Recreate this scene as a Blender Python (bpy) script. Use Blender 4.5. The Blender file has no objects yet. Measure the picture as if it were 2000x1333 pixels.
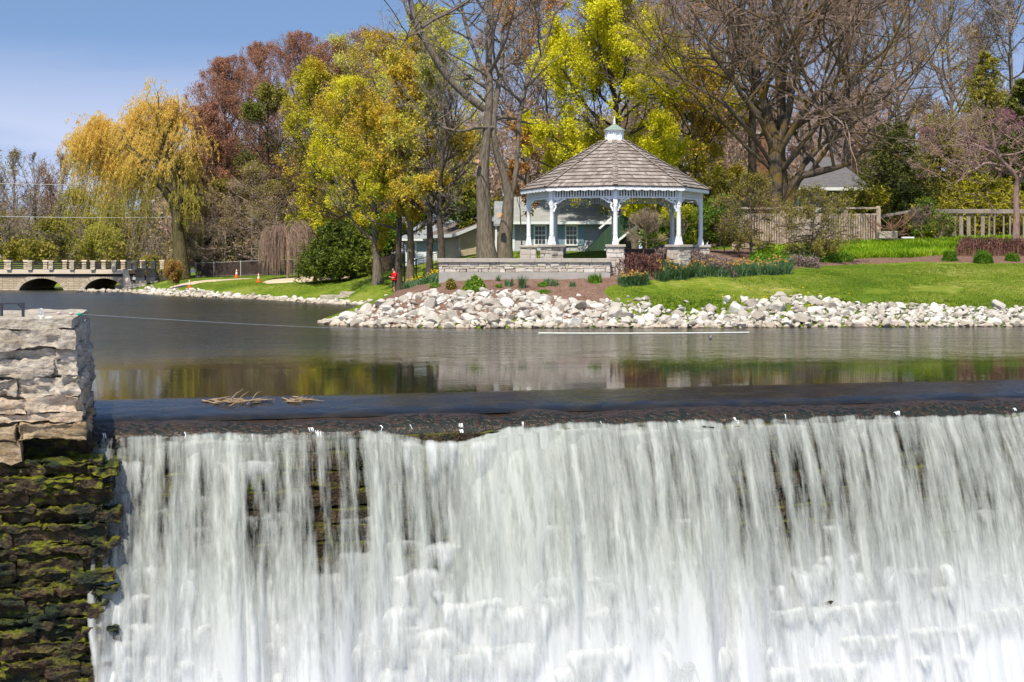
import bpy, math, random
import numpy as np
from mathutils import Vector, Matrix, noise as mnoise
PI = math.pi
SC = bpy.context.scene
COL = SC.collection
# ------------------------------------------------------------------ camera, sky, sun, exposure
F, H = 2778.0, 3.0          # focal length in photo pixels, camera height over the pond
cam_d = bpy.data.cameras.new("camera")
cam_d.lens = 50.0; cam_d.sensor_width = 36.0
cam_d.shift_y = -166.5 / 2000.0
cam_d.clip_start = 0.1; cam_d.clip_end = 6000
cam = bpy.data.objects.new("camera", cam_d)
cam.location = (0, 0, H); cam.rotation_euler = (PI / 2, 0, 0)
COL.objects.link(cam); SC.camera = cam

SUN_ELEV, SUN_AZ = math.radians(57), math.radians(196)     # azimuth clockwise from +Y (into the picture)
to_sun = Vector((math.sin(SUN_AZ) * math.cos(SUN_ELEV), math.cos(SUN_AZ) * math.cos(SUN_ELEV), math.sin(SUN_ELEV)))
sun_d = bpy.data.lights.new("sun", 'SUN'); sun_d.energy = 5.0; sun_d.angle = math.radians(0.55)
sun_d.color = (1.0, 0.93, 0.79)
sun = bpy.data.objects.new("sun", sun_d); sun.rotation_euler = to_sun.to_track_quat('Z', 'Y').to_euler()
sun.location = (0, 0, 60); COL.objects.link(sun)

world = bpy.data.worlds.new("World"); SC.world = world; world.use_nodes = True
wn = world.node_tree.nodes; wl = world.node_tree.links
for n in list(wn): wn.remove(n)
def wnode(t, **k):
    n = wn.new(t)
    for a, v in k.items(): setattr(n, a, v)
    return n
w_out = wnode('ShaderNodeOutputWorld'); w_bg = wnode('ShaderNodeBackground')
w_bg.inputs['Strength'].default_value = 0.15
w_sky = wnode('ShaderNodeTexSky', sky_type='NISHITA', sun_disc=False, sun_elevation=SUN_ELEV, sun_rotation=SUN_AZ,
              altitude=250, air_density=1.0, dust_density=0.3, ozone_density=2.0)
w_tc = wnode('ShaderNodeTexCoord')
w_map = wnode('ShaderNodeMapping'); w_map.inputs['Scale'].default_value = (1, 1, 1.0)
w_map.inputs['Location'].default_value = (0, 0, 0.24)
wl.new(w_tc.outputs['Generated'], w_map.inputs['Vector']); wl.new(w_map.outputs['Vector'], w_sky.inputs['Vector'])
# thin high cloud, low on the left
w_n = wnode('ShaderNodeTexNoise'); w_n.inputs['Scale'].default_value = 2.2; w_n.inputs['Detail'].default_value = 6
w_m2 = wnode('ShaderNodeMapping'); w_m2.inputs['Scale'].default_value = (1, 1, 5.5); w_m2.inputs['Location'].default_value = (0.35, 0.2, 0.15)
wl.new(w_tc.outputs['Generated'], w_m2.inputs['Vector']); wl.new(w_m2.outputs['Vector'], w_n.inputs['Vector'])
w_sep = wnode('ShaderNodeSeparateXYZ'); wl.new(w_tc.outputs['Generated'], w_sep.inputs['Vector'])
w_el = wnode('ShaderNodeMapRange'); w_el.inputs['From Min'].default_value = 0.15; w_el.inputs['From Max'].default_value = 0.05
wl.new(w_sep.outputs['Z'], w_el.inputs['Value'])
w_r = wnode('ShaderNodeMapRange'); w_r.inputs['From Min'].default_value = 0.34; w_r.inputs['From Max'].default_value = 0.52
w_r.inputs['To Max'].default_value = 0.7
wl.new(w_n.outputs['Fac'], w_r.inputs['Value'])
w_mul = wnode('ShaderNodeMath', operation='MULTIPLY'); wl.new(w_r.outputs[0], w_mul.inputs[0]); wl.new(w_el.outputs[0], w_mul.inputs[1])
w_mix = wnode('ShaderNodeMixRGB'); w_mix.inputs['Color2'].default_value = (5.3, 5.1, 5.9, 1)
wl.new(w_mul.outputs[0], w_mix.inputs['Fac']); wl.new(w_sky.outputs[0], w_mix.inputs['Color1'])
wl.new(w_mix.outputs[0], w_bg.inputs['Color']); wl.new(w_bg.outputs[0], w_out.inputs['Surface'])

SC.view_settings.view_transform = 'Standard'; SC.view_settings.look = 'None'
SC.view_settings.exposure = 0.30; SC.view_settings.gamma = 1.0
SC.render.engine = 'CYCLES'
SC.cycles.max_bounces = 7; SC.cycles.transparent_max_bounces = 14; SC.cycles.diffuse_bounces = 3
SC.cycles.glossy_bounces = 3; SC.cycles.transmission_bounces = 3
SC.cycles.sample_clamp_indirect = 5.0
SC.cycles.use_adaptive_sampling = True; SC.cycles.adaptive_threshold = 0.02

# ------------------------------------------------------------------ helpers
def P(px, py, d):
    """a place in the world, d metres in front of the camera, seen at photo pixel px, py"""
    return Vector(((px - 1000) / F * d, d, H - (py - 500) / F * d))
def XW(px, d): return (px - 1000) / F * d
def ZW(py, d): return H - (py - 500) / F * d

def tag(o, label=None, cat=None, group=None, kind=None):
    if label: o['label'] = label
    if cat: o['category'] = cat
    if group: o['group'] = group
    if kind: o['kind'] = kind
    return o
def empty(name, loc=(0, 0, 0), rz=0.0, label=None, cat=None, group=None):
    o = bpy.data.objects.new(name, None); o.location = loc; o.rotation_euler = (0, 0, rz)
    o.empty_display_size = 0.3
    COL.objects.link(o); tag(o, label, cat, group); return o

def np_mesh(name, V, quads=None, tris=None, qm=None, tm=None, smooth=False, attrs=None, uv=None):
    me = bpy.data.meshes.new(name)
    V = np.asarray(V, dtype=np.float32).reshape(-1, 3)
    nq = 0 if quads is None else len(quads); nt = 0 if tris is None else len(tris)
    me.vertices.add(len(V)); me.vertices.foreach_set('co', V.ravel())
    idx = []
    if nq: idx.append(np.asarray(quads, dtype=np.int32).ravel())
    if nt: idx.append(np.asarray(tris, dtype=np.int32).ravel())
    idx = np.concatenate(idx)
    me.loops.add(len(idx)); me.loops.foreach_set('vertex_index', idx)
    me.polygons.add(nq + nt)
    st = np.concatenate([np.arange(nq) * 4, nq * 4 + np.arange(nt) * 3]).astype(np.int32)
    me.polygons.foreach_set('loop_start', st)
    mi = np.zeros(nq + nt, dtype=np.int32)
    if qm is not None and nq: mi[:nq] = qm
    if tm is not None and nt: mi[nq:] = tm
    me.polygons.foreach_set('material_index', mi)
    me.polygons.foreach_set('use_smooth', np.full(nq + nt, smooth, dtype=bool) if not hasattr(smooth, '__len__') else smooth)
    if attrs:
        for k, a in attrs.items():
            at = me.attributes.new(k, 'FLOAT', 'POINT'); at.data.foreach_set('value', np.asarray(a, dtype=np.float32))
    if uv is not None:
        l = me.uv_layers.new(name='UVMap'); l.data.foreach_set('uv', np.asarray(uv, dtype=np.float32)[idx].ravel())
    me.update(calc_edges=True)
    return me
def link_mesh(name, me, mats=(), parent=None, loc=None):
    me.name = name
    o = bpy.data.objects.new(name, me)
    for m in mats: me.materials.append(m)
    if parent: o.parent = parent
    if loc is not None: o.location = loc
    COL.objects.link(o); return o

class MB:
    """collects shapes, built as ONE mesh"""
    def __init__(s): s.v = []; s.f = []; s.m = []; s.sm = []
    def add(s, vs, fs, mi=0, smooth=False):
        b = len(s.v); s.v += [tuple(v) for v in vs]
        for f in fs: s.f.append([b + i for i in f]); s.m.append(mi); s.sm.append(smooth)
        return s
    def box(s, x0, x1, y0, y1, z0, z1, mi=0, M=None):
        vs = [Vector(v) for v in ((x0,y0,z0),(x1,y0,z0),(x1,y1,z0),(x0,y1,z0),(x0,y0,z1),(x1,y0,z1),(x1,y1,z1),(x0,y1,z1))]
        if M: vs = [M @ v for v in vs]
        return s.add(vs, [(0,3,2,1),(4,5,6,7),(0,1,5,4),(1,2,6,5),(2,3,7,6),(3,0,4,7)], mi)
    def beam(s, a, b, w, h, mi=0, up=Vector((0,0,1))):
        a = Vector(a); b = Vector(b); t = (b - a).normalized(); r = t.cross(up)
        if r.length < 1e-4: r = Vector((1,0,0))
        r.normalize(); u = r.cross(t)
        vs = [p + r*i*w/2 + u*j*h/2 for p in (a, b) for i, j in ((-1,-1),(1,-1),(1,1),(-1,1))]
        return s.add(vs, [(0,3,2,1),(4,5,6,7),(0,1,5,4),(1,2,6,5),(2,3,7,6),(3,0,4,7)], mi)
    def tube(s, pts, r, n=6, mi=0, cap=True, smooth=True):
        pts = [Vector(p) for p in pts]; rs = r if hasattr(r, '__len__') else [r]*len(pts)
        vs = []; prev = None
        for i, p in enumerate(pts):
            t = (pts[min(i+1, len(pts)-1)] - pts[max(i-1, 0)]).normalized()
            if prev is None:
                a = t.cross(Vector((0,0,1)));
                if a.length < 1e-3: a = t.cross(Vector((1,0,0)))
            else: a = prev - t * prev.dot(t)
            a.normalize(); prev = a; b = t.cross(a)
            vs += [p + (a*math.cos(2*PI*k/n) + b*math.sin(2*PI*k/n))*rs[i] for k in range(n)]
        fs = [(i*n+k, i*n+(k+1)%n, (i+1)*n+(k+1)%n, (i+1)*n+k) for i in range(len(pts)-1) for k in range(n)]
        s.add(vs, fs, mi, smooth)
        if cap:
            L = (len(pts)-1)*n
            s.add(vs[:n], [tuple(reversed(range(n)))], mi); s.add(vs[L:], [tuple(range(n))], mi)
        return s
    def lathe(s, prof, c=(0,0,0), n=16, mi=0, rot=0.0, smooth=True):
        vs = [(c[0]+r*math.cos(rot+2*PI*k/n), c[1]+r*math.sin(rot+2*PI*k/n), c[2]+z) for r, z in prof for k in range(n)]
        fs = [(i*n+k, i*n+(k+1)%n, (i+1)*n+(k+1)%n, (i+1)*n+k) for i in range(len(prof)-1) for k in range(n)]
        s.add(vs, fs, mi, smooth)
        L = (len(prof)-1)*n
        s.add(vs[:n], [tuple(reversed(range(n)))], mi); s.add(vs[L:], [tuple(range(n))], mi)
        return s
    def prism(s, poly, ext, mi=0):
        """poly: list of 3D points (planar), ext: extrusion vector"""
        n = len(poly); e = Vector(ext); vs = [Vector(p) for p in poly] + [Vector(p)+e for p in poly]
        fs = [tuple(range(n)), tuple(reversed(range(n, 2*n)))] + [(i, n+i, n+(i+1)%n, (i+1)%n) for i in range(n)]
        return s.add(vs, fs, mi)
    def build(s, name, mats, parent=None, bevel=0.0, fix=True):
        me = bpy.data.meshes.new(name); me.from_pydata(s.v, [], s.f)
        me.polygons.foreach_set('material_index', s.m); me.polygons.foreach_set('use_smooth', s.sm)
        if fix:
            import bmesh
            bm = bmesh.new(); bm.from_mesh(me); bmesh.ops.recalc_face_normals(bm, faces=bm.faces); bm.to_mesh(me); bm.free()
        if not isinstance(mats, (list, tuple)): mats = [mats]
        o = link_mesh(name, me, mats, parent)
        if bevel:
            b = o.modifiers.new('bevel', 'BEVEL'); b.width = bevel; b.segments = 2; b.limit_method = 'ANGLE'
        return o

# numpy value noise
_tab = np.random.RandomState(7).rand(65536).astype(np.float64)
def _h(i, j, k): return _tab[((i*73856093) ^ (j*19349663) ^ (k*83492791)) & 65535]
def vnoise(p):
    p = np.asarray(p, dtype=np.float64); i = np.floor(p).astype(np.int64); f = p - i; f = f*f*(3-2*f)
    r = 0
    for a in (0, 1):
        for b in (0, 1):
            for c in (0, 1):
                w = (f[...,0] if a else 1-f[...,0])*(f[...,1] if b else 1-f[...,1])*(f[...,2] if c else 1-f[...,2])
                r = r + w*_h(i[...,0]+a, i[...,1]+b, i[...,2]+c)
    return r*2-1
def fbm(p, o=4, g=0.5):
    p = np.asarray(p, dtype=np.float64); r = 0; a = 1.0
    for k in range(o): r = r + a*vnoise(p*2**k + 17.3*k); a *= g
    return r

# ------------------------------------------------------------------ materials
class NT:
    def __init__(s, name):
        s.m = bpy.data.materials.new(name); s.m.use_nodes = True; s.t = s.m.node_tree; s.t.nodes.clear()
        s.out = s.n('ShaderNodeOutputMaterial')
    def n(s, t, ins=None, **k):
        x = s.t.nodes.new(t)
        for a, v in k.items(): setattr(x, a, v)
        for a, v in (ins or {}).items(): s.put(x, a, v)
        return x
    def put(s, x, a, v):
        i = x.inputs[a]
        if isinstance(v, bpy.types.NodeSocket): s.t.links.new(v, i)
        elif isinstance(v, bpy.types.Node): s.t.links.new(v.outputs[0], i)
        else:
            if hasattr(v, '__len__') and len(v) == 3 and i.type == 'RGBA': v = (*v, 1)
            i.default_value = v
    def coord(s, kind='Object'): return s.n('ShaderNodeTexCoord').outputs[kind]
    def map(s, vec, scale=(1,1,1), loc=(0,0,0), rot=(0,0,0)):
        return s.n('ShaderNodeMapping', {'Vector': vec, 'Scale': scale, 'Location': loc, 'Rotation': rot}).outputs[0]
    def noise(s, vec=None, scale=5, detail=4, rough=.55, dist=0, col=False):
        x = s.n('ShaderNodeTexNoise', {'Scale': scale, 'Detail': detail, 'Roughness': rough, 'Distortion': dist})
        if vec is not None: s.put(x, 'Vector', vec)
        return x.outputs['Color' if col else 'Fac']
    def voro(s, vec=None, scale=5, feat='F1', rnd=1, out='Distance'):
        x = s.n('ShaderNodeTexVoronoi', {'Scale': scale, 'Randomness': rnd}, feature=feat)
        if vec is not None: s.put(x, 'Vector', vec)
        return x.outputs[out]
    def ramp(s, fac, stops, interp='LINEAR'):
        x = s.n('ShaderNodeValToRGB', {'Fac': fac}); e = x.color_ramp.elements; x.color_ramp.interpolation = interp
        for i, (p, c) in enumerate(stops):
            if i >= len(e): e.new(p)
            e[i].position = p
            c = (c, c, c) if not hasattr(c, '__len__') else c
            e[i].color = (*c, 1) if len(c) == 3 else c
        return x.outputs[0]
    def mix(s, fac, a, b, mode='MIX'):
        return s.n('ShaderNodeMixRGB', {'Fac': fac, 'Color1': a, 'Color2': b}, blend_type=mode).outputs[0]
    def math(s, op, a, b=0.0, clamp=False):
        return s.n('ShaderNodeMath', {0: a, 1: b}, operation=op, use_clamp=clamp).outputs[0]
    def rng(s, v, a, b, c=0.0, d=1.0): return s.n('ShaderNodeMapRange', {'Value': v, 1: a, 2: b, 3: c, 4: d}).outputs[0]
    def bump(s, h, strength=.5, dist=.05, normal=None):
        x = s.n('ShaderNodeBump', {'Height': h, 'Strength': strength, 'Distance': dist})
        if normal is not None: s.put(x, 'Normal', normal)
        return x.outputs[0]
    def attr(s, name): return s.n('ShaderNodeAttribute', attribute_name=name).outputs['Fac']
    def bsdf(s, color, rough=.8, normal=None, spec=.3, **k):
        ins = {'Base Color': color, 'Roughness': rough, 'Specular IOR Level': spec}
        ins.update({a.replace('_', ' '): v for a, v in k.items()})
        x = s.n('ShaderNodeBsdfPrincipled', ins)
        if normal is not None: s.put(x, 'Normal', normal)
        return x.outputs[0]
    def done(s, shader): s.t.links.new(shader, s.out.inputs['Surface']); return s.m
def plain(name, c, rough=.7, var=.12, scale=6, bump=.15, dist=.01, metal=0.0, spec=.3):
    t = NT(name); v = t.coord(); nz = t.noise(v, scale, 5)
    lo = tuple(x*(1-var) for x in c); hi = tuple(min(1, x*(1+var)) for x in c)
    col = t.ramp(nz, [(.3, lo), (.7, hi)])
    return t.done(t.bsdf(col, rough, t.bump(t.noise(v, scale*6, 3), bump, dist), spec, Metallic=metal))
def leafmat(name, cols, trans=.35, rough=.6):
    """leaf colour varies from leaf to leaf and from clump to clump"""
    t = NT(name); g = t.n('ShaderNodeNewGeometry').outputs['Random Per Island']
    cl = t.noise(t.coord(), .35, 2)
    f = t.math('ADD', t.math('MULTIPLY', g, .55), t.math('MULTIPLY', t.rng(cl, .35, .65), .45))
    n = len(cols); col = t.ramp(f, [(.08 + .84*i/(n-1), c) for i, c in enumerate(cols)])
    d = t.bsdf(col, rough, None, .25); tr = t.n('ShaderNodeBsdfTranslucent', {'Color': col}).outputs[0]
    return t.done(t.n('ShaderNodeMixShader', {0: trans, 1: d, 2: tr}).outputs[0])
def barkmat(name, a, b, scale=3.0, moss=None):
    t = NT(name); v = t.coord(); m = t.map(v, (1, 1, .18)); nz = t.noise(m, scale*4, 6, .65)
    col = t.ramp(nz, [(.3, a), (.7, b)])
    if moss: col = t.mix(t.rng(t.noise(v, .8, 3), .5, .62, 0, .7), col, moss)
    return t.done(t.bsdf(col, .9, t.bump(t.noise(m, scale*7, 5, .7), .8, .05), .15))
def stonemat(name, cols, scale=1.2, bump=.5, dist=.03, rough=.85, spec=.2):
    t = NT(name); v = t.coord(); isl = t.n('ShaderNodeNewGeometry').outputs['Random Per Island']
    nz = t.noise(v, scale*2, 7, .65); f = t.math('ADD', t.math('MULTIPLY', isl, .5), t.math('MULTIPLY', nz, .62))
    n = len(cols); col = t.ramp(f, [(.12 + .8*i/(n-1), c) for i, c in enumerate(cols)])
    fine = t.noise(v, scale*14, 6, .7)
    col = t.mix(t.rng(fine, .35, .7, 0, .35), col, (.1, .085, .065), 'MIX')
    h = t.math('ADD', t.noise(v, scale*5, 8, .7), t.math('MULTIPLY', fine, .4))
    return t.done(t.bsdf(col, rough, t.bump(h, bump, dist), spec))
# ------------------------------------------------------------------ land and water
def sd_poly(X, Y, poly):
    """signed distance, positive inside"""
    ins = np.zeros(X.shape, bool); d = np.full(X.shape, 1e9); n = len(poly)
    for i in range(n):
        x0, y0 = poly[i]; x1, y1 = poly[(i+1) % n]
        dx, dy = x1-x0, y1-y0; L = dx*dx+dy*dy + 1e-12
        t = np.clip(((X-x0)*dx + (Y-y0)*dy)/L, 0, 1)
        d = np.minimum(d, np.hypot(X-x0-t*dx, Y-y0-t*dy))
        c = ((y0 > Y) != (y1 > Y)); 
        with np.errstate(divide='ignore', invalid='ignore'):
            xi = x0 + (Y-y0)*dx/(dy if abs(dy) > 1e-12 else 1e-12)
        ins ^= c & (X < xi)
    return np.where(ins, d, -d)
def water_pt(px, py): d = F*H/(py-500); return ((px-1000)/F*d, d)
SHORE = [water_pt(*p) for p in ((2000,638),(1800,639.5),(1600,639),(1400,641),(1200,640.5),(1000,641.5),(850,641),(740,639.5),(670,637),(633,633))] + \
        [XY for XY in ((-8.9,65),(-9.2,70),(-8.6,76),(-8.8,82))] + [water_pt(*p) for p in ((700,597),(640,594),(560,588.5),(480,584.5),(400,581),(330,578.5),(275,574.5))]
LAND_A = [(420,58.5),(60,59.0)] + SHORE + [(-33.3,121),(-33.4,134),(-36.5,140),(-38.5,160),(-46,220),(-60,420),(420,420)]
LAND_B = [(-45.6,121.5),(-45.2,126),(-45.3,134),(-39.5,140),(-41,152),(-50,172),(-62,220),(-80,420),(-420,420),(-420,116),(-70,118),(-50,120)]
CP = [ (1500,592,62.5),(2000,606,62),(1250,586,62.4),(1000,584,62.3),(850,578,62.5),(760,590,63),(1190,551,64.7),(860,551,65),(1000,551,64.9),(800,566,68),
 (1500,560,65.5),(1500,535,69),(1300,541,65.8),(1400,536,67.6),(1600,513,74),(2000,517,74),(1750,505,77),(2000,500,79),(1450,492,78),(1700,474,87),(2000,470,87),(1850,472,87),
 (1300,513,67.4),(1220,520,66.4),(1400,505,72),(1200,500,86),(1000,506,80),(850,522,84),(780,537,84),(770,573,80),(735,537,92),(600,549,106),(400,546,116),
 (560,562,100),(450,562,104),(350,560,110),(650,562,98),(700,574,92),(330,548,119),(760,560,86),(900,508,100),(1100,505,105),(1500,478,112),(1900,470,112),
 (690,545,104),(800,520,100),(1700,560,66),(1900,570,66),(720,585,84)]
cpts = [(XW(a,d), d, ZW(b,d)) for a,b,d in CP] + [(-60,200,2.4),(0,200,3.6),(70,200,4.6),(60,112,4.3),(60,82,3.4),(60,62,.7),(-45,150,1.9),(-30,135,1.5),(100,150,4.6),(100,62,.8),(100,90,3.6),(-6,66,1.0),(-90,150,1.8),(-60,125,1.6)]
cpts = np.array(cpts)
def _tps(r2): return np.where(r2 > 1e-9, r2*np.log(r2 + 1e-12), 0)
_n = len(cpts); _A = np.zeros((_n+3, _n+3)); _XY = cpts[:, :2]/50.0
_D = ((_XY[:, None]-_XY[None])**2).sum(-1); _A[:_n,:_n] = _tps(_D) + np.eye(_n)*2e-3
_A[:_n,_n] = 1; _A[:_n,_n+1:] = _XY; _A[_n,:_n] = 1; _A[_n+1:,:_n] = _XY.T
_w = np.linalg.solve(_A, np.concatenate([cpts[:,2], np.zeros(3)]))
TERR = (-3.3, 4.4, 65.45, 75.0)          # terrace the gazebo stands on
def height(X, Y, rough=True):
    X = np.atleast_1d(np.asarray(X, float)); Y = np.atleast_1d(np.asarray(Y, float))
    xc = np.clip(X, -95, 100)/50.; yc = np.clip(Y, 50, 205)/50.
    z = np.full(X.shape, _w[_n]) + _w[_n+1]*xc + _w[_n+2]*yc
    for i in range(_n): z = z + _w[i]*_tps((xc-_XY[i,0])**2 + (yc-_XY[i,1])**2)
    z = np.clip(z, .25, 4.8)
    sd = np.maximum(sd_poly(X, Y, LAND_A), sd_poly(X, Y, LAND_B))
    slope = np.where(Y < 80, .44, .30)
    ramp = np.where(sd > 0, sd*slope - .05, np.maximum(sd*.35 - .05, -2.5))
    k = .35; h = np.clip(.5 + .5*(ramp-z)/k, 0, 1); z = ramp*(1-h) + z*h - k*h*(1-h)
    tx = np.minimum(X-TERR[0], TERR[1]-X); ty = np.minimum(Y-TERR[2], TERR[3]-Y)
    f = np.clip(np.minimum(tx*3, np.minimum(ty*4, (TERR[3]-Y)*.5)) , 0, 1)
    z = np.where(z < 2.5, z*(1-f) + 2.5*f, z)
    if rough:
        q = np.stack([X*.5, Y*.5, X*0], -1)
        z = z + np.where(sd > .5, .05*fbm(q, 3), 0)
    return z
_gx = np.arange(-60, 60.1, .3); _gy = np.arange(52, 260, .3); _GX, _GY = np.meshgrid(_gx, _gy); _GH = height(_GX.ravel(), _GY.ravel()).reshape(_GX.shape)
def hza(x, y):
    fx = np.clip((np.asarray(x, float)-_gx[0])/.3, 0, len(_gx)-1.001); fy = np.clip((np.asarray(y, float)-_gy[0])/.3, 0, len(_gy)-1.001)
    i, j = fx.astype(int), fy.astype(int); a, b = fx-i, fy-j
    return _GH[j,i]*(1-a)*(1-b) + _GH[j,i+1]*a*(1-b) + _GH[j+1,i]*(1-a)*b + _GH[j+1,i+1]*a*b
def hz(x, y): return float(hza(x, y))

def axis(segs):
    out = [segs[0][0]]
    for a, b, st in segs: out += list(np.linspace(a, b, max(1, int(round(abs(b-a)/st)))+1)[1:])
    return np.array(out)
def grid_mesh(xs, ys, zf, keep=None, attrs=None):
    X, Y = np.meshgrid(xs, ys); Z = zf(X.ravel(), Y.ravel())
    V = np.stack([X.ravel(), Y.ravel(), Z], -1); nx, ny = len(xs), len(ys)
    i = (np.arange(ny-1)[:,None]*nx + np.arange(nx-1)[None]).ravel()
    Q = np.stack([i, i+1, i+1+nx, i+nx], -1)
    if keep is not None:
        k = keep(V[:,0], V[:,1]); Q = Q[k[Q].all(1)]
    return V, Q

# materials
def m_lawn():
    t = NT('lawn_grass'); v = t.coord()
    a = t.noise(v, .22, 3, .6); b = t.noise(t.map(v, (1, 2.2, 1)), 2.2, 5, .7); c = t.noise(v, 16, 3)
    col = t.ramp(t.math('ADD', t.math('MULTIPLY', a, .55), t.math('MULTIPLY', b, .5)),
                 [(.36, (.055, .105, .005)), (.47, (.12, .19, .010)), (.57, (.22, .27, .025)), (.68, (.38, .36, .10))])
    col = t.mix(t.rng(c, .35, .75, 0, .4), col, (.03, .08, .005))
    return t.done(t.bsdf(col, .85, t.bump(t.math('ADD', c, t.noise(v, 60, 2)), .7, .06), .15))
M_LAWN = m_lawn()
def m_mulch():
    t = NT('brown_mulch'); v = t.coord()
    w = t.voro(t.map(v, (1, 1.6, 1)), 22, out='Color'); g = t.noise(v, 2.2, 4)
    col = t.ramp(t.math('ADD', t.math('MULTIPLY', w, .6), t.math('MULTIPLY', g, .4)), [(.2, (.10,.055,.035)), (.5, (.22,.13,.095)), (.8, (.36,.24,.19))])
    return t.done(t.bsdf(col, .95, t.bump(t.voro(v, 26), .9, .05), .1))
M_MULCH = m_mulch()
M_SAND = plain('pale_sand', (.55,.45,.32), .95, .15, 4, .4, .03)
M_BED = plain('pond_silt', (.08,.07,.045), .9, .3, 2)
def m_pond():
    t = NT('pond_water'); v = t.coord('Object')
    base = t.ramp(t.noise(v, .08, 2), [(.3, (.014,.016,.011)), (.7, (.022,.022,.014))])
    sep = t.n('ShaderNodeSeparateXYZ', {0: v})
    far = t.rng(t.math('ADD', sep.outputs[1], t.math('MULTIPLY', sep.outputs[0], -.12)), 38.5, 52, .0, 1.0)
    patch = t.rng(t.noise(t.map(v, (.06, .14, 1)), 1.0, 2), .35, .65, .45, 1.0)
    amp = t.math('ADD', t.math('MULTIPLY', t.math('MULTIPLY', far, patch), t.rng(sep.outputs[0], -16, 6, 5.0, 1.6)), .045)
    w1 = t.noise(t.map(v, (.55, .5, 1)), 1.5, 3, .55); w2 = t.noise(t.map(v, (1.0, 1.3, 1), (3, 1, 0)), 3.4, 3, .6)
    hgt = t.math('MULTIPLY', t.math('ADD', w1, t.math('MULTIPLY', w2, .5)), amp)
    nb = t.bump(hgt, .6, .11)
    return t.done(t.bsdf(base, t.math('ADD', t.math('MULTIPLY', far, t.rng(sep.outputs[0], -18, 4, .21, .10)), .03), nb, .5, IOR=1.333))
M_POND = m_pond()

xs = axis([(-2500,-400,700),(-400,-100,30),(-100,-50,3),(-50,-36,1),(-36,-10,.55),(-10,34,.3),(34,60,1.2),(60,120,4),(120,400,40),(400,2500,700)])
ys = axis([(52,57.5,1.2),(57.5,80,.3),(80,100,.55),(100,140,.9),(140,220,5),(220,420,25),(420,3500,500)])
V, Q = grid_mesh(xs, ys, lambda X, Y: height(X, Y))
g = link_mesh('ground', np_mesh('ground', V, Q, smooth=True), [M_LAWN]); tag(g, kind='structure')
# sheets laid on the ground: mulch beds and sand
def sheet(name, poly, mat, off=.03, st=.22, wob=.25):
    px = [p[0] for p in poly]; py = [p[1] for p in poly]
    xs = np.arange(min(px)-1, max(px)+1, st); ys = np.arange(min(py)-1, max(py)+1, st)
    def zf(X, Y):
        s = sd_poly(X, Y, poly) + wob*fbm(np.stack([X*.9, Y*.9, X*0+5], -1), 3)
        return height(X, Y) + np.clip(s*.25, -.12, off)
    V, Q = grid_mesh(xs, ys, zf, keep=lambda X, Y: sd_poly(X, Y, poly) > -.9)
    o = link_mesh(name, np_mesh(name, V, Q, smooth=True), [mat]); tag(o, kind='structure'); return o
def gp(px, d): return (XW(px, d), d)
sheet('mulch_bank', [gp(1188,59.8),gp(1188,65.2),gp(850,65.3),gp(800,69),gp(775,74),gp(770,66),gp(690,62),gp(680,59.8)], M_MULCH, .05)
sheet('mulch_bed', [gp(1200,64.3),gp(1290,65.3),gp(1400,67.2),gp(1530,69.6),gp(1560,71.2),gp(1670,74),gp(1800,75.2),gp(2300,74.5),gp(2300,92),gp(1500,92),gp(1400,80),gp(1190,76)], M_MULCH, .04, .3)
sheet('sand_path', [gp(330,109),gp(390,112),gp(480,113.2),gp(500,114.6),gp(400,114.6),gp(330,112.5)], M_SAND, .04, .3, .15)
sheet('sand_patch', [gp(515,105),gp(600,104),gp(690,107.5),gp(680,110.5),gp(590,110.5),gp(520,108.5)], M_SAND, .12, .25, .3)

# weir frame
AW = math.radians(13.4); U = Vector((math.cos(AW), math.sin(AW), 0)); N = Vector((math.sin(AW), -math.cos(AW), 0))
A0 = Vector((-8.72, 29.55, 0)); WL = 26.0
Un, Nn, A0n = np.array(U), np.array(N), np.array(A0)
def wp(u, n, z): return A0 + U*u + N*n + Vector((0,0,z))
def wpn(u, n, z):
    u, n, z = np.broadcast_arrays(u, n, z)
    return A0n + u[...,None]*Un + n[...,None]*Nn + np.stack([z*0, z*0, z], -1)
# pond surface: from the crest to far up the river
us = np.concatenate([np.linspace(-120, -8, 12), np.linspace(0, WL, 40), np.linspace(30, 300, 12)])
ns = -np.concatenate([[0], np.linspace(1, 60, 20), np.linspace(80, 420, 12)])
UU, NN = np.meshgrid(us, ns); V = wpn(UU.ravel(), NN.ravel(), 0*UU.ravel())
i = (np.arange(len(ns)-1)[:,None]*len(us) + np.arange(len(us)-1)[None]).ravel()
o = link_mesh('pond_water', np_mesh('pond_water', V, np.stack([i, i+len(us), i+1+len(us), i+1], -1)), [M_POND]); tag(o, kind='structure')
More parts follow.
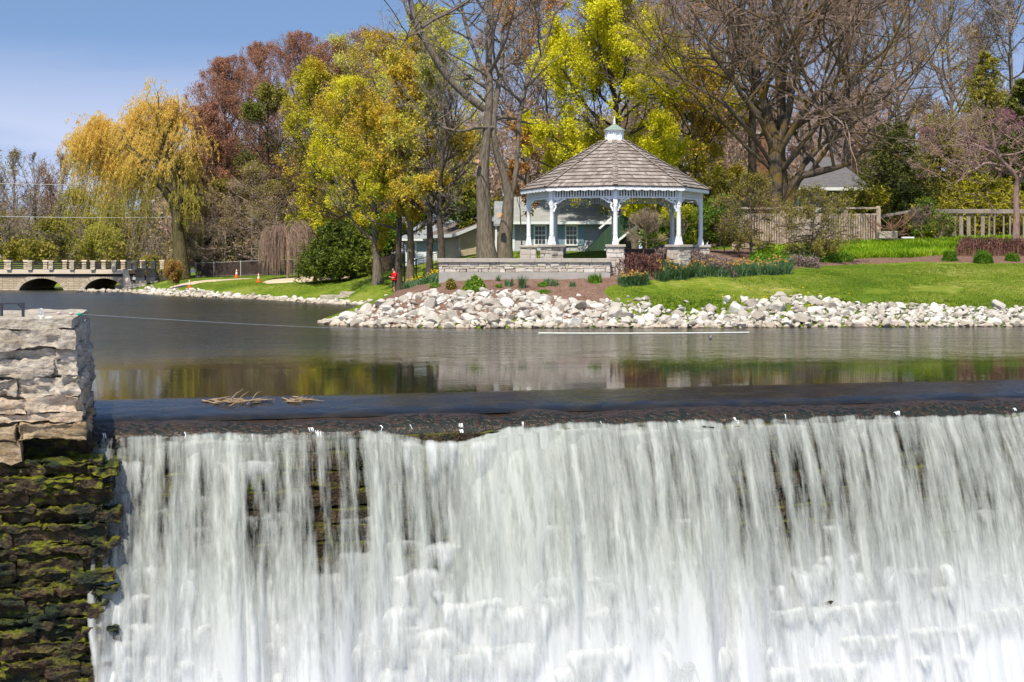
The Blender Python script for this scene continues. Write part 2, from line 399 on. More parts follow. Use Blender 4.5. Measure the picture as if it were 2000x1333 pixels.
# ------------------------------------------------------------------ weir, waterfall, abutment
def rough_block(acc, c, half, res, amp, seed, axes=None, r=.035, freq=3.0):
    """a box with rounded edges and weathered faces, in the frame of axes; acc = [V list, Q list, count]"""
    rs = np.random.RandomState(abs(int(seed))); half = np.array(half)
    for ax in range(3):
        a, b = [k for k in range(3) if k != ax]
        na = max(2, int(2*half[a]/res)+1); nb = max(2, int(2*half[b]/res)+1)
        ga, gb = np.meshgrid(np.linspace(-half[a], half[a], na), np.linspace(-half[b], half[b], nb))
        for sg in (-1, 1):
            p = np.zeros((na*nb, 3)); p[:,a] = ga.ravel(); p[:,b] = gb.ravel(); p[:,ax] = sg*half[ax]
            rr = min(r, half.min()*.6)*.5; inn = np.clip(p, -(half-rr), half-rr); d = p-inn
            d = d/np.maximum(np.linalg.norm(d, axis=1), 1e-9)[:,None]; p = inn + d*rr
            q = p*freq + seed*3.7
            n1 = fbm(q, 4, .55); n2 = np.stack([fbm(q+31.7, 3), fbm(q+57.1, 3), fbm(q+91.3, 3)], -1)
            ridge = np.abs(fbm(q*np.array([.45, .45, 3.6])+11, 4))
            chip = np.clip(vnoise(q*1.7+5)-.1, 0, 1)
            p = p + d*(amp*(n1*.9-ridge*.9-np.abs(vnoise(q*4+3))*.35-chip*1.1+np.abs(vnoise(q*9+7))*.22))[:,None] + n2*amp*.45
            i = (np.arange(nb-1)[:,None]*na + np.arange(na-1)[None]).ravel()
            Q = np.stack([i, i+1, i+1+na, i+na], -1)
            # (a,b,ax) handedness
            par = {0: 1, 1: -1, 2: 1}[ax]*sg
            if par < 0: Q = Q[:, ::-1]
            if axes is not None: p = p @ axes
            acc[0].append(p + np.array(c)); acc[1].append(Q + acc[2]); acc[2] += len(p)
WAX = np.stack([Un, Nn, [0, 0, 1.]])
def n_face(z): return 2.5 + .33*(-.5 - z)
rs = np.random.RandomState(3)

def m_wet_stone():
    t = NT('wet_mossy_stone'); v = t.coord(); g = t.n('ShaderNodeNewGeometry')
    nz = t.noise(v, 5, 7, .7)
    col = t.ramp(nz, [(.3, (.008,.006,.004)), (.5, (.04,.025,.012)), (.62, (.10,.06,.028)), (.8, (.20,.14,.07))])
    sep = t.n('ShaderNodeSeparateXYZ', {0: g.outputs['Normal']}); up = sep.outputs[2]
    mn = t.noise(v, 2.3, 5, .65)
    moss = t.math('MULTIPLY', t.rng(t.math('ADD', t.math('MULTIPLY', up, .5), mn), .55, .74), t.rng(t.noise(t.map(v,(.5,.5,1)), 1.5, 2), .35, .55, .25, 1))
    mc = t.ramp(t.noise(v, 9, 4), [(.3, (.06,.06,.004)), (.55, (.14,.15,.006)), (.8, (.27,.26,.014))])
    col = t.mix(moss, col, mc)
    dk = t.math('MULTIPLY', t.rng(t.noise(t.map(v, (1,1,1), (7,3,1)), 1.3, 4), .5, .6), .8)
    col = t.mix(dk, col, (.006,.018,.010))
    h = t.math('ADD', t.noise(v, 14, 8, .75), t.math('MULTIPLY', t.voro(v, 18), .6))
    return t.done(t.bsdf(col, t.rng(nz, .3, .7, .32, .6), t.bump(h, .9, .06), .3))
M_WET = m_wet_stone()
def m_crest():
    t = NT('algae_brown_concrete'); v = t.coord('UV')
    base = t.ramp(t.noise(t.map(v, (1.2, 3, 1)), 3.5, 7, .7), [(.3, (.018,.011,.006)), (.55, (.042,.026,.014)), (.8, (.07,.045,.026))])
    sp = t.math('ADD', t.math('MULTIPLY', t.noise(t.map(v, (1, 1.4, 1)), 7.5, 2, .5), .75), t.math('MULTIPLY', t.noise(v, 1.3, 2), .25)); band = t.rng(t.n('ShaderNodeSeparateXYZ', {0: v}).outputs[1], 2.2, 2.75, -.05, .13)
    s = t.rng(t.math('ADD', sp, band), .59, .65)
    col = t.mix(s, base, (.006,.010,.006))
    return t.done(t.bsdf(col, t.rng(s, 0, 1, .25, .5), t.bump(t.math('SUBTRACT', t.noise(v, 12, 6, .7), t.math('MULTIPLY', s, .6)), .5, .04), .35))
M_CREST = m_crest()
def m_slide():
    t = NT('sliding_water'); v = t.coord('UV')
    a = t.noise(t.map(v, (.8, 1.4, 1), rot=(0,0,.25)), 1.6, 4, .6, .6); b = t.noise(t.map(v, (1.5, 5, 1), rot=(0,0,.12)), 3.0, 3, .6)
    h = t.math('ADD', a, t.math('MULTIPLY', b, .3))
    col = t.ramp(a, [(.4, (.010,.011,.013)), (.7, (.03,.024,.016))])
    return t.done(t.bsdf(col, .06, t.bump(h, .35, .05), .5, IOR=1.333))
M_SLIDE = m_slide()

weir = empty('weir', A0, 0, 'stone weir with a brown algae covered lip and stepped masonry under the falling water', 'weir')
PROF = [(-.4,-.3),(0,-.10),(.8,-.14),(1.4,-.19),(1.75,-.235),(2.0,-.28),(2.2,-.345),(2.36,-.43),(2.46,-.53),(2.5,-.66),(2.45,-.9),(1.5,-1.0)]
def sweep(prof, u0, u1, st, wob=0.0, seed=0):
    s = np.arange(u0, u1+st, st); pr = np.array(prof)
    # resample the profile smoothly
    L = np.concatenate([[0], np.cumsum(np.hypot(np.diff(pr[:,0]), np.diff(pr[:,1])))]); l = np.arange(0, L[-1], .06)
    pn = np.interp(l, L, pr[:,0]); pz = np.interp(l, L, pr[:,1])
    for _ in range(2): pn[1:-1] = (pn[:-2]+2*pn[1:-1]+pn[2:])/4; pz[1:-1] = (pz[:-2]+2*pz[1:-1]+pz[2:])/4
    SS, LL = np.meshgrid(s, l); PN = np.tile(pn[:,None], (1, len(s))); PZ = np.tile(pz[:,None], (1, len(s)))
    if wob:
        q = np.stack([SS*1.1, LL*2.0, SS*0+seed], -1); w = wob*fbm(q, 4)*np.clip((PN-.6)/1.4, .15, 1)
        PN = PN + w*.4; PZ = PZ + w
    V = wpn(SS.ravel(), PN.ravel(), PZ.ravel()); i = (np.arange(len(l)-1)[:,None]*len(s) + np.arange(len(s)-1)[None]).ravel()
    return V, np.stack([i, i+len(s), i+1+len(s), i+1], -1), np.stack([SS.ravel(), np.interp(PN.ravel(), [-.5,3], [-.5,3])*1.0 if False else LL.ravel()], -1)
V, Q, uv = sweep(PROF, -.15, WL, .06, .03, 2)
link_mesh('crest', np_mesh('crest', V-A0n, Q, smooth=True, uv=uv), [M_CREST], weir)
acc = [[], [], 0]; z = -.55; k = 0
while z > -7.0:
    hh = rs.uniform(.2, .38); u = -1.0 + rs.uniform(0, .5)
    while u < WL:
        w = rs.uniform(.45, 1.5); j = rs.uniform(-.06, .16) if rs.rand() < .8 else rs.uniform(.08, .19)
        nf = n_face(z-hh/2) + j - .05; k += 1
        rough_block(acc, A0n*0 + Un*(u+w/2) + Nn*(nf-.45) + np.array([0,0,z-hh/2]), (w/2-.012, .45, hh/2-.008), .10, .05, k, WAX, .04, 2.5)
        u += w
    z -= hh
link_mesh('masonry_face', np_mesh('masonry_face', np.concatenate(acc[0]), np.concatenate(acc[1]), smooth=True), [M_WET], weir)
mb = MB(); zb_, zt_ = -7.2, -.62
pr_ = [(1.0, zt_), (n_face(zt_)-.22, zt_), (n_face(zb_)-.22, zb_), (1.0, zb_)]
mb.prism([Vector(wp(-1.0, n, z))-A0 for n, z in pr_], U*(WL+1.0)); mb.build('core', M_WET, weir)
# water gliding over the crest
WPROF = [(-.02,0.0),(.12,-.004),(.4,-.028),(.8,-.068),(1.3,-.122),(1.6,-.162),(1.8,-.205),(1.9,-.25),(1.95,-.30)]
V, Q, uv = sweep(WPROF, .0, WL, .06, .012, 9)
o = link_mesh('sliding_water', np_mesh('sliding_water', V, Q, smooth=True, uv=uv), [M_SLIDE]); tag(o, kind='structure')

# falling water
def m_fall():
    t = NT('falling_water'); su, tv, op, bd = t.attr('su'), t.attr('tv'), t.attr('op'), t.attr('bd')
    vec = t.n('ShaderNodeCombineXYZ', {0: su, 1: t.math('MULTIPLY', tv, .085), 2: bd}).outputs[0]
    vec2 = t.n('ShaderNodeCombineXYZ', {0: su, 1: t.math('MULTIPLY', tv, .18), 2: bd}).outputs[0]
    a = t.noise(vec, 1.5, 2, .5); b = t.noise(vec, 4.2, 3, .5); c = t.noise(vec2, 17, 3, .6)
    s = t.math('ADD', t.math('ADD', t.math('MULTIPLY', a, .85), t.math('MULTIPLY', b, 1.05)), t.math('MULTIPLY', c, .32))   # mean about 1.05
    al = t.rng(t.math('ADD', s, op), 1.0, 1.42)
    al = t.math('MULTIPLY', al, .97, True)
    foam = t.math('ADD', t.rng(bd, 15, 19, 0, .42), t.rng(tv, 2.2, 4.6, 0, .8), True)
    col = t.ramp(t.math('ADD', t.math('MULTIPLY', c, .5), t.math('MULTIPLY', b, .5)), [(.3, (.38,.41,.37)), (.7, (.62,.64,.59))])
    col = t.mix(foam, col, (.76,.77,.79))
    bp = t.bump(t.math('ADD', b, t.math('MULTIPLY', c, .25)), .3, .10)
    d = t.bsdf(col, .55, bp, .3); tr = t.n('ShaderNodeBsdfTranslucent', {'Color': col}).outputs[0]
    w = t.n('ShaderNodeMixShader', {0: .3, 1: d, 2: tr}).outputs[0]
    tp = t.n('ShaderNodeBsdfTransparent').outputs[0]
    return t.done(t.n('ShaderNodeMixShader', {0: al, 1: tp, 2: w}).outputs[0])
M_FALL = m_fall()
def m_splash():
    t = NT('water_trickle'); return t.done(t.bsdf((.85,.87,.88), .25, None, .5))
FV, FQ, FA = [], [], {'su': [], 'tv': [], 'op': [], 'bd': []}; fcount = 0
def add_sheet(PPos, su, tv, op, bd):
    """PPos (nt, nu, 3)"""
    global fcount
    nt, nu = PPos.shape[:2]; i = (np.arange(nt-1)[:,None]*nu + np.arange(nu-1)[None]).ravel()
    FV.append(PPos.reshape(-1,3)); FQ.append(np.stack([i, i+nu, i+1+nu, i+1], -1) + fcount); fcount += nt*nu
    for k, a in (('su', su), ('tv', tv), ('op', op), ('bd', bd)): FA[k].append(np.broadcast_to(a, (nt, nu)).ravel())
for l in range(3):
    su = np.arange(-.02, WL, .05); T = np.linspace(0, 1.02, 64)**1.0
    S, TT = np.meshgrid(su, T)
    q = lambda f, s: fbm(np.stack([S*f, TT*.35, S*0+s+l*13], -1), 3)
    v = 1.75 + .12*l + .38*vnoise(np.stack([S*.7, S*0, S*0+4+l], -1)) + .16*vnoise(np.stack([S*2.6, S*0, S*0+9+l], -1))
    dip = .32*np.exp(-((S-7.1)/.9)**2)          # where the lip is broken low
    lip = .05*vnoise(np.stack([S*1.7, S*0, S*0+l], -1)) + .03*np.clip(1.2-S, 0, 1)
    z0 = -.43 - dip - lip - .05*l
    zz = z0 - .95*TT - 4.9*TT**2; nn = 2.44 + v*TT + .05*q(3.0, 1)*np.clip(TT*3, 0, 1)
    nn = np.maximum(nn, n_face(zz) + .12 + .04*l + .05*q(2.2, 5))
    thin = -.16*np.clip(1-(S-.1)/2.0, 0, 1)
    op = thin + np.clip(TT*9-.40, -.5, .16) - .16*np.clip(TT*2.2, 0, .6) + .42*np.clip(TT-.5, 0, 1)*2 - .04*l + .10*q(.5, 3)
    op = op - 1.5*np.clip((.05+.22*TT+.08*vnoise(np.stack([TT*6, S*0+l*3, S*0], -1)) - S)/.12, 0, 1)
    op = op - .75*np.exp(-TT/.018)*np.clip(.5+q(2.5, 7), 0, 1)
    op = op + .26*np.exp(-((S-8.0)/1.0)**2)*(1-.4*TT)
    add_sheet(wpn(S, nn, zz), S + .05*q(1.0, 8)*TT, (TT*.95+4.9*TT**2), op, 3.1*l)
# cascades that jump off the stone ledges
def px_to_uz(px, py):
    u, z = 5.0, -2.0
    for _ in range(30):
        n = n_face(z) + .30
        # ray from the camera, plane N.(p-A0)=n
        d = np.array([(px-1000)/F, 1, -(py-500)/F]); o = np.array([0,0,H])
        k = (n - Nn @ (o-A0n)) / (Nn @ d); p = o + d*k; u = (p-A0n) @ Un; z = z*.4 + p[2]*.6
    return u, z
LEDGE = [(325,445,963),(430,592,1000),(190,270,968),(200,345,1000),(350,485,1062),(240,335,1108),(640,745,1082),(560,760,1122),(760,905,1118),(215,500,1158),
 (1010,1130,1135),(1590,1685,1085),(1300,1365,1114),(1740,1885,1108),(1700,1790,935),(1895,2000,1000),(1950,2030,1130),(1760,1915,1228),(1350,1515,1273),(1570,1700,1300),
 (1640,1760,1180),(1870,1960,1072),(1240,1330,1130),(1130,1230,1190),(740,980,865),(500,640,1210),(240,420,1222),(420,600,1262),(620,840,1230),(840,1000,1180),(300,480,1108),
 (1480,1600,1190),(1100,1240,1275),(900,1060,1262),(200,300,900),(420,560,905),(180,260,1065),(1880,2010,1190),(1330,1420,1180),(205,330,1280),(1030,1150,1030),(640,760,1010)]
r2 = np.random.RandomState(11)
for _ in range(46):
    cx = r2.uniform(200, 2000); cy = r2.uniform(1010, 1330); w = r2.uniform(40, 150)
    LEDGE.append((cx-w/2, cx+w/2, cy))
for _ in range(18):
    cx = r2.uniform(180, 560); cy = r2.uniform(880, 1330); w = r2.uniform(30, 90)
    LEDGE.append((cx-w/2, cx+w/2, cy))
for k, (xa, xb, py) in enumerate(LEDGE):
    ua, z0 = px_to_uz(xa, py); ub, _ = px_to_uz(xb, py); ua = max(ua, .05)
    if ub <= ua + .1: continue
    w = ub-ua; nu = max(5, int(w/.05)); nt = 30; s = np.linspace(0, 1, nu); T = np.linspace(0, 1, nt); S, TT = np.meshgrid(s, T)
    Lf = r2.uniform(.55, 1.5)*(1 + .15*(py > 1100)); n0 = n_face(z0) + .24
    hump = r2.uniform(.0, .008)
    jag = .035*fbm(np.stack([S*w*1.6, S*0+k, S*0], -1), 2)
    tt = np.clip((TT-.14)/.86, 0, 1)
    nn = n0 - .08*(1-np.clip(TT/.14, 0, 1)) + .06*np.sqrt(tt) + .33*Lf*tt + .06*fbm(np.stack([S*w*3, TT, S*0+k], -1), 2)*tt
    zz = z0 + jag*1.6 + hump*np.exp(-((TT-.12)/.1)**2) - Lf*tt**1.5
    uu = ua + w*(S-.5)*(1+.16*tt) + w*.5
    edge = (np.minimum(S, 1-S)*w + .06*vnoise(np.stack([TT*5, S*0+k, S*0], -1)))/(.20+.25*TT)
    op = -.62*(1-np.clip(edge, 0, 1))**1.5 - .04 + .08*np.exp(-((TT-.26)/.12)**2) - .04*TT - .62*np.clip((TT-.45)/.55, 0, 1)**1.3 - .75*np.clip((.26-TT)/.26, 0, 1)**1.2
    left = np.clip((uu-1.5)/3, 0, 1)
    add_sheet(wpn(uu, nn, zz), uu, Lf*tt+TT*.2, op - .03 + .05*left + .14*np.clip((py-1050)/200, 0, 1) + .10*vnoise(np.stack([uu*3.5, TT*2, uu*0+k], -1)), 20+k*1.7)
V = np.concatenate(FV); me = np_mesh('waterfall', V, np.concatenate(FQ), smooth=True, attrs={k: np.concatenate(a) for k, a in FA.items()})
o = link_mesh('waterfall', me, [M_FALL]); tag(o, kind='structure')
# little spurts breaking from the lip
M_SPL = m_splash(); mb = MB(); r3 = random.Random(5)
for k in range(30):
    u = r3.choice((r3.uniform(.3, 9), r3.uniform(.3, WL-2))); z0 = r3.uniform(-.56, -.42) ; n0 = np.interp(-z0, [.28,.345,.43,.53,.66], [2.0,2.2,2.36,2.46,2.5])+.015
    h = r3.uniform(.03, .09); w = r3.uniform(.005, .013); lean = r3.uniform(-.03, .05)
    for s in range(r3.choice((1,1,2,3))):
        du = s*r3.uniform(.02, .05); pts = [wp(u+du, n0-.01, z0), wp(u+du+lean*.3, n0+.04, z0+.02), wp(u+du+lean, n0+.07, z0-h*.5), wp(u+du+lean*1.1, n0+.08, z0-h)]
        mb.tube(pts, [w*.5, w, w*.8, w*.3], 5, 0)
o = mb.build('water_spurts', M_SPL, fix=False); tag(o, kind='structure')

# mossy steps under the abutment, part of the same old masonry
mossy = empty('mossy_stone_steps', tuple(A0 + N*4), 0, 'dark wet stone steps grown with yellow green moss left of the waterfall', 'stone steps')
acc = [[], [], 0]; z = -.74; k = 900; mo = np.array(A0 + N*4)
while z > -6.6:
    hh = rs.choice([.08,.11,.15,.24])*rs.uniform(.85,1.15); u = -7.5 + rs.uniform(0, .6)
    nb = 3.55 + .10*(-.7-z)
    while u < .35:
        w = rs.uniform(.4, 1.5); k += 1
        w = min(w, .5+rs.uniform(-.1, .2)-u) if u + w > .3 else w
        if w < .12: break
        j = rs.uniform(-.16, .16); res = .035 if u > -2.4 else .15
        rough_block(acc, Un*(u+w/2) + Nn*(nb+j-.45) + np.array([0,0,z-hh/2]) + A0n - mo, (w/2+.02, .5, hh/2+.02), res, .055, k, WAX, .03, 5)
        u += w
    z -= hh
link_mesh('mossy_courses', np_mesh('mossy_courses', np.concatenate(acc[0]), np.concatenate(acc[1]), smooth=True), [M_WET], mossy)

MB().prism([Vector(wp(-7.5, n, z))-(A0+N*4) for n, z in ((.5,-.8),(3.35,-.8),(3.95,-6.8),(.5,-6.8))], U*7.6).build('core', M_WET, mossy)
def m_lime(name, a, b, c, bump=.7, stain=(.22,.15,.08), st=.5):
    t = NT(name); v = t.coord(); g = t.n('ShaderNodeNewGeometry').outputs['Random Per Island']
    nz = t.noise(t.map(v, (1,1,2.2)), 3.0, 8, .68)
    col = t.ramp(nz, [(.3, a), (.52, b), (.72, c)])
    s = t.rng(t.noise(v, 1.7, 5, .7), .5, .7, 0, st); col = t.mix(s, col, stain)
    cr = t.rng(t.noise(t.map(v, (.7,.7,3.0)), 6, 5, .75, 1.2), .56, .66, 0, .55); col = t.mix(cr, col, (.07,.055,.04))
    h = t.math('ADD', t.noise(t.map(v, (1,1,1.8)), 7, 10, .72), t.math('ADD', t.math('MULTIPLY', t.voro(v, 11), .5), t.math('MULTIPLY', t.noise(v, 38, 5, .75), .35)))
    sp = t.rng(t.noise(v, 26, 4, .7), .54, .66, 0, .5); col = t.mix(sp, col, (.12,.095,.07))
    return t.done(t.bsdf(col, .9, t.bump(h, min(1, bump*1.4), .07), .15))
M_LIME = m_lime('weathered_limestone', (.33,.27,.20), (.56,.49,.40), (.74,.68,.59))
M_LIME_TAN = m_lime('tan_limestone', (.38,.26,.16), (.62,.49,.36), (.76,.68,.57), stain=(.46,.30,.15), st=.55)
M_LIME_DARK = m_lime('damp_tan_limestone', (.18,.13,.07), (.42,.31,.19), (.60,.49,.35), stain=(.16,.10,.03), st=.8)
M_CONC = plain('pale_concrete', (.50,.48,.44), .9, .2, 3, .5, .02)
ab = empty('stone_abutment', tuple(A0+N*3.6), 0, 'thick weathered limestone wall at the left end of the weir', 'stone wall')
ao = np.array(A0+N*3.6)
def ab_course(name, z1, z0, mat, cuts, nf=0.0, urt=0.0, amp=.035, res=.04, depth=4.6, fr=3.0, skip=()):
    """one course; cuts = block joints along u, right end first"""
    acc = [[], [], 0]; u1 = urt
    for q, c in enumerate(cuts):
        if q not in skip:
            w = u1-c; nj = nf + rs.uniform(-.025, .03); rr = res if c > -2.6 else .15
            # the block and its depth towards the pond
            rough_block(acc, Un*((u1+c)/2) + Nn*(nj-depth/2) + np.array([0,0,(z0+z1)/2]), (w/2+.012, depth/2, (z1-z0)/2+.012), rr, amp*1.25, 300+int(-z0*40)*7+q, WAX, .035, fr)
        u1 = c
    return link_mesh(name, np_mesh(name, np.concatenate(acc[0]), np.concatenate(acc[1]), smooth=True), [mat], ab)
for c_ in (ab,): pass
ab_course('concrete_cap', 1.84, 1.66, M_LIME, (-3.4, -7.5), .0, -.16, .022, .035, fr=3)
ab_course('limestone_course', 1.66, 1.31, M_LIME, (-2.3, -4.5, -7.5), .02, -.12, .045)
ab_course('limestone_course', 1.31, 1.10, M_LIME, (-.44, -2.0, -4.5, -7.5), -.10, -.10, .05)
ab_course('limestone_course', 1.10, .79, M_LIME, (-.52, -2.2, -4.5, -7.5), -.05, -.08, .06, .035)
ab_course('limestone_course', .79, .42, M_LIME, (-.34, -1.15, -2.4, -4.5, -7.5), -.04, -.02, .06, .035, fr=4)
ab_course('limestone_course', .42, .12, M_LIME_TAN, (-.95, -2.3, -4.5, -7.5), .03, -.04, .045)
ab_course('limestone_course', .12, -.04, M_LIME_TAN, (-1.6, -4.5, -7.5), .01, .0, .04)
ab_course('limestone_course', -.04, -.36, M_LIME_DARK, (-1.12, -2.6, -4.5, -7.5), .12, .08, .06, .035)
ab_course('limestone_course', -.36, -.76, M_LIME_DARK, (-1.05, -2.6, -4.5, -7.5), .10, .10, .08, .035, skip=(0,))
MB().prism([Vector(wp(-7.4, n, z))-(A0+N*3.6) for n, z in ((.3,1.6),(3.3,1.6),(3.3,-.28),(.3,-.28))], U*7.0).build('core', M_LIME, ab)
ab_course('limestone_course', -.36, -.80, M_WET, (-1.3,), -.55, .10, .06, .05)
# things on the abutment
M_STEEL = plain('dark_steel', (.035,.035,.05), .5, .2, 5, .1)
M_GALV = plain('galvanised_steel', (.55,.57,.58), .35, .1, 9, .05, metal=.4)
def on_ab(px, n=3.2):     # point on the cap top under pixel column px at depth n
    for k in range(1):
        d = np.array([(px-1000)/F, 1, 0]); o = np.array([0,0,H]); kk = (n - Nn @ (o-A0n))/(Nn @ d); p = o+d*kk
    return Vector((p[0], p[1], 1.83))
a = on_ab(45, 2.4); b = on_ab(3, 2.4); c = on_ab(-60, 2.4)
fr = empty('steel_stand', a, 0, 'dark square steel frame standing on top of the limestone abutment', 'metal frame')
for q in (a, b, c): MB().beam(q-a+Vector((0,0,-.02)), q-a+Vector((0,0,.25)), .045, .045).build('upright', M_STEEL, fr)
mb = MB(); mb.beam(Vector((.03,0,.27)), c-a+Vector((0,0,.26)), .045, .03); mb.beam(Vector((-.02,-.001,.18)), Vector((-.10,-.001,.25)), .02, .02); mb.build('top_rail', M_STEEL, fr)
p = on_ab(80, 2.9)
sh = empty('cable_anchor', p, 0, 'pale metal shackle on a pin fixed to the top of the abutment', 'shackle')
mb = MB(); pts = [Vector((.045*math.cos(t), 0, .12+.06*math.sin(t))) for t in np.linspace(0, PI, 11)]
pts = [Vector((.035,0,.03)), Vector((.045,0,.07))] + pts + [Vector((-.045,0,.07)), Vector((-.035,0,.03))]
mb.tube(pts, .012, 8); mb.tube([(-.05,0,.04),(.05,0,.04)], .015, 8); mb.build('shackle_loop', M_GALV, sh)
mb = MB(); mb.lathe([(.045,-.01),(.045,.01),(.02,.015),(.018,.04)], n=12); mb.lathe([(.014,0),(.014,.05),(.02,.06),(.012,.07)], (0,0,.04), n=10); mb.build('pin', M_GALV, sh)
p2 = on_ab(96, 2.9); o = MB().lathe([(.07,0),(.075,.015),(.06,.03),(.0,.034)], n=16).build('white_disc', plain('white_plastic', (.7,.68,.6), .4, .05)); o.location = p2
tag(o, 'low round off-white cap lying on the abutment beside the shackle', 'cap')
# cable and what hangs on it
CB = [(0, 1.95), (.1245, 1.44), (.269, 1.045), (.453, .735), (.8, .42), (1, .40)]
c0 = np.array([p.x, p.y]); c1 = np.array([26.0, 60.0])
def cable_pt(t): xy = c0*(1-t)+c1*t; return Vector((xy[0], xy[1], float(np.interp(t, [a for a,_ in CB], [b for _,b in CB]))))
ts = np.linspace(0, 1, 61); zs = np.interp(ts, [a for a,_ in CB], [b for _,b in CB])
for _ in range(14): zs[1:-1] = (zs[:-2]+2*zs[1:-1]+zs[2:])/4
def cpt(t): xy = c0*(1-t)+c1*t; return Vector((xy[0], xy[1], float(np.interp(t, ts, zs))))
o = MB().tube([cpt(t) for t in ts], .006, 5).build('steel_cable', plain('cable_grey', (.22,.23,.25), .5), fix=False)
tag(o, 'thin steel cable stretched low across the pond above the weir', 'cable')
o = MB().tube([cpt(t) for t in np.linspace(.272, .452, 24)], [.026]*24, 10).build('white_pipe_sleeve', plain('cream_plastic', (.75,.73,.62), .5), fix=False)
tag(o, 'long off-white plastic pipe threaded on the cable in front of the rocks', 'pipe')
q = cpt(.415); mb = MB(); mb.tube([q+Vector((0,0,.02)), q+Vector((.03,0,0)), q+Vector((.02,0,-.07))], .006, 5)
mb.lathe([(.01,.05),(.05,.02),(.055,-.05),(.03,-.09),(.0,-.1)], q+Vector((0,0,-.10)), 8)
o = mb.build('hanging_float', plain('dull_grey', (.20,.19,.19), .7), fix=False); tag(o, 'small grey float hanging under the white pipe', 'float')
M_RW = plain('pale_pink_plastic', (.55,.40,.38), .4, .3, 40); M_GRN = plain('green_plastic', (.0,.32,.20), .4, .05)
for k, (t, m, lab) in enumerate(((.0075, M_RW, 'pinkish cable bead nearest the shackle'), (.0125, M_RW, 'pinkish cable bead next to the green one'), (.0160, M_GRN, 'bright green bead on the cable at the abutment'))):
    q = cpt(t*1.0); o = MB().lathe([(.006,-.05),(.025,-.03),(.033,0),(.025,.03),(.006,.05)], n=10).build('cable_bead', m, fix=False)
    o.location = q; o.rotation_euler = (0, PI/2, math.atan2(c1[1]-c0[1], c1[0]-c0[0])); tag(o, lab, 'bead', 'beads threaded on the cable')
# driftwood caught on the crest
M_TWIG = barkmat('bleached_driftwood', (.20,.13,.08), (.50,.37,.24), 6)
def crest_pt(px, n, dz=0.0):
    d = np.array([(px-1000)/F, 1, 0]); o = np.array([0,0,H]); kk = (n - Nn @ (o-A0n))/(Nn @ d); p = o+d*kk
    return Vector((p[0], p[1], float(np.interp(n, [a for a,_ in WPROF], [b for _,b in WPROF]))+dz))
def debris(name, label, px0, px1, n0, sticks, long_, seed):
    r = random.Random(seed); base = crest_pt((px0+px1)/2, n0); mb = MB()
    for k in range(sticks):
        a = crest_pt(r.uniform(px0, px1), n0+r.uniform(-.22, .25), r.uniform(0, .04))-base; L = r.uniform(.12, .5)
        an = r.uniform(-.5, .5); d = Vector((math.cos(an), math.sin(an)*.6, r.uniform(-.1, .15)))
        pts = [a]; 
        for q in range(4): d = d + Vector((r.uniform(-.3,.3), r.uniform(-.3,.3), r.uniform(-.2,.2)))*.6; pts.append(pts[-1]+d.normalized()*L/4)
        for q in pts: q.z = max(q.z, 0.0)
        w = r.uniform(.006, .022); mb.tube(pts, [w, w, w*.8, w*.6, w*.3], 5)
    for (pxa, na, za, pxb, nb, zb, w) in long_:
        a = crest_pt(pxa, na, za)-base; b = crest_pt(pxb, nb, zb)-base; m1 = a.lerp(b, .4)+Vector((0,0,-.03)); m2 = a.lerp(b, .75)+Vector((.02,0,.02))
        mb.tube([a, m1, m2, b], [w, w*.8, w*.6, w*.35], 6); mb.tube([m2, m2+Vector((.1,0,.06)), m2+Vector((.13,0,.1))], [w*.5, w*.35, w*.2], 5)
    o = mb.build(name, M_TWIG, fix=False); o.location = base; tag(o, label, 'driftwood')
debris('driftwood', 'bleached bundle of twigs caught on the weir crest, the larger of the two', 395, 500, .55, 26,
       [(440,.7,.03,468,.6,.22,.018),(448,1.1,.02,480,.7,.2,.014),(395,.5,.03,450,.9,.05,.022),(482,.9,.01,503,.6,.2,.012)], 2)
debris('driftwood', 'short brown scrap of driftwood on the crest, right of the twig bundle', 552, 590, .55, 12, [(552,.4,.02,588,.85,.03,.02)], 8)
# ------------------------------------------------------------------ gazebo
M_WHITE = plain('white_paint', (.78,.79,.80), .5, .03, 3, .05)
M_COPPER = plain('verdigris_copper', (.23,.29,.24), .6, .2, 5, .2)
def m_shingle():
    t = NT('cedar_shingles'); g = t.n('ShaderNodeNewGeometry').outputs['Random Per Island']; v = t.coord()
    st = t.noise(t.map(v, (1,1,.25)), 3, 5, .6); fine = t.noise(v, 38, 4, .7)
    f = t.math('ADD', t.math('MULTIPLY', g, .26), t.math('ADD', t.math('MULTIPLY', st, .42), t.math('MULTIPLY', fine, .42)))
    col = t.ramp(f, [(.25, (.09,.065,.05)), (.45, (.22,.18,.15)), (.65, (.35,.30,.265)), (.85, (.55,.50,.45))])
    return t.done(t.bsdf(col, .8, t.bump(fine, .4, .02), .25))
M_SHINGLE = m_shingle()
M_COURSE = stonemat('coursed_pale_stone', [(.34,.27,.22), (.54,.46,.39), (.66,.59,.52), (.76,.71,.65)], 1.6, .8)
M_CAPST = plain('concrete_coping', (.43,.38,.33), .9, .12, 4, .3)
GX, GY = XW(1200, 70), 70.0
GR, ER = 4.22, 4.62; GROT = math.radians(-3.5)
gz = empty('gazebo', (GX, GY, 2.5), 0, 'white eight sided gazebo with a brown shingle roof and a small cupola', 'gazebo')
def gv(k, r, z): a = -PI/2 + GROT + k*PI/4; return Vector((r*math.cos(a), r*math.sin(a), z))
PED, EAVE = 1.02, 3.70
mb = MB()
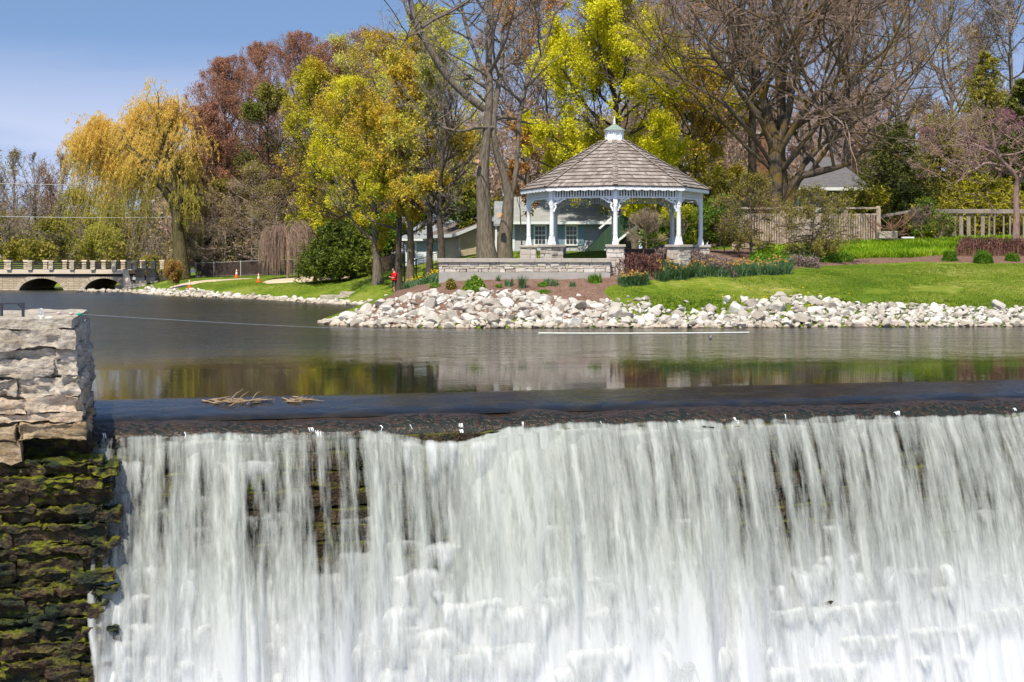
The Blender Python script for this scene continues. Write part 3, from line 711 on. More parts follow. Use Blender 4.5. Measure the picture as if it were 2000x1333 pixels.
# floor slab
o = MB().lathe([(4.6, -.1), (4.6, .02)], (0,0,0), 8, 0, -PI/2+GROT, False).build('floor', M_CAPST, gz)
def stone_wall_mesh(mb, u0, u1, z0, z1, y0, y1, seed, mx=None, hh=(.10,.2), ww=(.25,.6)):
    """courses of separate stones filling a box, long axis X; faces stand proud unevenly"""
    r = random.Random(seed); z = z0
    while z < z1-.03:
        h = min(r.uniform(*hh), z1-z); h = z1-z if z1-z-h < .06 else h; x = u0
        while x < u1-.02:
            w = min(r.uniform(*ww), u1-x); w = u1-x if u1-x-w < .1 else w; g = .008; p = r.uniform(-.015, .035)
            a, b, c, d = x+g, x+w-g, z+g, z+h-g; j = lambda: r.uniform(-.018, .018)
            f = [Vector((a+j(), y0-p, c+j())), Vector((b+j(), y0-p+j()*.6, c+j())), Vector((b+j(), y0-p, d+j())), Vector((a+j(), y0-p+j()*.6, d+j()))]
            k = [Vector((q.x, y1+p, q.z)) for q in f]
            cn = [q + Vector((0, -.012, 0)) + (Vector(((a+b)/2, q.y, (c+d)/2))-q)*.12 for q in f]
            vs = f + k + cn
            if mx: vs = [mx @ v for v in vs]
            mb.add(vs, [(8,9,10,11),(0,1,9,8),(1,2,10,9),(2,3,11,10),(3,0,8,11),(4,7,6,5),(0,4,5,1),(1,5,6,2),(2,6,7,3),(3,7,4,0)], 0)
            x += w
        z += h
for k in range(8):
    p = gv(k, GR, 0); a = -PI/2 + GROT + k*PI/4
    M = Matrix.Translation(p) @ Matrix.Rotation(a + PI/2, 4, 'Z')
    mb = MB(); mb.box(-.34,.34,-.34,.34,-.6,.90, 0, M)
    for q in range(4):
        MM = M @ Matrix.Rotation(q*PI/2, 4, 'Z'); stone_wall_mesh(mb, -.38, .38, -.6, .90, -.38, -.3, k*9+q, MM, (.12,.24), (.2,.45))
    ped = mb.build('pedestal', M_COURSE, gz, fix=False)
    MB().box(-.47,.47,-.47,.47,.90,PED,0,M).build('pedestal_cap', M_CAPST, ped, .02)
    # post: square base block, turned middle, square head
    mb = MB(); c = (p.x, p.y, PED)
    mb.lathe([(.20,0),(.20,.09),(.175,.13),(.135,.36),(.115,.40)], c, 4, 0, a+PI/4, False)
    mb.box(-.09,.09,-.09,.09,.39,.44,0,Matrix.Translation(Vector(c)) @ Matrix.Rotation(a+PI/2,4,'Z'))
    mb.lathe([(.11,.44),(.10,.47),(.12,.50),(.10,.53),(.108,.6),(.104,1.2),(.096,1.75),(.12,1.8),(.098,1.84),(.10,1.9)], c, 16, 0)
    mb.box(-.10,.10,-.10,.10,1.88,EAVE-PED-.02,0,Matrix.Translation(Vector(c)) @ Matrix.Rotation(a+PI/2,4,'Z'))
    mb.build('post', M_WHITE, gz, fix=False)
# frieze between the posts: two rails with short spindles, and scrolled brackets
for k in range(8):
    a, b = gv(k, GR, 0), gv(k+1, GR, 0); t = (b-a).normalized(); L = (b-a).length; nrm = Vector((t.y, -t.x, 0))
    M = Matrix.Translation(a) @ Matrix(((t.x, nrm.x, 0, 0), (t.y, nrm.y, 0, 0), (0, 0, 1, 0), (0,0,0,1)))
    mb = MB(); zt, zb = EAVE-.12, EAVE-.50
    mb.box(.1, L-.1, -.045, .045, zt, EAVE-.01, 0, M); mb.box(.1, L-.1, -.04, .04, zb, zb+.06, 0, M)
    n = int((L-.3)/.135)
    for q in range(n+1): x = .16 + (L-.32)*q/n; mb.box(x-.034, x+.034, -.02, .02, zb+.06, zt, 0, M)
    mb.build('spindle_frieze', M_WHITE, gz, fix=False)
    for sgn in (0, 1):
        def X(x, z): v = Vector((x if not sgn else L-x, 0, z)); return M @ v
        mb = MB(); z0 = zb
        for pts, w in (([(.12,z0-.62),(.14,z0-.5),(.20,z0-.44),(.22,z0-.36),(.17,z0-.30),(.2,z0-.22),(.30,z0-.16),(.42,z0-.17),(.50,z0-.10),(.60,z0-.04),(.72,z0-.03)], .05),
                       ([(.34,z0-.10),(.27,z0-.11),(.25,z0-.17),(.30,z0-.22),(.36,z0-.2)], .03), ([(.14,z0-.03),(.24,z0-.05),(.45,z0-.03)], .05)):
            for i in range(len(pts)-1): mb.beam(X(*pts[i]), X(*pts[i+1]), .05, w*1.6)
        mb.build('bracket', M_WHITE, gz, fix=False)
# roof: eight facets laid with shingle courses, hip caps, scalloped fascia
AP = 2.40; TR = .62          # rise to the cupola, radius under the cupola
roof_z = lambda r: EAVE + .02 + (ER - r)/(ER-TR)*AP
mb = MB()
mb.lathe([(ER-.03, EAVE-.05), (TR, EAVE-.05+AP)], (0,0,0), 8, 0, -PI/2+GROT, False)
r = random.Random(4); NCO = 13
for k in range(8):
    for c in range(NCO):
        ra = ER + .04 - (ER-TR)*c/NCO; rb = ER - (ER-TR)*(c+1.25)/NCO; rb = max(rb, TR-.05)
        a0, a1, b0, b1 = gv(k, ra, roof_z(ra)+.06), gv(k+1, ra, roof_z(ra)+.06), gv(k, rb, roof_z(rb)+.004), gv(k+1, rb, roof_z(rb)+.004)
        L = (a1-a0).length; Lb = (b1-b0).length; x = 0
        while x < L-.02:
            w = r.uniform(.09, .22); w = min(w, L-x); f0, f1 = (x+.004)/L, (x+w-.004)/L
            # keep the shingle upright on the facet: same offset from the facet centre line
            def top(f): o = (f-.5)*L; return b0.lerp(b1, min(1, max(0, .5 + o/Lb)))
            dz = Vector((0,0,r.uniform(-.004,.008))); dn = r.uniform(-.015,.02)
            p0, p1 = a0.lerp(a1, f0), a0.lerp(a1, f1); q0, q1 = top(f0), top(f1)
            p0 = p0 + (q0-p0)*dn*.6; p1 = p1 + (q1-p1)*dn*.6
            if (q1-q0).length > 1e-4 or True:
                vs = [p0+dz, p1+dz, q1, q0, p0-Vector((0,0,.06)), p1-Vector((0,0,.06))]
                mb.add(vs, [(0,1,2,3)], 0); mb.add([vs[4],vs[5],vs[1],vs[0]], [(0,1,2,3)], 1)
            x += w
    # hip caps
    for c in range(NCO*2):
        ra = ER+.06-(ER-TR)*c/(NCO*2); rb = ra-(ER-TR)*1.3/(NCO*2)
        for s in (-1, 1):
            def hp(r_, up, w): v = gv(k, r_, roof_z(r_)+up); e = gv(k+s, r_, roof_z(r_)+up); return v + (e-v).normalized()*w
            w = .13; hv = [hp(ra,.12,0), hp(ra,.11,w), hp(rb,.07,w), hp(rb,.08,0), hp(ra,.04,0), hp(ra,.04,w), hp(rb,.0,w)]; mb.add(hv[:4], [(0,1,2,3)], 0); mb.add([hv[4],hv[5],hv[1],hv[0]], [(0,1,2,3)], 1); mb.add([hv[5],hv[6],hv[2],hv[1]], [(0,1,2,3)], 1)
roof = mb.build('roof', [M_SHINGLE, plain('shingle_butt_shade', (.055,.04,.032), .9, .3, 9)], gz, fix=False)  # butt faces coloured dark as painted shadow lines between the shingle rows
mb = MB(); mb.lathe([(ER-.04, EAVE-.055), (.2, EAVE-.055)], (0,0,0), 8, 0, -PI/2+GROT, False)
for k in range(8):
    a, b = gv(k, ER-.01, 0), gv(k+1, ER-.01, 0); t = (b-a); L = t.length; t.normalize(); nr = Vector((t.y,-t.x,0)); n = 8; ns_ = 40
    top = [a + t*L*i/ns_ + Vector((0,0,EAVE+.03)) for i in range(ns_+1)]
    bot = [a + t*L*i/ns_ + Vector((0,0,EAVE-.13-.045*abs(math.sin(PI*n*i/ns_)))) for i in range(ns_+1)]
    vs = [v+nr*.02 for v in top+bot] + [v-nr*.02 for v in top+bot]; m = ns_+1
    fs = [(i, i+1, m+i+1, m+i) for i in range(ns_)] + [(2*m+i+1, 2*m+i, 3*m+i, 3*m+i+1) for i in range(ns_)] + [(m+i, m+i+1, 3*m+i+1, 3*m+i) for i in range(ns_)] + [(i, 2*m+i, 2*m+i+1, i+1) for i in range(ns_)]
    mb.add(vs, fs, 0)
mb.build('scalloped_fascia', M_WHITE, gz, fix=False)
zc = EAVE + AP - .1
cup = empty('cupola', (0,0,0)); cup.parent = gz
mb = MB(); rot = -PI/2+GROT
mb.lathe([(.50,zc-.02),(.50,zc+.16),(.47,zc+.18),(.47,zc+.20),(.42,zc+.21),(.42,zc+.58),(.46,zc+.60),(.50,zc+.63),(.50,zc+.66)], (0,0,0), 8, 0, rot, False)
for k in range(8):
    a, b = gv(k, .425, 0), gv(k+1, .425, 0); t = (b-a).normalized(); nr = Vector((t.y,-t.x,0)); L = (b-a).length
    for x in (.045, L-.045): mb.beam(a+t*x+nr*.012+Vector((0,0,zc+.21)), a+t*x+nr*.012+Vector((0,0,zc+.59)), .07, .03, up=t)
    for z in (.23, .57): mb.beam(a+t*.02+nr*.015+Vector((0,0,zc+z)), b-t*.02+nr*.015+Vector((0,0,zc+z)), .03, .04)
mb.build('cupola_body', M_WHITE, cup, fix=False)
mb = MB(); mb.lathe([(.56,zc+.66),(.54,zc+.68),(.33,zc+.82),(.15,zc+.93),(.05,zc+1.02)], (0,0,0), 8, 0, rot, False); mb.build('copper_roof', M_COPPER, cup, fix=False)
mb = MB(); mb.lathe([(.07,zc+1.0),(.04,zc+1.05),(.075,zc+1.10),(.03,zc+1.14),(.06,zc+1.19),(.025,zc+1.23),(.035,zc+1.26),(.008,zc+1.38)], (0,0,0), 12, 0); mb.build('finial', M_WHITE, cup, fix=False)

# ------------------------------------------------------------------ retaining wall in front of the gazebo
rw = empty('retaining_wall', (XW(1024,65), 65, 0), 0, 'long low stone wall with a concrete coping standing in front of the gazebo', 'stone wall')
x0, x1 = XW(856,65)-XW(1024,65), XW(1193,65)-XW(1024,65)
M_FOOT = plain('grey_footing', (.36,.34,.31), .9, .12, 2.5, .3)
MB().box(x0+.02, x1-.02, 0.0, .5, 1.4, 2.25).build('concrete_footing', M_FOOT, rw, .01)
mb = MB(); stone_wall_mesh(mb, x0+.02, x1-.02, 2.25, 2.70, 0.03, .45, 77, None, (.06,.18), (.12,.55)); mb.build('stone_courses', M_COURSE, rw, fix=False)
r = random.Random(3); x = x0-.04; mb = MB()
while x < x1:
    w = min(r.uniform(1.2, 1.9), x1+.04-x); mb.box(x, x+w-.008, -.07, .56, 2.70, 2.885+r.uniform(-.005,.005)); x += w
mb.build('coping', M_CAPST, rw, .015)
# corner pier
mb = MB(); c = Vector((x1-.3, .7, 0)); M = Matrix.Translation(c)
for q in range(4): stone_wall_mesh(mb, -.36, .36, 1.9, 3.45, -.38, -.2, 50+q, M @ Matrix.Rotation(q*PI/2,4,'Z'), (.12,.2), (.2,.5))
# low stone seat walls on the terrace
mb2 = MB(); stone_wall_mesh(mb2, XW(1016,66.5)-XW(1024,65), XW(1046,66.5)-XW(1024,65), 2.5, 3.30, 1.5, 1.9, 91, None, (.14,.22), (.3,.6)); mb2.build('seat_wall', M_COURSE, rw, fix=False)

# ------------------------------------------------------------------ houses
def siding(name, c, h=.14, var=.1, bump=.9):
    t = NT(name); v = t.coord(); sep = t.n('ShaderNodeSeparateXYZ', {0: v})
    w = t.math('FRACT', t.math('DIVIDE', sep.outputs[2], h))
    n = t.noise(v, 2.5, 4); col = t.ramp(n, [(.3, tuple(x*(1-var) for x in c)), (.7, tuple(min(1,x*(1+var)) for x in c))])
    return t.done(t.bsdf(col, .7, t.bump(t.math('MULTIPLY', w, -1.0), bump, .05), .3))
def roofmat(name, a, b):
    t = NT(name); v = t.coord(); br = t.n('ShaderNodeTexBrick', {'Vector': t.map(v, (1,1,1.6)), 'Scale': 2.2, 'Color1': a, 'Color2': b, 'Mortar': tuple(x*.5 for x in a), 'Mortar Size': .015, 'Brick Width': .5, 'Row Height': .25})
    col = t.mix(t.rng(t.noise(v, 9, 4), .3, .7, 0, .5), br.outputs[0], tuple((x+y)*.42 for x, y in zip(a, b)))
    return t.done(t.bsdf(col, .9, t.bump(t.noise(v, 30, 3), .4, .02), .15))
M_SID_BEIGE = siding('beige_siding', (.42,.34,.24), .17); M_SID_BLUE = siding('light_blue_siding', (.42,.50,.56), .13); M_SID_GREY = siding('grey_blue_siding', (.33,.34,.345), .12)
M_ROOF_BL = roofmat('blue_grey_shingles', (.20,.22,.24), (.33,.35,.37)); M_ROOF_GR = roofmat('light_grey_shingles', (.26,.27,.25), (.38,.38,.36)); M_ROOF_BR = roofmat('brown_shingles', (.14,.11,.10), (.22,.18,.165))
M_GLASS = NT('window_glass'); M_GLASS = M_GLASS.done(M_GLASS.bsdf((.03,.035,.035), .08, None, .6))
M_TRIM = plain('trim_white', (.72,.74,.74), .6, .04); M_SHUT = plain('blue_shutter', (.20,.31,.37), .6, .08)
M_GREENROOF = roofmat('dark_green_shingles', (.03,.065,.04), (.06,.10,.06))
def poly3(mb, pts, thick, mi=0): mb.prism(pts, thick, mi)
# beige garage: corner at px 897, gable wall to the right, side wall to the left
def house_origin(px, d): return Vector((XW(px,d), d, 0))
g0 = house_origin(895, 95)
gar = empty('beige_garage', g0, 0, 'beige garage with horizontal siding and a white edged gable behind the two big trunks', 'garage')
def L(px, py, d, o=g0): return P(px, py, d)-o
zb = 2.2
def wall(mb, a, b, zb, za, zbb=None, mi=0, th=.15):
    """vertical wall from plan point a to b, top heights za, zbb"""
    a = Vector(a); b = Vector(b); zbb = za if zbb is None else zbb; t = (b-a).normalized(); nr = Vector((t.y,-t.x,0))*th
    mb.prism([(a.x,a.y,zb),(b.x,b.y,zb),(b.x,b.y,zbb),(a.x,a.y,za)], -nr, mi)
A = L(897,457,95); B = L(1033,457,99); C = L(864,457,99); eave = ZW(457,95); ridge_px = L(975,424,97.3)
A2 = Vector((A.x,A.y)); 
mb = MB(); mid = Vector(((A.x+B.x)/2+.4, (A.y+B.y)/2, 0)); rz = ZW(424, 97)
mb.prism([(A.x,A.y,zb),(B.x,B.y,zb),(B.x,B.y,eave),(mid.x,mid.y,rz-.1),(A.x,A.y,eave)], (.05,.15,0)); 
mb.prism([(C.x,C.y,zb),(A.x-.003,A.y,zb),(A.x-.003,A.y,eave),(C.x,C.y,eave)], (.1,.12,0)); mb.build('wall', M_SID_BEIGE, gar)
dv = (C-A)*1.9; dv.z = 0
mb = MB(); f = (B-A); f.z = 0; f.normalize(); ov = Vector((0,-.35,0)); lo = A - f*.45 + Vector((0,0,-.12)); 
lo.z = eave-.12; top = Vector((mid.x, mid.y, rz+.02)); ro = B + f*.45; ro.z = eave-.12
for p, q in ((lo, top), (top, ro)):
    mb.prism([p+ov, q+ov, q+ov+dv+Vector((0,.5,0)), p+ov+dv+Vector((0,.5,0))], (0,0,.10))
mb.build('roof', M_ROOF_BR, gar)
mb = MB()
for p, q in ((lo, top), (top, ro)): mb.prism([p+ov*1.1+Vector((0,0,-.12)), q+ov*1.1+Vector((0,0,-.12)), q+ov*1.1+Vector((0,0,.11)), p+ov*1.1+Vector((0,0,.11))], (0,-.04,0))
mb.prism([lo+ov*1.1+Vector((-.02,0,-.12)), lo+ov*1.1+Vector((-.02,0,.11)), lo+ov+dv+Vector((-.02,.5,.11)), lo+ov+dv+Vector((-.02,.5,-.12))], (-.05,0,0))
mb.build('fascia', M_TRIM, gar)
mb = MB(); mb.box(A.x-.06, A.x+.06, A.y-.05, A.y+.02, zb, eave-.05); mb.build('corner_board', plain('tan_trim', (.50,.40,.30), .7), gar)
def window(parent, c, w, h, tx=Vector((1,0,0)), shutters=None, frame=M_TRIM, name='window', bars=(3,2)):
    nr = Vector((tx.y,-tx.x,0)); mb = MB(); up = Vector((0,0,1))
    def bx(mb, x0,x1,z0,z1,y0,y1):
        vs = [c + tx*x + up*z + nr*y for x,y,z in ((x0,y0,z0),(x1,y0,z0),(x1,y1,z0),(x0,y1,z0),(x0,y0,z1),(x1,y0,z1),(x1,y1,z1),(x0,y1,z1))]
        mb.add(vs, [(0,3,2,1),(4,5,6,7),(0,1,5,4),(1,2,6,5),(2,3,7,6),(3,0,4,7)], 0)
    t = .10
    bx(mb,-w/2-t,-w/2,-h/2-t,h/2+t,0,.06); bx(mb,w/2,w/2+t,-h/2-t,h/2+t,0,.06); bx(mb,-w/2,w/2,h/2,h/2+t,0,.06); bx(mb,-w/2-.03,w/2+.03,-h/2-t,-h/2,0,.09)
    bx(mb,-w/2,w/2,-.04,.04,.0,.05)
    for i in range(1, bars[0]): x = -w/2+w*i/bars[0]; bx(mb,x-.015,x+.015,-h/2,h/2,.0,.035)
    for i in range(1, bars[1]*2):
        z = -h/2+h*i/(bars[1]*2); bx(mb,-w/2,w/2,z-.012,z+.012,.0,.033)
    fr = mb.build(name, frame, parent)
    m2 = MB(); bx(m2,-w/2,w/2,-h/2,h/2,.003,.015); m2.build('pane', M_GLASS, fr)
    if shutters:
        for s in (-1,1):
            m3 = MB(); x = s*(w/2+t+.22); bx(m3,x-.2,x+.2,-h/2-.05,h/2+.05,.003,.045)
            for i in range(12): z = -h/2+h*(i+.5)/12; bx(m3,x-.15,x+.15,z-.02,z+.02,.045,.06)
            m3.build('shutter', shutters, parent)
    return fr
# blue house behind the garage
b0 = house_origin(830, 103); bh = empty('blue_house', b0, 0, 'light blue house with a blue grey hipped roof behind the row of slender trees', 'house')
mb = MB(); xa, xb = XW(792,103)-b0.x, XW(935,103)-b0.x; ze = ZW(466,103)
mb.box(xa, xb, 0, 7, 1.6, ze); mb.build('wall', M_SID_BLUE, bh)
mb = MB(); xe0 = XW(780,102.5)-b0.x; zr = ZW(412,106); xr0 = XW(855,106.5)-b0.x; xr1 = XW(930,106.5)-b0.x; xe1 = xb+.9
ev = [(xe0,-.5,ze),(xe1,-.5,ze),(xe1,7.5,ze),(xe0,7.5,ze)]; rg = [(xr0,3.5,zr),(xr1,3.5,zr)]
mb.add(ev+rg+[(x,y,z-.18) for x,y,z in ev], [(0,1,5,4),(1,2,5),(2,3,4,5),(3,0,4),(9,8,7,6)], 0); mb.build('roof', M_ROOF_BL, bh, fix=False)
mb = MB()
for (a,b) in ((0,1),(1,2),(2,3),(3,0)): p,q = Vector(ev[a]),Vector(ev[b]); mb.beam(p-Vector((0,0,.10)), q-Vector((0,0,.10)), .05, .17)
mb.build('gutter', M_TRIM, bh)
window(bh, Vector((XW(807,103)-b0.x, 0, ZW(490,103))), .3, 1.1, frame=M_TRIM, bars=(1,1))
mb = MB(); xd = XW(846,103)-b0.x; mb.box(xd-.5,xd+.5,-.06,-.004,1.6,ZW(472,103)); mb.build('door', plain('pale_blue_door', (.38,.50,.60), .5), bh)
# white picket deck rail by the blue house
w0 = house_origin(838, 98); wf = empty('white_deck_rail', w0, 0, 'white boarded deck rail beside the blue house', 'railing')
x0_, x1_ = XW(812,98)-w0.x, XW(856,98)-w0.x; zt_, zb_ = ZW(492,98), ZW(528,98)
mb = MB(); n = 9
for i in range(n): z = zb_ + (zt_-zb_)*(i+.5)/n; mb.box(x0_, x1_, -.02, .02, z-.055, z+.055)
mb.build('board', M_TRIM, wf); mb = MB()
for x in (x0_, (x0_+x1_)/2, x1_): mb.box(x-.05, x+.05, .02, .11, zb_-.4, zt_+.05)
mb.build('support', M_TRIM, wf)
# grey blue house behind the gazebo
h0 = house_origin(1090, 93); gh = empty('grey_house', h0, 0, 'grey blue shingled house with white windows seen through the left side of the gazebo', 'house')
ze = ZW(437,93); xa, xb = XW(1003,93)-h0.x, XW(1200,93)-h0.x
mb = MB(); mb.box(xa, xb, 0, 8, 1.8, ze); mb.build('wall', M_SID_GREY, gh)
mb = MB(); zr = ZW(388,97.3); a0, a1 = XW(993,92.5)-h0.x, xb+.5
mb.prism([(a0,-.55,ze-.05),(a0,-.55,ze+.12),(a0,4,zr+.1),(a0,8.5,ze+.12),(a0,8.5,ze-.05),(a0,4,zr-.07)], (a1-a0,0,0)); mb.build('roof', M_ROOF_GR, gh)
mb = MB(); mb.box(a0, a1, -.66, -.56, ze-.06, ze+.12); mb.box(xa-.06, xa+.08, -.05, .0, 1.8, ze-.06); mb.build('gutter', M_TRIM, gh)
for pxw in (1055, 1116): window(gh, Vector((XW(pxw,93)-h0.x, 0, ZW(460,93))), .66, 1.16, shutters=M_SHUT)
# annex at the left end, turned away
mb = MB(); mb.box(xa-1.1, xa-.003, .6, 5, 1.8, ze+.2); mb.build('annex_wall', M_SID_GREY, gh); mb = MB(); mb.prism([(xa-1.3,.35,ze-.15),(xa-1.3,.35,ze),(xa-1.3,4,zr-.2),(xa-1.3,4,zr-.35)], (1.28,0,0)); mb.build('annex_roof', M_ROOF_BL, gh)
mb = MB()
for x in (xa-1.15, xa-.75): mb.box(x-.06,x+.06,.5,.597,1.8,ze-.1)
mb.build('downpipe', M_TRIM, gh)
# stair with a green lean-to roof rising to the right
mb = MB(); s0 = P(1132,503,91)-h0; s1 = P(1216,418,91)-h0
mb.prism([s0, s0+Vector((.9,0,-.05)), s1+Vector((.9,0,-.7)), s1], (0,1.6,0)); st = mb.build('stair_roof', M_GREENROOF, gh)
mb = MB(); mb.beam(s0+Vector((.95,-.05,-.1)), s1+Vector((.95,-.05,-.75)), .08, .14); mb.beam(s1+Vector((-.3,-.05,.1)), s1+Vector((-1.5,-.05,-.95)), .08, .12); mb.build('stair_trim', M_TRIM, st)
# big pale house behind the bare tree
k0 = house_origin(1620, 112); kh = empty('pale_house', k0, 0, 'large pale grey house half hidden behind the spreading bare tree', 'house')
xa, xb = XW(1550,112)-k0.x, XW(1730,112)-k0.x; ze = ZW(400,112)
mb = MB(); mb.box(xa, xb, 0, 8, 3, ze+1.2); mb.build('wall', siding('pale_grey_siding', (.36,.36,.37), .15), kh)
mb = MB(); zr = ZW(312,116); a0, a1 = xa-.5, xb-1.2; zz = ze+1.2
mb.prism([(a0,-.7,zz-.1),(a0,-.7,zz+.1),(a0+3,4,zr),(a0+3,4,zr-.2)], (a1-a0-3,0,0)) if False else mb.prism([(a0,-.7,zz-.1),(a1,-.7,zz-.1),(a1-2.0,4,zr),(a0+2.4,4,zr)], (0,.1,.2)); mb.build('roof', roofmat('mauve_grey_shingles', (.12,.115,.12), (.17,.165,.17)), kh)
mb = MB(); mb.box(a0, a1, -.82, -.72, zz-.12, zz+.12); mb.build('gutter', M_TRIM, kh)
for pxw in (1570, 1668, 1700): window(kh, Vector((XW(pxw,112)-k0.x, 0, ZW(405,112))), .8, 1.4)
# chimney house glimpsed left of the bare tree
c0_ = house_origin(1485, 112); ch = empty('brick_chimney', c0_, 0, 'tan brick chimney glimpsed between the dark trunk and the big bare tree', 'chimney')
xa, xb = XW(1474,112)-c0_.x, XW(1498,112)-c0_.x
MB().box(xa, xb, 0, 1.2, 3, ZW(262,112)).build('stack', roofmat('tan_brick', (.36,.18,.10), (.45,.26,.15)), ch); MB().box(xa-.1, xb+.1, -.1, 1.3, ZW(262,112), ZW(258,112)).build('coping', M_CAPST, ch)

# ------------------------------------------------------------------ fences
M_WOOD_L = plain('weathered_tan_wood', (.42,.33,.25), .85, .25, 5, .5, .02); M_WOOD_G = plain('old_grey_wood', (.27,.23,.19), .9, .3, 4, .5, .02)
f0 = house_origin(1620, 86.5); pf = empty('picket_fence', f0, 0, 'tan wooden fence with a top rail and close vertical pickets above the lily bed', 'fence')
def fx(px, d=86.5, o=f0): return XW(px, d)-o.x
zt, zr1, zr2 = ZW(407,86.5), ZW(419,86.5), ZW(465,86.5)
for px in (1434, 1528, 1588, 1652, 1716):
    mb = MB(); x = fx(px); mb.box(x-.13, x+.13, -.03, .17, 3.2, zt+.08+(.05 if px == 1716 else 0)); mb.build('post', M_WOOD_L, pf, .01)
mb = MB(); mb.box(fx(1434), fx(1714), -.06, .10, zt-.05, zt+.06); mb.build('top_rail', M_WOOD_L, pf); 
mb = MB(); mb.box(fx(1434), fx(1714), -.05, .04, zr1-.06, zr1+.05); mb.build('middle_rail', M_WOOD_L, pf)
x = fx(1437); r = random.Random(5); ks = []
while x < fx(1710): ks.append(x); x += .15
mb = MB()
for x in ks: w = r.uniform(.045,.06); mb.box(x-w, x+w, -.085, -.055, 3.25, zr1-.0+r.uniform(-.02,.02))
o = mb.build('pickets', M_WOOD_L, pf); tag(o, kind='stuff')
f1 = house_origin(1890, 89); of = empty('old_rail_fence', f1, 0, 'old grey wooden fence with a heavy top beam and gappy slats at the right edge', 'fence')
zt = ZW(410,89)
mb = MB(); mb.box(fx(1822,89,f1), fx(1945,89,f1), -.12, .1, zt-.24, zt+.03); mb.box(fx(1945,89,f1)+.01, fx(2030,89,f1), -.11, .1, zt-.25, zt+.02); mb.build('top_beam', M_WOOD_G, of, .02)
r = random.Random(8); x = fx(1826,89,f1)
while x < fx(2030,89,f1):
    w = r.choice((.05,.07,.10,.12)); mb = MB(); ln = r.uniform(-.04,.04)
    mb.add([(x-w,0,3.3),(x+w,0,3.3),(x+w,.06,3.3),(x-w,.06,3.3),(x-w+ln,0,zt-.24),(x+w+ln,0,zt-.24),(x+w+ln,.06,zt-.24),(x-w+ln,.06,zt-.24)], [(0,3,2,1),(4,5,6,7),(0,1,5,4),(1,2,6,5),(2,3,7,6),(3,0,4,7)])
    mb.build('slat', M_WOOD_G, of); x += r.uniform(.30,.62)
f2 = house_origin(1800, 88.5); o = MB(); o.beam(P(1722,423,88.5)-f2, P(1822,405,89)-f2, .12, .16)
o = o.build('slanting_rail', M_WOOD_G); o.location = f2; tag(o, 'weathered slanting wooden rail left of the old grey fence', 'rail'); 
b_ = house_origin(1733, 84.5); o = MB().box(-.55,.55,-.3,.3,ZW(467,84.5),ZW(452,84.5)).build('stone_block', M_LIME, bevel=.04); o.location = b_; tag(o, 'flat grey stone block beside the end post of the tan fence', 'stone')
b_ = house_origin(1773, 80); o = MB().box(-.34,.34,-.15,.15,ZW(466,80),ZW(463,80)).build('white_board', M_TRIM, bevel=.01); o.location = b_; tag(o, 'small white board lying on the lilies near the fence end', 'board')
# chain link fence with dark slats on the left
M_SLAT = siding('dark_brown_slats', (.065,.04,.035), .0, .3, 0) if False else plain('dark_brown_slats', (.06,.038,.034), .8, .35, 3, .3)
M_BLACK = plain('black_metal', (.02,.02,.022), .5, .1)
def slat_fence(name, label, pts, h, postm, slatm, gap=.11, w=.045, post_every=None, parts=None):
    """pts: plan points; slats woven between two wires"""
    o0 = Vector((pts[0][0], pts[0][1], 0)); root = empty(name, o0, 0, label, 'fence'); mb = MB(); rail = MB(); r = random.Random(len(label))
    for (xa, ya), (xb, yb) in zip(pts[:-1], pts[1:]):
        a, b = Vector((xa,ya,hz(xa,ya))), Vector((xb,yb,hz(xb,yb))); L = (b-a).length; n = int(L/gap); d = (b-a)/L; nr = Vector((d.y,-d.x,0)).normalized()
        for i in range(n):
            p = a.lerp(b, (i+.5)/n) - o0; t = r.uniform(-.02,.02)
            mb.prism([p+d*-w+Vector((0,0,.03)), p+d*w+Vector((0,0,.03)), p+d*w+Vector((0,0,h-.05+t)), p-d*w+Vector((0,0,h-.05+t))], nr*.01)
        rail.tube([a-o0+Vector((0,0,h)), b-o0+Vector((0,0,h))], .022, 5); rail.tube([a-o0+Vector((0,0,.08)), b-o0+Vector((0,0,.08))], .015, 5)
        pm = MB(); pm.tube([a-o0-Vector((0,0,.2)), a-o0+Vector((0,0,h+.06))], .04, 6); pm.build('post', postm, root, fix=False)
    pm = MB(); pm.tube([b-o0-Vector((0,0,.2)), b-o0+Vector((0,0,h+.06))], .04, 6); pm.build('post', postm, root, fix=False)
    if slatm: o = mb.build('slats', slatm, root, fix=False); tag(o, kind='stuff')
    rail.build('rails', postm, root, fix=False); return root
M_POSTG = plain('grey_post', (.42,.42,.42), .5, .1)
slat_fence('slatted_fence', 'dark slatted chain link fence with pale posts behind the traffic cones', [gp(*q) for q in ((383,121),(418,121),(470,119),(533,118),(575,116.5),(611,115.5),(620,115.4),(660,114),(700,112))], 1.24, M_POSTG, M_SLAT, .12, .052)
slat_fence('dark_fence', 'nearly black fence under the slender trees behind the child in red', [gp(*q) for q in ((704,104),(740,100),(790,97))], 1.15, M_BLACK, M_SLAT, .2, .07)
slat_fence('black_rail_fence', 'thin black metal fence left of the stone wall end', [gp(*q) for q in ((790,90),(813,90),(842,90.5),(858,91))], 1.25, M_BLACK, M_BLACK, .28, .008)
b_ = Vector((XW(716,103), 103, hz(XW(716,103),103))); o = MB().tube([(0,0,-.2),(.02,0,1.5)], [.07,.06], 8).build('pale_blue_post', plain('pale_blue_paint', (.33,.45,.50), .5)); o.location = b_; tag(o, 'pale blue post leaning by the dark evergreen shrub', 'post')

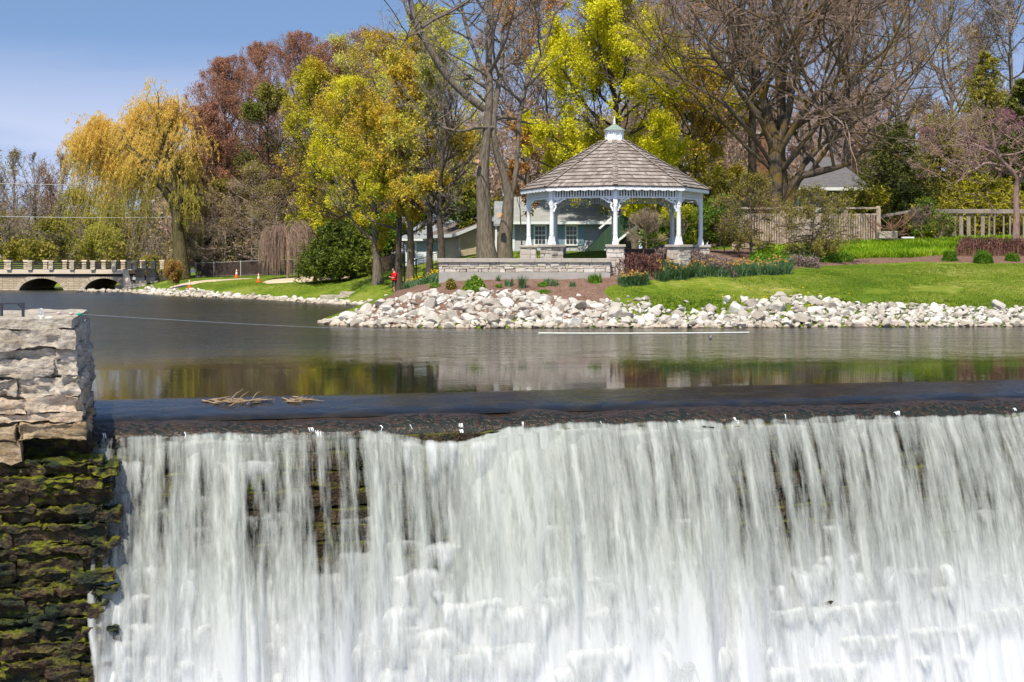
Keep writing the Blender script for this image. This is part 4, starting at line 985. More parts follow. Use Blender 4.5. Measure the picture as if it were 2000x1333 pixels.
# ------------------------------------------------------------------ bridge
BD = 124.0; BX = XW(123, BD); s_ = BD/F
br = empty('stone_bridge', (BX, BD, 0), 0, 'pale stone road bridge with two low arches and railings at the left edge', 'bridge')
def bx_(px): return XW(px, BD)-BX
def bz(py): return ZW(py, BD)
M_BSTONE = stonemat('bridge_stone', [(.34,.26,.17), (.52,.43,.31), (.66,.57,.44), (.74,.66,.54)], 1.0, .4)
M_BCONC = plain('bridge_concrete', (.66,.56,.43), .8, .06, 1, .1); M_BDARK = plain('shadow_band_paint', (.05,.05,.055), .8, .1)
def m_ashlar():
    t = NT('bridge_ashlar'); v = t.coord(); sx = t.n('ShaderNodeSeparateXYZ', {0: v}); vv = t.n('ShaderNodeCombineXYZ', {0: t.math('ADD', sx.outputs[0], t.math('MULTIPLY', sx.outputs[1], .7)), 1: sx.outputs[2], 2: 0.0}).outputs[0]
    b = t.n('ShaderNodeTexBrick', {'Vector': t.map(t.n('ShaderNodeVectorMath', {0: vv, 1: (0,0,0)}, operation='ADD').outputs[0], (1,1,1)), 'Scale': 1.0, 'Color1': (.70,.58,.43), 'Color2': (.50,.39,.27), 'Mortar': (.20,.16,.12), 'Mortar Size': .02, 'Brick Width': .48, 'Row Height': .15, 'Bias': .1})
    b.squash = 1.3
    col = t.mix(t.rng(t.noise(v, 2.5, 4), .35, .65, 0, .4), b.outputs[0], (.34,.27,.2))
    return t.done(t.bsdf(col, .9, t.bump(b.outputs['Fac'], .6, .03), .2))
M_ASH = m_ashlar()
ARCH = [(-52, 1), (81, 1), (203, 1)]         # arch centres in px; half span and rise below
def arch_z(px, c, hs, top, spring): t = min(1, abs(px-c)/hs); return spring + (top-spring)*math.sqrt(max(0, 1-t*t))
mb = MB(); x0p, x1p = -140, 262; W_ = 9.5
ztop = bz(541); segs = []
px = x0p
def inner(px):
    for c, hs in ((-52,42),(81,45),(203,40)):
        if abs(px-c) < hs: return arch_z(px, c, hs, bz(544), -.3)
    return None
pxs = sorted(set(list(np.arange(x0p, x1p+1, 3.0)) + [c+sg*hs*math.cos(a) for c,hs in ((-52,42),(81,45),(203,40)) for sg in (-1,1) for a in np.linspace(0.0, PI/2, 10)]))
for a, b in zip(pxs[:-1], pxs[1:]):
    m = (a+b)/2; za = inner(m)
    lo_a = inner(a) if za is not None and inner(a) is not None else (-.3 if za is not None else -.8); lo_b = inner(b) if za is not None and inner(b) is not None else (-.3 if za is not None else -.8)
    xa, xb = bx_(a), bx_(b)
    mb.prism([(xa,0,lo_a),(xb,0,lo_b),(xb,0,ztop),(xa,0,ztop)], (0,W_,0))
mb.build('arched_wall', M_ASH, br, fix=False)
for c, hs in ((-52,42),(81,45),(203,40)):      # voussoir rings
    n = 34; mb = MB()
    for i in range(n):
        t0, t1 = PI*i/n+.012, PI*(i+1)/n-.012
        q = [(bx_(c+math.cos(t)*(hs+e)), -.06, -.3+(bz(544)-(-.3)+e*.045)*math.sin(t)) for t, e in ((t0,0),(t1,0),(t1,8),(t0,8))]
        mb.prism(q, (0,.12,0))
    mb.build('arch_ring', M_BSTONE, br, fix=False)
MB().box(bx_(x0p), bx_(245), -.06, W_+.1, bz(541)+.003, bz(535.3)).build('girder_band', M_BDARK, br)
MB().box(bx_(x0p), bx_(248), -.20, W_+.3, bz(535.3)+.003, bz(528)).build('deck', M_BCONC, br)
for row, yy in ((0, -.15), (1, W_)):
    for k in range(-3, 7):
        c = 19.5 + 40.9*k
        if row and k == 6: c = 19.5+40.9*6
        x = bx_(c); zt_ = bz(511.5); mb = MB(); mb.box(x-.19, x+.19, yy-.16, yy+.22, bz(528), zt_)
        stone_wall_mesh(mb, x-.2, x+.2, bz(528)+.005, zt_, yy-.19, yy-.1, 500+k+row*20, None, (.14,.2), (.2,.4))
        pr = mb.build('parapet_pier', M_BSTONE, br, fix=False)
        MB().box(x-.25, x+.25, yy-.24, yy+.28, zt_+.002, zt_+.11).build('pier_cap', M_BCONC, pr)
    for k in range(-3, 6):
        a, b = bx_(19.5+40.9*k)+.2, bx_(19.5+40.9*(k+1))-.2; mb = MB()
        for i in range(4): z = bz(526)+ (bz(513.5)-bz(526))*i/3.; mb.box(a, b, yy-.02, yy+.08, z-.034, z+.034)
        mb.build('rail_panel', M_BLACK, br)
# wing walls
mb = MB(); mb.prism([(bx_(243),-.5,bz(528)),(bx_(254),-2.2,bz(526)),(bx_(266),-3.2,bz(552)),(bx_(266),-3.2,-.5),(bx_(243),-.5,-.5)], (.35,.25,0)); mb.build('wing_wall', M_BCONC, br)
mb = MB(); mb.prism([(bx_(262),.2,bz(524)),(bx_(300),.2,bz(524)),(bx_(309),.2,bz(551)),(bx_(262),.2,bz(551))], (0,.6,0)); mb.build('ramp_wall', M_ASH, br)
for px in (254, 282, 300):
    x = bx_(px); mb = MB(); stone_wall_mesh(mb, x-.2, x+.2, bz(526), bz(512), -.3, -.1, px, None, (.14,.2), (.2,.4)); mb.box(x-.19,x+.19,-.29,.1,bz(526),bz(512)); mb.box(x-.25,x+.25,-.36,.16,bz(512)+.002,bz(510)); mb.build('end_pier', M_BSTONE, br, fix=False)
# stacked slabs by the bridge
mb = MB(); r = random.Random(2); acc = [[], [], 0]
for k in range(9):
    z = .0 + .22*(k//2) ; x = XW(252+ (k%2)*22 + r.uniform(-4,8) + (k//2)*5, 120); rough_block(acc, (x, 120.5+r.uniform(-.5,.8)+(k//2)*.35, z+.12), (r.uniform(.6,1.0), .6, .11), .12, .03, 700+k, None, .05, 2)
o = link_mesh('slab_steps', np_mesh('slab_steps', np.concatenate(acc[0]), np.concatenate(acc[1]), smooth=True), [M_LIME]); tag(o, 'stacked rough limestone slabs forming steps at the right end of the bridge', 'steps')
# grey slabs at the waterline of the left bank
for k, (px, py, d, w, h, lab) in enumerate(((655,583,92,.95,.28,'upper'),(660,591,90.5,1.1,.2,'lowest'),(706,577,93,1.35,.3,'topmost'),(697,584,92,.9,.25,'middle'),(520,574,102,.65,.22,'a'),(548,569,104,.85,.1,'b'))):
    p = P(px, py, d); acc = [[], [], 0]; rough_block(acc, (0,0,0), (w, .5, h/2+.08), .12, .025, 800+k, None, .04, 2)
    o = link_mesh('stone_slab', np_mesh('stone_slab', np.concatenate(acc[0]), np.concatenate(acc[1]), smooth=True), [M_LIME]); o.location = p
    tag(o, ['grey slab on the left of the slab steps at the inlet, dry one', 'lowest slab touching the water at the inlet steps', 'long slab topmost in the inlet steps', 'slab wedged between the topmost and lowest inlet steps','dark slab lying alone on the grass bank','thin flat slab in the grass right of the dark slab'][k], 'slab', 'grey slabs on the left bank')

# ------------------------------------------------------------------ traffic cones
M_OR = plain('orange_plastic', (.80,.13,.02), .5, .05); M_REF = plain('white_band', (.75,.75,.72), .4, .05)
def make_cone():
    root = empty('traffic_cone', (0,0,0)); mb = MB(); mb.box(-.17,.17,-.17,.17,0,.04); mb.lathe([(.14,.03),(.125,.08),(.03,.70),(.018,.72)], n=16); mb.build('cone_body', M_OR, root, fix=False)
    for z0, z1 in ((.30,.46),(.53,.63)):
        rr = lambda z: .125-(z-.08)*.153+.004; MB().lathe([(rr(z0),z0),(rr(z1),z1)], n=16).build('reflective_band', M_REF, root, fix=False)
    return root
def dup(root, loc, rz=0.0, scale=1.0, label=None):
    r = root.copy(); COL.objects.link(r); r.location = loc; r.rotation_euler = (0,0,rz); r.scale = (scale,)*3
    if label: r['label'] = label
    for ch in list(root.children):
        c = ch.copy(); COL.objects.link(c); c.parent = r
        for g_ in ch.children: d = g_.copy(); COL.objects.link(d); d.parent = c
    return r
cone0 = make_cone(); tag(cone0, None, 'cone', 'orange traffic cones along the sand path')
for i, (px, d, s, lab) in enumerate(((370,108.5,.95,'leftmost orange traffic cone, beside the dark willow trunk'),(462,115.5,1.0,'orange cone standing back by the fence on the sand path'),(505,107,.98,'orange cone between the path and the sand patch'),(615,103,1.12,'orange cone at the front edge of the sand patch'),(582,113,.8,'cone half hidden behind the sand, only its top showing'))):
    x, y = gp(px, d); loc = (x, y, hz(x,y)-(.25 if i == 4 else 0))
    c = cone0 if i == 0 else dup(cone0, loc, i*1.1, s, lab)
    if i == 0: c.location = loc; c.scale = (s,)*3; c['label'] = lab
# power lines over the river
M_WIRE = plain('pale_wire', (.45,.45,.47), .6)
for py, lab in ((357, 'upper of the two pale overhead wires at the left edge'), (421, 'lower of the two pale overhead wires at the left edge')):
    a = P(-250, py-8, 150); b = P(420, py+2, 150); pts = [a.lerp(b, t) + Vector((0,0,-1.2*4*t*(1-t)*.3)) for t in np.linspace(0,1,16)]
    o = MB().tube(pts, .028, 4).build('overhead_wire', M_WIRE, fix=False); tag(o, lab, 'wire', 'overhead wires')
# ------------------------------------------------------------------ riprap
def m_rip(name, tint=1.0):
    t = NT(name); v = t.coord(); ob = t.n('ShaderNodeObjectInfo').outputs['Random']; isl = t.n('ShaderNodeNewGeometry').outputs['Random Per Island']
    f = t.math('ADD', t.math('MULTIPLY', t.math('FRACT', t.math('ADD', ob, isl)), .6), t.math('MULTIPLY', t.noise(v, 2.6, 6, .65), .5))
    col = t.ramp(f, [(.12, (.15,.13,.11)), (.28, (.34,.30,.25)), (.55, (.50,.46,.40)), (.9, (.68,.65,.60))])
    # damp tan foot near the water line
    z = t.n('ShaderNodeSeparateXYZ', {0: t.n('ShaderNodeNewGeometry').outputs['Position']}).outputs[2]
    wet = t.rng(t.math('ADD', z, t.math('MULTIPLY', t.noise(t.n('ShaderNodeNewGeometry').outputs['Position'], 1.5, 3), .25)), .42, .12)
    col = t.mix(t.math('MULTIPLY', wet, .85), col, (.42,.34,.25)); col = t.mix(t.rng(z, .05, .0, 0, .7), col, (.12,.085,.05))
    return t.done(t.bsdf(col, .9, t.bump(t.noise(v, 5, 9, .72), .6, .05), .15))
M_RIP = m_rip('white_riprap_limestone')
def ico(sub):
    import bmesh
    bm = bmesh.new(); bmesh.ops.create_icosphere(bm, subdivisions=sub, radius=1.0); V = np.array([v.co[:] for v in bm.verts]); T = np.array([[v.index for v in f.verts] for f in bm.faces]); bm.free(); return V, T
IV, IT = ico(3); IV2, IT2 = ico(2)
def rock_verts(seed, V=IV):
    r = np.random.RandomState(seed); p = V.copy(); 
    for _ in range(r.randint(8, 13)):
        n = r.randn(3); n /= np.linalg.norm(n); c = r.uniform(.48, .85); d = p @ n; p = p - np.clip(d-c, 0, None)[:,None]*n
    p = p*np.array([1, r.uniform(.65,.95), r.uniform(.45,.8)]); p = p/np.abs(p).max()
    return p + .03*np.stack([fbm(p*2.5+seed*3, 3), fbm(p*2.5+seed*3+9, 3), fbm(p*2.5+seed*3+19, 3)], -1)
def rot_rand(r):
    q = r.randn(4); q /= np.linalg.norm(q); w,x,y,z = q
    return np.array([[1-2*(y*y+z*z),2*(x*y-z*w),2*(x*z+y*w)],[2*(x*y+z*w),1-2*(x*x+z*z),2*(y*z-x*w)],[2*(x*z-y*w),2*(y*z+x*w),1-2*(x*x+y*y)]])
rock_me = [np_mesh('rock', rock_verts(40+k), tris=IT) for k in range(16)]
for m in rock_me: m.materials.append(M_RIP)
RS = np.random.RandomState(21)
def shore_front(px): return float(np.interp(px, [600,633,670,740,850,1000,2000,2200], [634,633,637,639.5,641,641.5,638,637.5]))
def top_line(px): return float(np.interp(px, [625,680,760,800,860,930,1000,1060,1130,1190,1230,1300,1400,1470,1500,1560,1620,1700,1800,1870,1950,2000,2100], [632,616,592,578,572,570,574,582,592,592,598,606,604,592,585,580,592,596,598,603,608,606,606]))
big = []
px = 632.0
def bank_pos(px, f):
    """f = 0 at the water, 1 at the top line of the rocks"""
    yb = shore_front(px); d0 = F*H/(yb-500); 
    yt = top_line(px); # walk up the bank until the ground shows at the wanted pixel row
    want = yb + (yt-yb)*f
    lo, hi = d0-.2, d0+9
    for _ in range(22):
        m = (lo+hi)/2; py = 500 + (H-hz(XW(px,m), m))*F/m
        if py > want: lo = m
        else: hi = m
    return XW(px, lo), lo
cand = []
for k in range(1500):
    px = RS.uniform(628, 2060); span = shore_front(px)-top_line(px); f = RS.uniform(0, 1)**1.05
    if RS.rand() > (span/72)**.6: continue
    if 1225 < px < 1460 and f > .45 and RS.rand() < .72: continue
    if 1130 < px < 1200 and f > .6 and RS.rand() < .7: continue
    cand.append((px, f))
for k in range(190): cand.append((628 + 1440*(k+RS.uniform(.2,.8))/190, RS.uniform(-.03,.05)))
placed = []; 
for px, f in cand:
    x, y = bank_pos(px, f); s = RS.uniform(.16,.29) if RS.rand() < .75 else RS.uniform(.29,.46)
    if f < .05: s = RS.uniform(.18,.30)
    if f > .9: s *= .8
    # keep rocks from piling in one spot
    near = [q for q in placed if abs(q[0]-x) < .9 and abs(q[1]-y) < .7]
    if any(math.hypot(q[0]-x, (q[1]-y)*1.2) < .55*(q[2]+s) for q in near): continue
    placed.append((x, y, s, px, f))
# lone rocks higher on the bank
for px, py, s in ((1060,590,.32),(1095,597,.38),(1178,594,.2),(1185,590,.18),(985,578,.35),(1040,572,.12),(1082,581,.1),(1130,580,.14),(1245,588,.2),(1262,586,.22),(1340,592,.16),(1420,590,.26),(1455,588,.28),(1510,583,.16),(1950,604,.45),(1912,606,.2),(1985,604,.2),(900,581,.35),(1135,606,.4),(1165,604,.42),(800,578,.3),(848,575,.28),(870,584,.24),(1010,588,.22),(1068,602,.2),(1150,618,.3),(1735,600,.2),(1395,604,.2),(1330,608,.25),(1290,604,.22),(1358,611,.2)):
    lo, hi = 58.5, 69
    for _ in range(22):
        m = (lo+hi)/2
        if 500 + (H-hz(XW(px,m), m))*F/m > py: lo = m
        else: hi = m
    placed.append((XW(px,lo), lo, s, px, 1.1))
placed.sort(key=lambda q: -q[2]/q[1])
GRP = 'white limestone rocks of the shore bank'
for k, (x, y, s, px, f) in enumerate(placed[:292]):
    o = bpy.data.objects.new('riprap_rock', rock_me[k % 16]); COL.objects.link(o)
    o.location = (x, y, hz(x, y) + s*RS.uniform(.05,.38)); o.scale = (s*RS.uniform(.9,1.15), s*RS.uniform(.85,1.1), s*RS.uniform(.8,1.05))
    o.rotation_euler = (RS.uniform(-.6,.6), RS.uniform(-.6,.6), RS.uniform(0, 6.28)); reg = 0 if px < 850 else 1 if px < 1190 else 2 if px < 1460 else 3; up_ = 0 if f < .12 else 2 if f > 1 else 1
    tag(o, ['pale rock touching the water ', 'white rock in the heap ', 'lone white rock above the heap '][up_] + ['at the left tip of the bank', 'below the stone wall', 'along the grassy stretch right of the wall', 'along the right hand stretch of bank'][reg], 'rock', GRP)
def rubble(name, label, pts, sub=IV2, tr=IT2, cat='rubble'):
    V, T, c = [], [], 0; vars_ = [rock_verts(90+k, sub) for k in range(14)]
    for k, (x, y, z, s) in enumerate(pts):
        p = (vars_[k % 14]*s) @ rot_rand(RS).T*np.array([1,1,.8]) + np.array([x,y,z]); V.append(p); T.append(tr+c); c += len(p)
    o = link_mesh(name, np_mesh(name, np.concatenate(V), tris=np.concatenate(T)), [M_RIP]); tag(o, label, cat, kind='stuff'); return o
pts = [(x, y, hz(x,y)+s*.2, s) for (x,y,s,px,f) in placed[292:]]
for k in range(3000):      # small stones filling between the big ones
    px = RS.uniform(622, 2260); f = RS.uniform(-.03, 1.0); 
    if 1225 < px < 1460 and f > .5 and RS.rand() < .6: continue
    x, y = bank_pos(px, f) if k % 2 else (lambda q: (q[0]+RS.uniform(-.5,.5), q[1]+RS.uniform(-.4,.4)))(placed[RS.randint(len(placed)-30)][:2])
    s = RS.uniform(.06,.17); pts.append((x, y, hz(x,y)+s*.2+ RS.uniform(0,.06), s))
rubble('limestone_rubble', 'small broken limestone filling the gaps between the big white rocks', pts)
pts = []
sh2 = [water_pt(*p) for p in ((758,599),(700,597),(640,594),(560,588.5),(480,584.5),(400,581),(330,578.5),(275,574.5),(262,573))]
for (xa,ya),(xb,yb) in zip(sh2[:-1], sh2[1:]):
    L_ = math.hypot(xb-xa, yb-ya)
    for k in range(int(L_*26)):
        t = RS.rand(); wide = np.interp(xa+(xb-xa)*t, [-31,-24,-20,-12], [3.2,2.4,1.5,.55]); off = RS.uniform(-.1, wide)*RS.rand()**.5; x, y = xa+(xb-xa)*t+RS.uniform(-.2,.2), ya+(yb-ya)*t+off
        s = RS.uniform(.07,.2) if RS.rand() < .8 else RS.uniform(.2,.36); pts.append((x, y, hz(x,y)+s*.25, s))
for k in range(140):
    x = XW(RS.uniform(165,270), 119); y = RS.uniform(117,121.5); s = RS.uniform(.08,.28); pts.append((x, y, RS.uniform(-.06,.12), s))
rubble('bank_rubble', 'grey white stones edging the far grass bank', pts)
# ------------------------------------------------------------------ trees
def nrm(v): return v/np.maximum(np.linalg.norm(v, axis=-1, keepdims=True), 1e-9)
def tubes_np(Pl, R, n):
    """Pl (N,k,3) polylines, R (N,k) radii -> verts, quads"""
    Nn_, k, _ = Pl.shape
    T = np.empty_like(Pl); T[:,1:-1] = Pl[:,2:]-Pl[:,:-2]; T[:,0] = Pl[:,1]-Pl[:,0]; T[:,-1] = Pl[:,-1]-Pl[:,-2]; T = nrm(T)
    ref = np.where(np.abs(T[:,:1,2:3]) > .9, np.array([[[1.,0,0]]]), np.array([[[0,0,1.]]]))
    a = nrm(np.cross(T, ref)); b = np.cross(T, a); th = np.arange(n)*2*PI/n
    V = Pl[:,:,None] + (a[:,:,None]*np.cos(th)[:,None] + b[:,:,None]*np.sin(th)[:,None])*R[:,:,None,None]
    base = (np.arange(Nn_)*k*n)[:,None,None]; i = (np.arange(k-1)*n)[None,:,None]; j = np.arange(n)[None,None]; j2 = (j+1) % n
    Q = np.stack([base+i+j, base+i+j2, base+i+n+j2, base+i+n+j], -1)
    return V.reshape(-1,3), Q.reshape(-1,4)
def ell_dist(p, d, c, r, out=.5):
    """distance from p along d to the ellipsoid surface"""
    o = (p-c)/r; q = d/r; A = (q*q).sum(-1); B = (o*q).sum(-1); C_ = (o*o).sum(-1)-1; D = B*B-A*C_
    s = (-B+np.sqrt(np.maximum(D, 0)))/A
    return np.where((D > 0) & (s > 0), s, out)
def spawn(rs, Pl, R, cnt, t0, t1, ang, angsd, frac, k, wander, trop, env, rfr, minr, lenvar=.3, base_len=None):
    """children of every polyline"""
    Np, kp, _ = Pl.shape; seg = np.linalg.norm(np.diff(Pl, axis=1), axis=-1).sum(1)
    n = np.maximum(1, rs.poisson(cnt*np.ones(Np) if np.isscalar(cnt) else cnt)); idx = np.repeat(np.arange(Np), n)
    t = t0 + (t1-t0)*rs.rand(len(idx)); f = t*(kp-1); i = np.minimum(f.astype(int), kp-2); w = (f-i)[:,None]
    p = Pl[idx,i]*(1-w)+Pl[idx,i+1]*w; T = nrm(Pl[idx,i+1]-Pl[idx,i]); r0 = R[idx,i]*(1-w[:,0])+R[idx,i+1]*w[:,0]
    v = rs.randn(len(idx),3); v = nrm(v-(v*T).sum(-1,keepdims=True)*T); a = np.radians(rs.normal(ang, angsd, len(idx)))[:,None]
    d = nrm(np.cos(a)*T+np.sin(a)*v)
    L = (seg[idx] if base_len is None else base_len)*frac*(1-.45*(t-t0)/(1.001-t0))*(1+lenvar*rs.randn(len(idx))).clip(.35,1.8)
    if env is not None: L = np.minimum(L, ell_dist(p, nrm(d+np.array([0,0,trop])), env[0], env[1], .35)*(.85+.25*rs.rand(len(idx))))
    L = np.maximum(L, .12); out = np.empty((len(idx), k+1, 3)); out[:,0] = p
    for s in range(k):
        d = nrm(d + wander*rs.randn(len(idx),3) + np.array([0,0,trop/k*1.6])); out[:,s+1] = out[:,s]+d*(L/k)[:,None]
    rr = np.maximum(np.minimum(r0*rfr, r0*.9), minr)[:,None]*np.linspace(1, .35, k+1)[None]
    return out, np.maximum(rr, minr*.6)
def leaves_np(rs, pts, size, per, spread, flat=0.0, asp=1.0):
    """small leaf quads scattered about points"""
    n = len(pts)*per; c = np.repeat(pts, per, 0) + rs.randn(n,3)*spread; u = nrm(rs.randn(n,3)); v = nrm(np.cross(u, rs.randn(n,3)))
    if flat: u[:,2] *= 1-flat; u = nrm(u); v[:,2] *= 1-flat
    s = size*(.55+.9*rs.rand(n))[:,None]; su = u*s; sv = v*s*.62*asp
    V = np.stack([c-su, c-sv*.9+su*.1, c+su, c+sv], 1).reshape(-1,3); return V, np.arange(n*4).reshape(-1,4)
def poly_curve(pts, k):
    pts = np.array(pts, float); L = np.concatenate([[0], np.cumsum(np.linalg.norm(np.diff(pts[:,:3], axis=0), axis=1))]); l = np.linspace(0, L[-1], k*4)
    q = np.stack([np.interp(l, L, pts[:,j]) for j in range(pts.shape[1])], -1)
    for _ in range(5): q[1:-1] = (q[:-2]+2*q[1:-1]+q[2:])/4
    i = np.round(np.linspace(0, k*4-1, k)).astype(int); return q[i]
def make_tree(name, label, cat, seed, base, env, r0, fork=.35, limbs=9, limb_ang=38, leaf=None, bark=None, twig=None, group=None,
              subs=(9, 8, 6), frac=(.55, .5, .45), ang=(42, 42, 40), trop=(.35, .25, .15), lean=0.0, trunks=None, wander=.13, minr=.009, leaf_t=(.25, 1.0), leaf_n=2.2, leader=True, twigr=None, limb_t=(.0,1.), lvls=3, kink=.02, leaf_lv=None):
    """base: world point; env: (centre, radii) world; leaf: (material, size, per point, spread)"""
    rs = np.random.RandomState(seed); base = np.array(base, float); C0, R0 = np.array(env[0], float)-base, np.array(env[1], float)
    E = (C0, R0); top = C0[2]+R0[2]*.8; zf = (C0[2]-R0[2])*1.0; zf = max(zf*.82, .5); zf = zf + (top-zf)*fork*.15
    tr = []
    if trunks is None:
        K = 14; zs = np.linspace(-.3, top if leader else zf+.4*(top-zf), K); f = (zs/max(top, .1)).clip(0, 1)
        xy = np.stack([C0[0]*f**1.3 + lean*np.sin(f*3), C0[1]*f], -1) + np.cumsum(rs.randn(K,2)*kink*top*.3, 0)*np.linspace(0,1,K)[:,None]
        rad = r0*(1-.88*f**.8); rad[0] *= 1.5; rad[1] *= 1.12
        tr.append(np.concatenate([xy, zs[:,None], rad[:,None]], 1))
    else:
        for t in trunks: q = poly_curve(t, 16); q[:,:3] -= base; tr.append(q)
    TP = np.stack([t[:,:3] for t in tr]); TR = np.stack([t[:,3] for t in tr])
    # main limbs reach for the edge of the crown
    per = max(1, limbs//len(tr)); LP, LR = [], []
    for ti in range(len(tr)):
        for q in range(per):
            if trunks is None: t = (zf + (top-zf)*(limb_t[0]+(limb_t[1]-limb_t[0])*(q+rs.rand())/per)**1.15 + .3)/(TP[ti,-1,2]+.3)
            else: t = limb_t[0]+(limb_t[1]-limb_t[0])*(q+rs.rand())/per
            t = min(max(t, .05), .97); f = t*(TP.shape[1]-1); i = min(int(f), TP.shape[1]-2); w = f-i
            p = TP[ti,i]*(1-w)+TP[ti,i+1]*w; rr = TR[ti,i]*(1-w)+TR[ti,i+1]*w
            az = q*2.4+rs.rand()*.8+ti*1.7; el = np.radians(max(6, min(88, rs.normal(limb_ang, 10)*(1.95-1.35*(q/per) if trunks is None else 1.1))))
            d = np.array([math.cos(az)*math.sin(el), math.sin(az)*math.sin(el), math.cos(el)])
            Ld = float(ell_dist(p[None], nrm((d+np.array([0,0,trop[0]*.6]))[None]), E[0], E[1], 1.5)[0])*rs.uniform(.78,.98)
            k = 8; out = [p]; dd = d
            for s in range(k): dd = nrm(dd + wander*rs.randn(3)*.8 + np.array([0,0,trop[0]/k*1.5])); out.append(out[-1]+dd*Ld/k)
            LP.append(out); LR.append(np.linspace(min(rr*.62, .045*Ld+.03), .022, k+1))
    LP, LR = np.array(LP), np.array(LR)
    s1 = spawn(rs, np.concatenate([LP]), LR, subs[0], .15, 1., ang[0], 12, frac[0], 6, wander, trop[1], E, .62, minr*1.6)
    s2 = spawn(rs, s1[0], s1[1], subs[1], .15, 1., ang[1], 14, frac[1], 4, wander*1.2, trop[2], E, .6, minr)
    lv = [(s1[0], s1[1], 4), (s2[0], s2[1], 3)]
    if lvls > 2 and subs[2]:
        s3 = spawn(rs, s2[0], s2[1], subs[2], .1, 1., ang[2], 16, frac[2], 2, wander*1.3, trop[2], None, .7, minr*.8); lv.append((s3[0], s3[1], 3)); last = s3[0]
    else: last = s2[0]
    root = empty(name, base, 0, label, cat, group)
    V1, Q1 = tubes_np(TP, TR, 12); V1 = V1 + .035*r0*3*fbm(V1*np.array([3,3,1.2])+seed, 3)[:,None]*nrm(V1-np.repeat(TP.reshape(-1,3), 12, 0)); V2, Q2 = tubes_np(LP, LR, 7); V3, Q3 = tubes_np(lv[0][0], lv[0][1], 4)
    link_mesh('trunk', np_mesh('trunk', np.concatenate([V1,V2,V3]), np.concatenate([Q1, Q2+len(V1), Q3+len(V1)+len(V2)]), smooth=True), [bark], root)
    Vs, Qs, c = [], [], 0
    for Pp, Rr, n in lv[1:]: V_, Q_ = tubes_np(Pp, Rr, n); Vs.append(V_); Qs.append(Q_+c); c += len(V_)
    nm = sum(len(q) for q in Qs); mi = [np.zeros(nm, int)]
    if leaf:
        mats = leaf[0] if isinstance(leaf[0], (list, tuple)) else [leaf[0]]
        kk = last.shape[1]; t = rs.rand(len(last)*int(max(1, leaf_n))); src = np.repeat(np.arange(len(last)), int(max(1, leaf_n)))
        if leaf_n < 1: m = rs.rand(len(src)) < leaf_n; src, t = src[m], t[m]
        t = leaf_t[0]+(leaf_t[1]-leaf_t[0])*t; f = t*(kk-1); i = np.minimum(f.astype(int), kk-2); w = (f-i)[:,None]
        pts = last[src,i]*(1-w)+last[src,i+1]*w
        # bare and leafy clumps within the crown
        g = fbm(pts*.55+seed, 2); keep = g > (leaf[4] if len(leaf) > 4 else -.45); pts = pts[keep]
        V_, Q_ = leaves_np(rs, pts, leaf[1], leaf[2], leaf[3]); Vs.append(V_); Qs.append(Q_+c)
        if len(mats) > 1:
            g2 = fbm(np.repeat(pts, leaf[2], 0)*.35+seed+40, 2) + .25*rs.randn(len(pts)*leaf[2]); mi.append(np.where(g2 > 0, 1, 2))
        else: mi.append(np.ones(len(Q_), int))
    else: mats = []
    V_, Q_ = np.concatenate(Vs), np.concatenate(Qs)
    link_mesh('crown', np_mesh('crown', V_, Q_, qm=np.concatenate(mi), smooth=False), [twig or bark]+mats, root)
    return root
def env_px(cx, cy, rx, ry, d, depth=None):
    s = d/F; return (np.array([XW(cx,d), d, ZW(cy,d)]), np.array([rx*s, (depth or rx*s), ry*s]))
def base_px(px, d): x, y = gp(px, d); return (x, y, hz(x, y)-.1)

B_GREY = barkmat('grey_bark', (.07,.055,.04), (.27,.22,.17)); B_DARK = barkmat('dark_bark', (.045,.035,.028), (.14,.11,.085)); B_BROWN = barkmat('brown_bark', (.10,.07,.045), (.26,.20,.145), 3, (.20,.14,.04))
B_MOSSY = barkmat('lichen_bark', (.05,.04,.03), (.19,.145,.105), 3, (.22,.14,.03))
T_GREY = barkmat('grey_twigs', (.20,.155,.12), (.44,.36,.30), 8); T_PURP = barkmat('purple_brown_twigs', (.22,.145,.105), (.46,.33,.26), 8); T_RED = barkmat('red_brown_twigs', (.24,.12,.08), (.45,.26,.18), 8)
T_DARK = barkmat('dark_twigs', (.07,.05,.04), (.19,.14,.11), 8); T_TAN = barkmat('tan_twigs', (.22,.16,.11), (.42,.33,.25), 8)
L_LIME = leafmat('chartreuse_leaves', [(.48,.44,.008),(.66,.61,.012),(.77,.72,.03),(.82,.78,.08)]); L_LIME2 = leafmat('green_yellow_leaves', [(.30,.31,.012),(.48,.47,.018),(.62,.58,.05)])
L_GOLD = leafmat('ochre_leaves', [(.36,.24,.02),(.54,.37,.025),(.68,.50,.05),(.60,.54,.06)]); L_PALE = leafmat('pale_yellow_leaves', [(.44,.42,.05),(.58,.55,.08),(.70,.66,.14)])
L_RED = leafmat('red_brown_buds', [(.26,.11,.06),(.40,.19,.11),(.50,.28,.18)]); L_ORANGE = leafmat('orange_leaves', [(.36,.16,.04),(.54,.27,.07),(.62,.36,.11)])
L_OLIVE = leafmat('olive_leaves', [(.17,.155,.025),(.29,.25,.04),(.38,.32,.06)]); L_MAUVE = leafmat('mauve_buds', [(.30,.19,.14),(.44,.30,.23),(.52,.41,.30)]); L_PINK = leafmat('magenta_blossom', [(.26,.07,.15),(.40,.12,.24),(.48,.20,.32)])
L_DKGREEN = leafmat('dark_needles', [(.04,.06,.010),(.10,.12,.016),(.19,.19,.03)], .2); L_GREEN = leafmat('fresh_green_leaves', [(.06,.12,.01),(.12,.21,.015),(.21,.32,.03)])
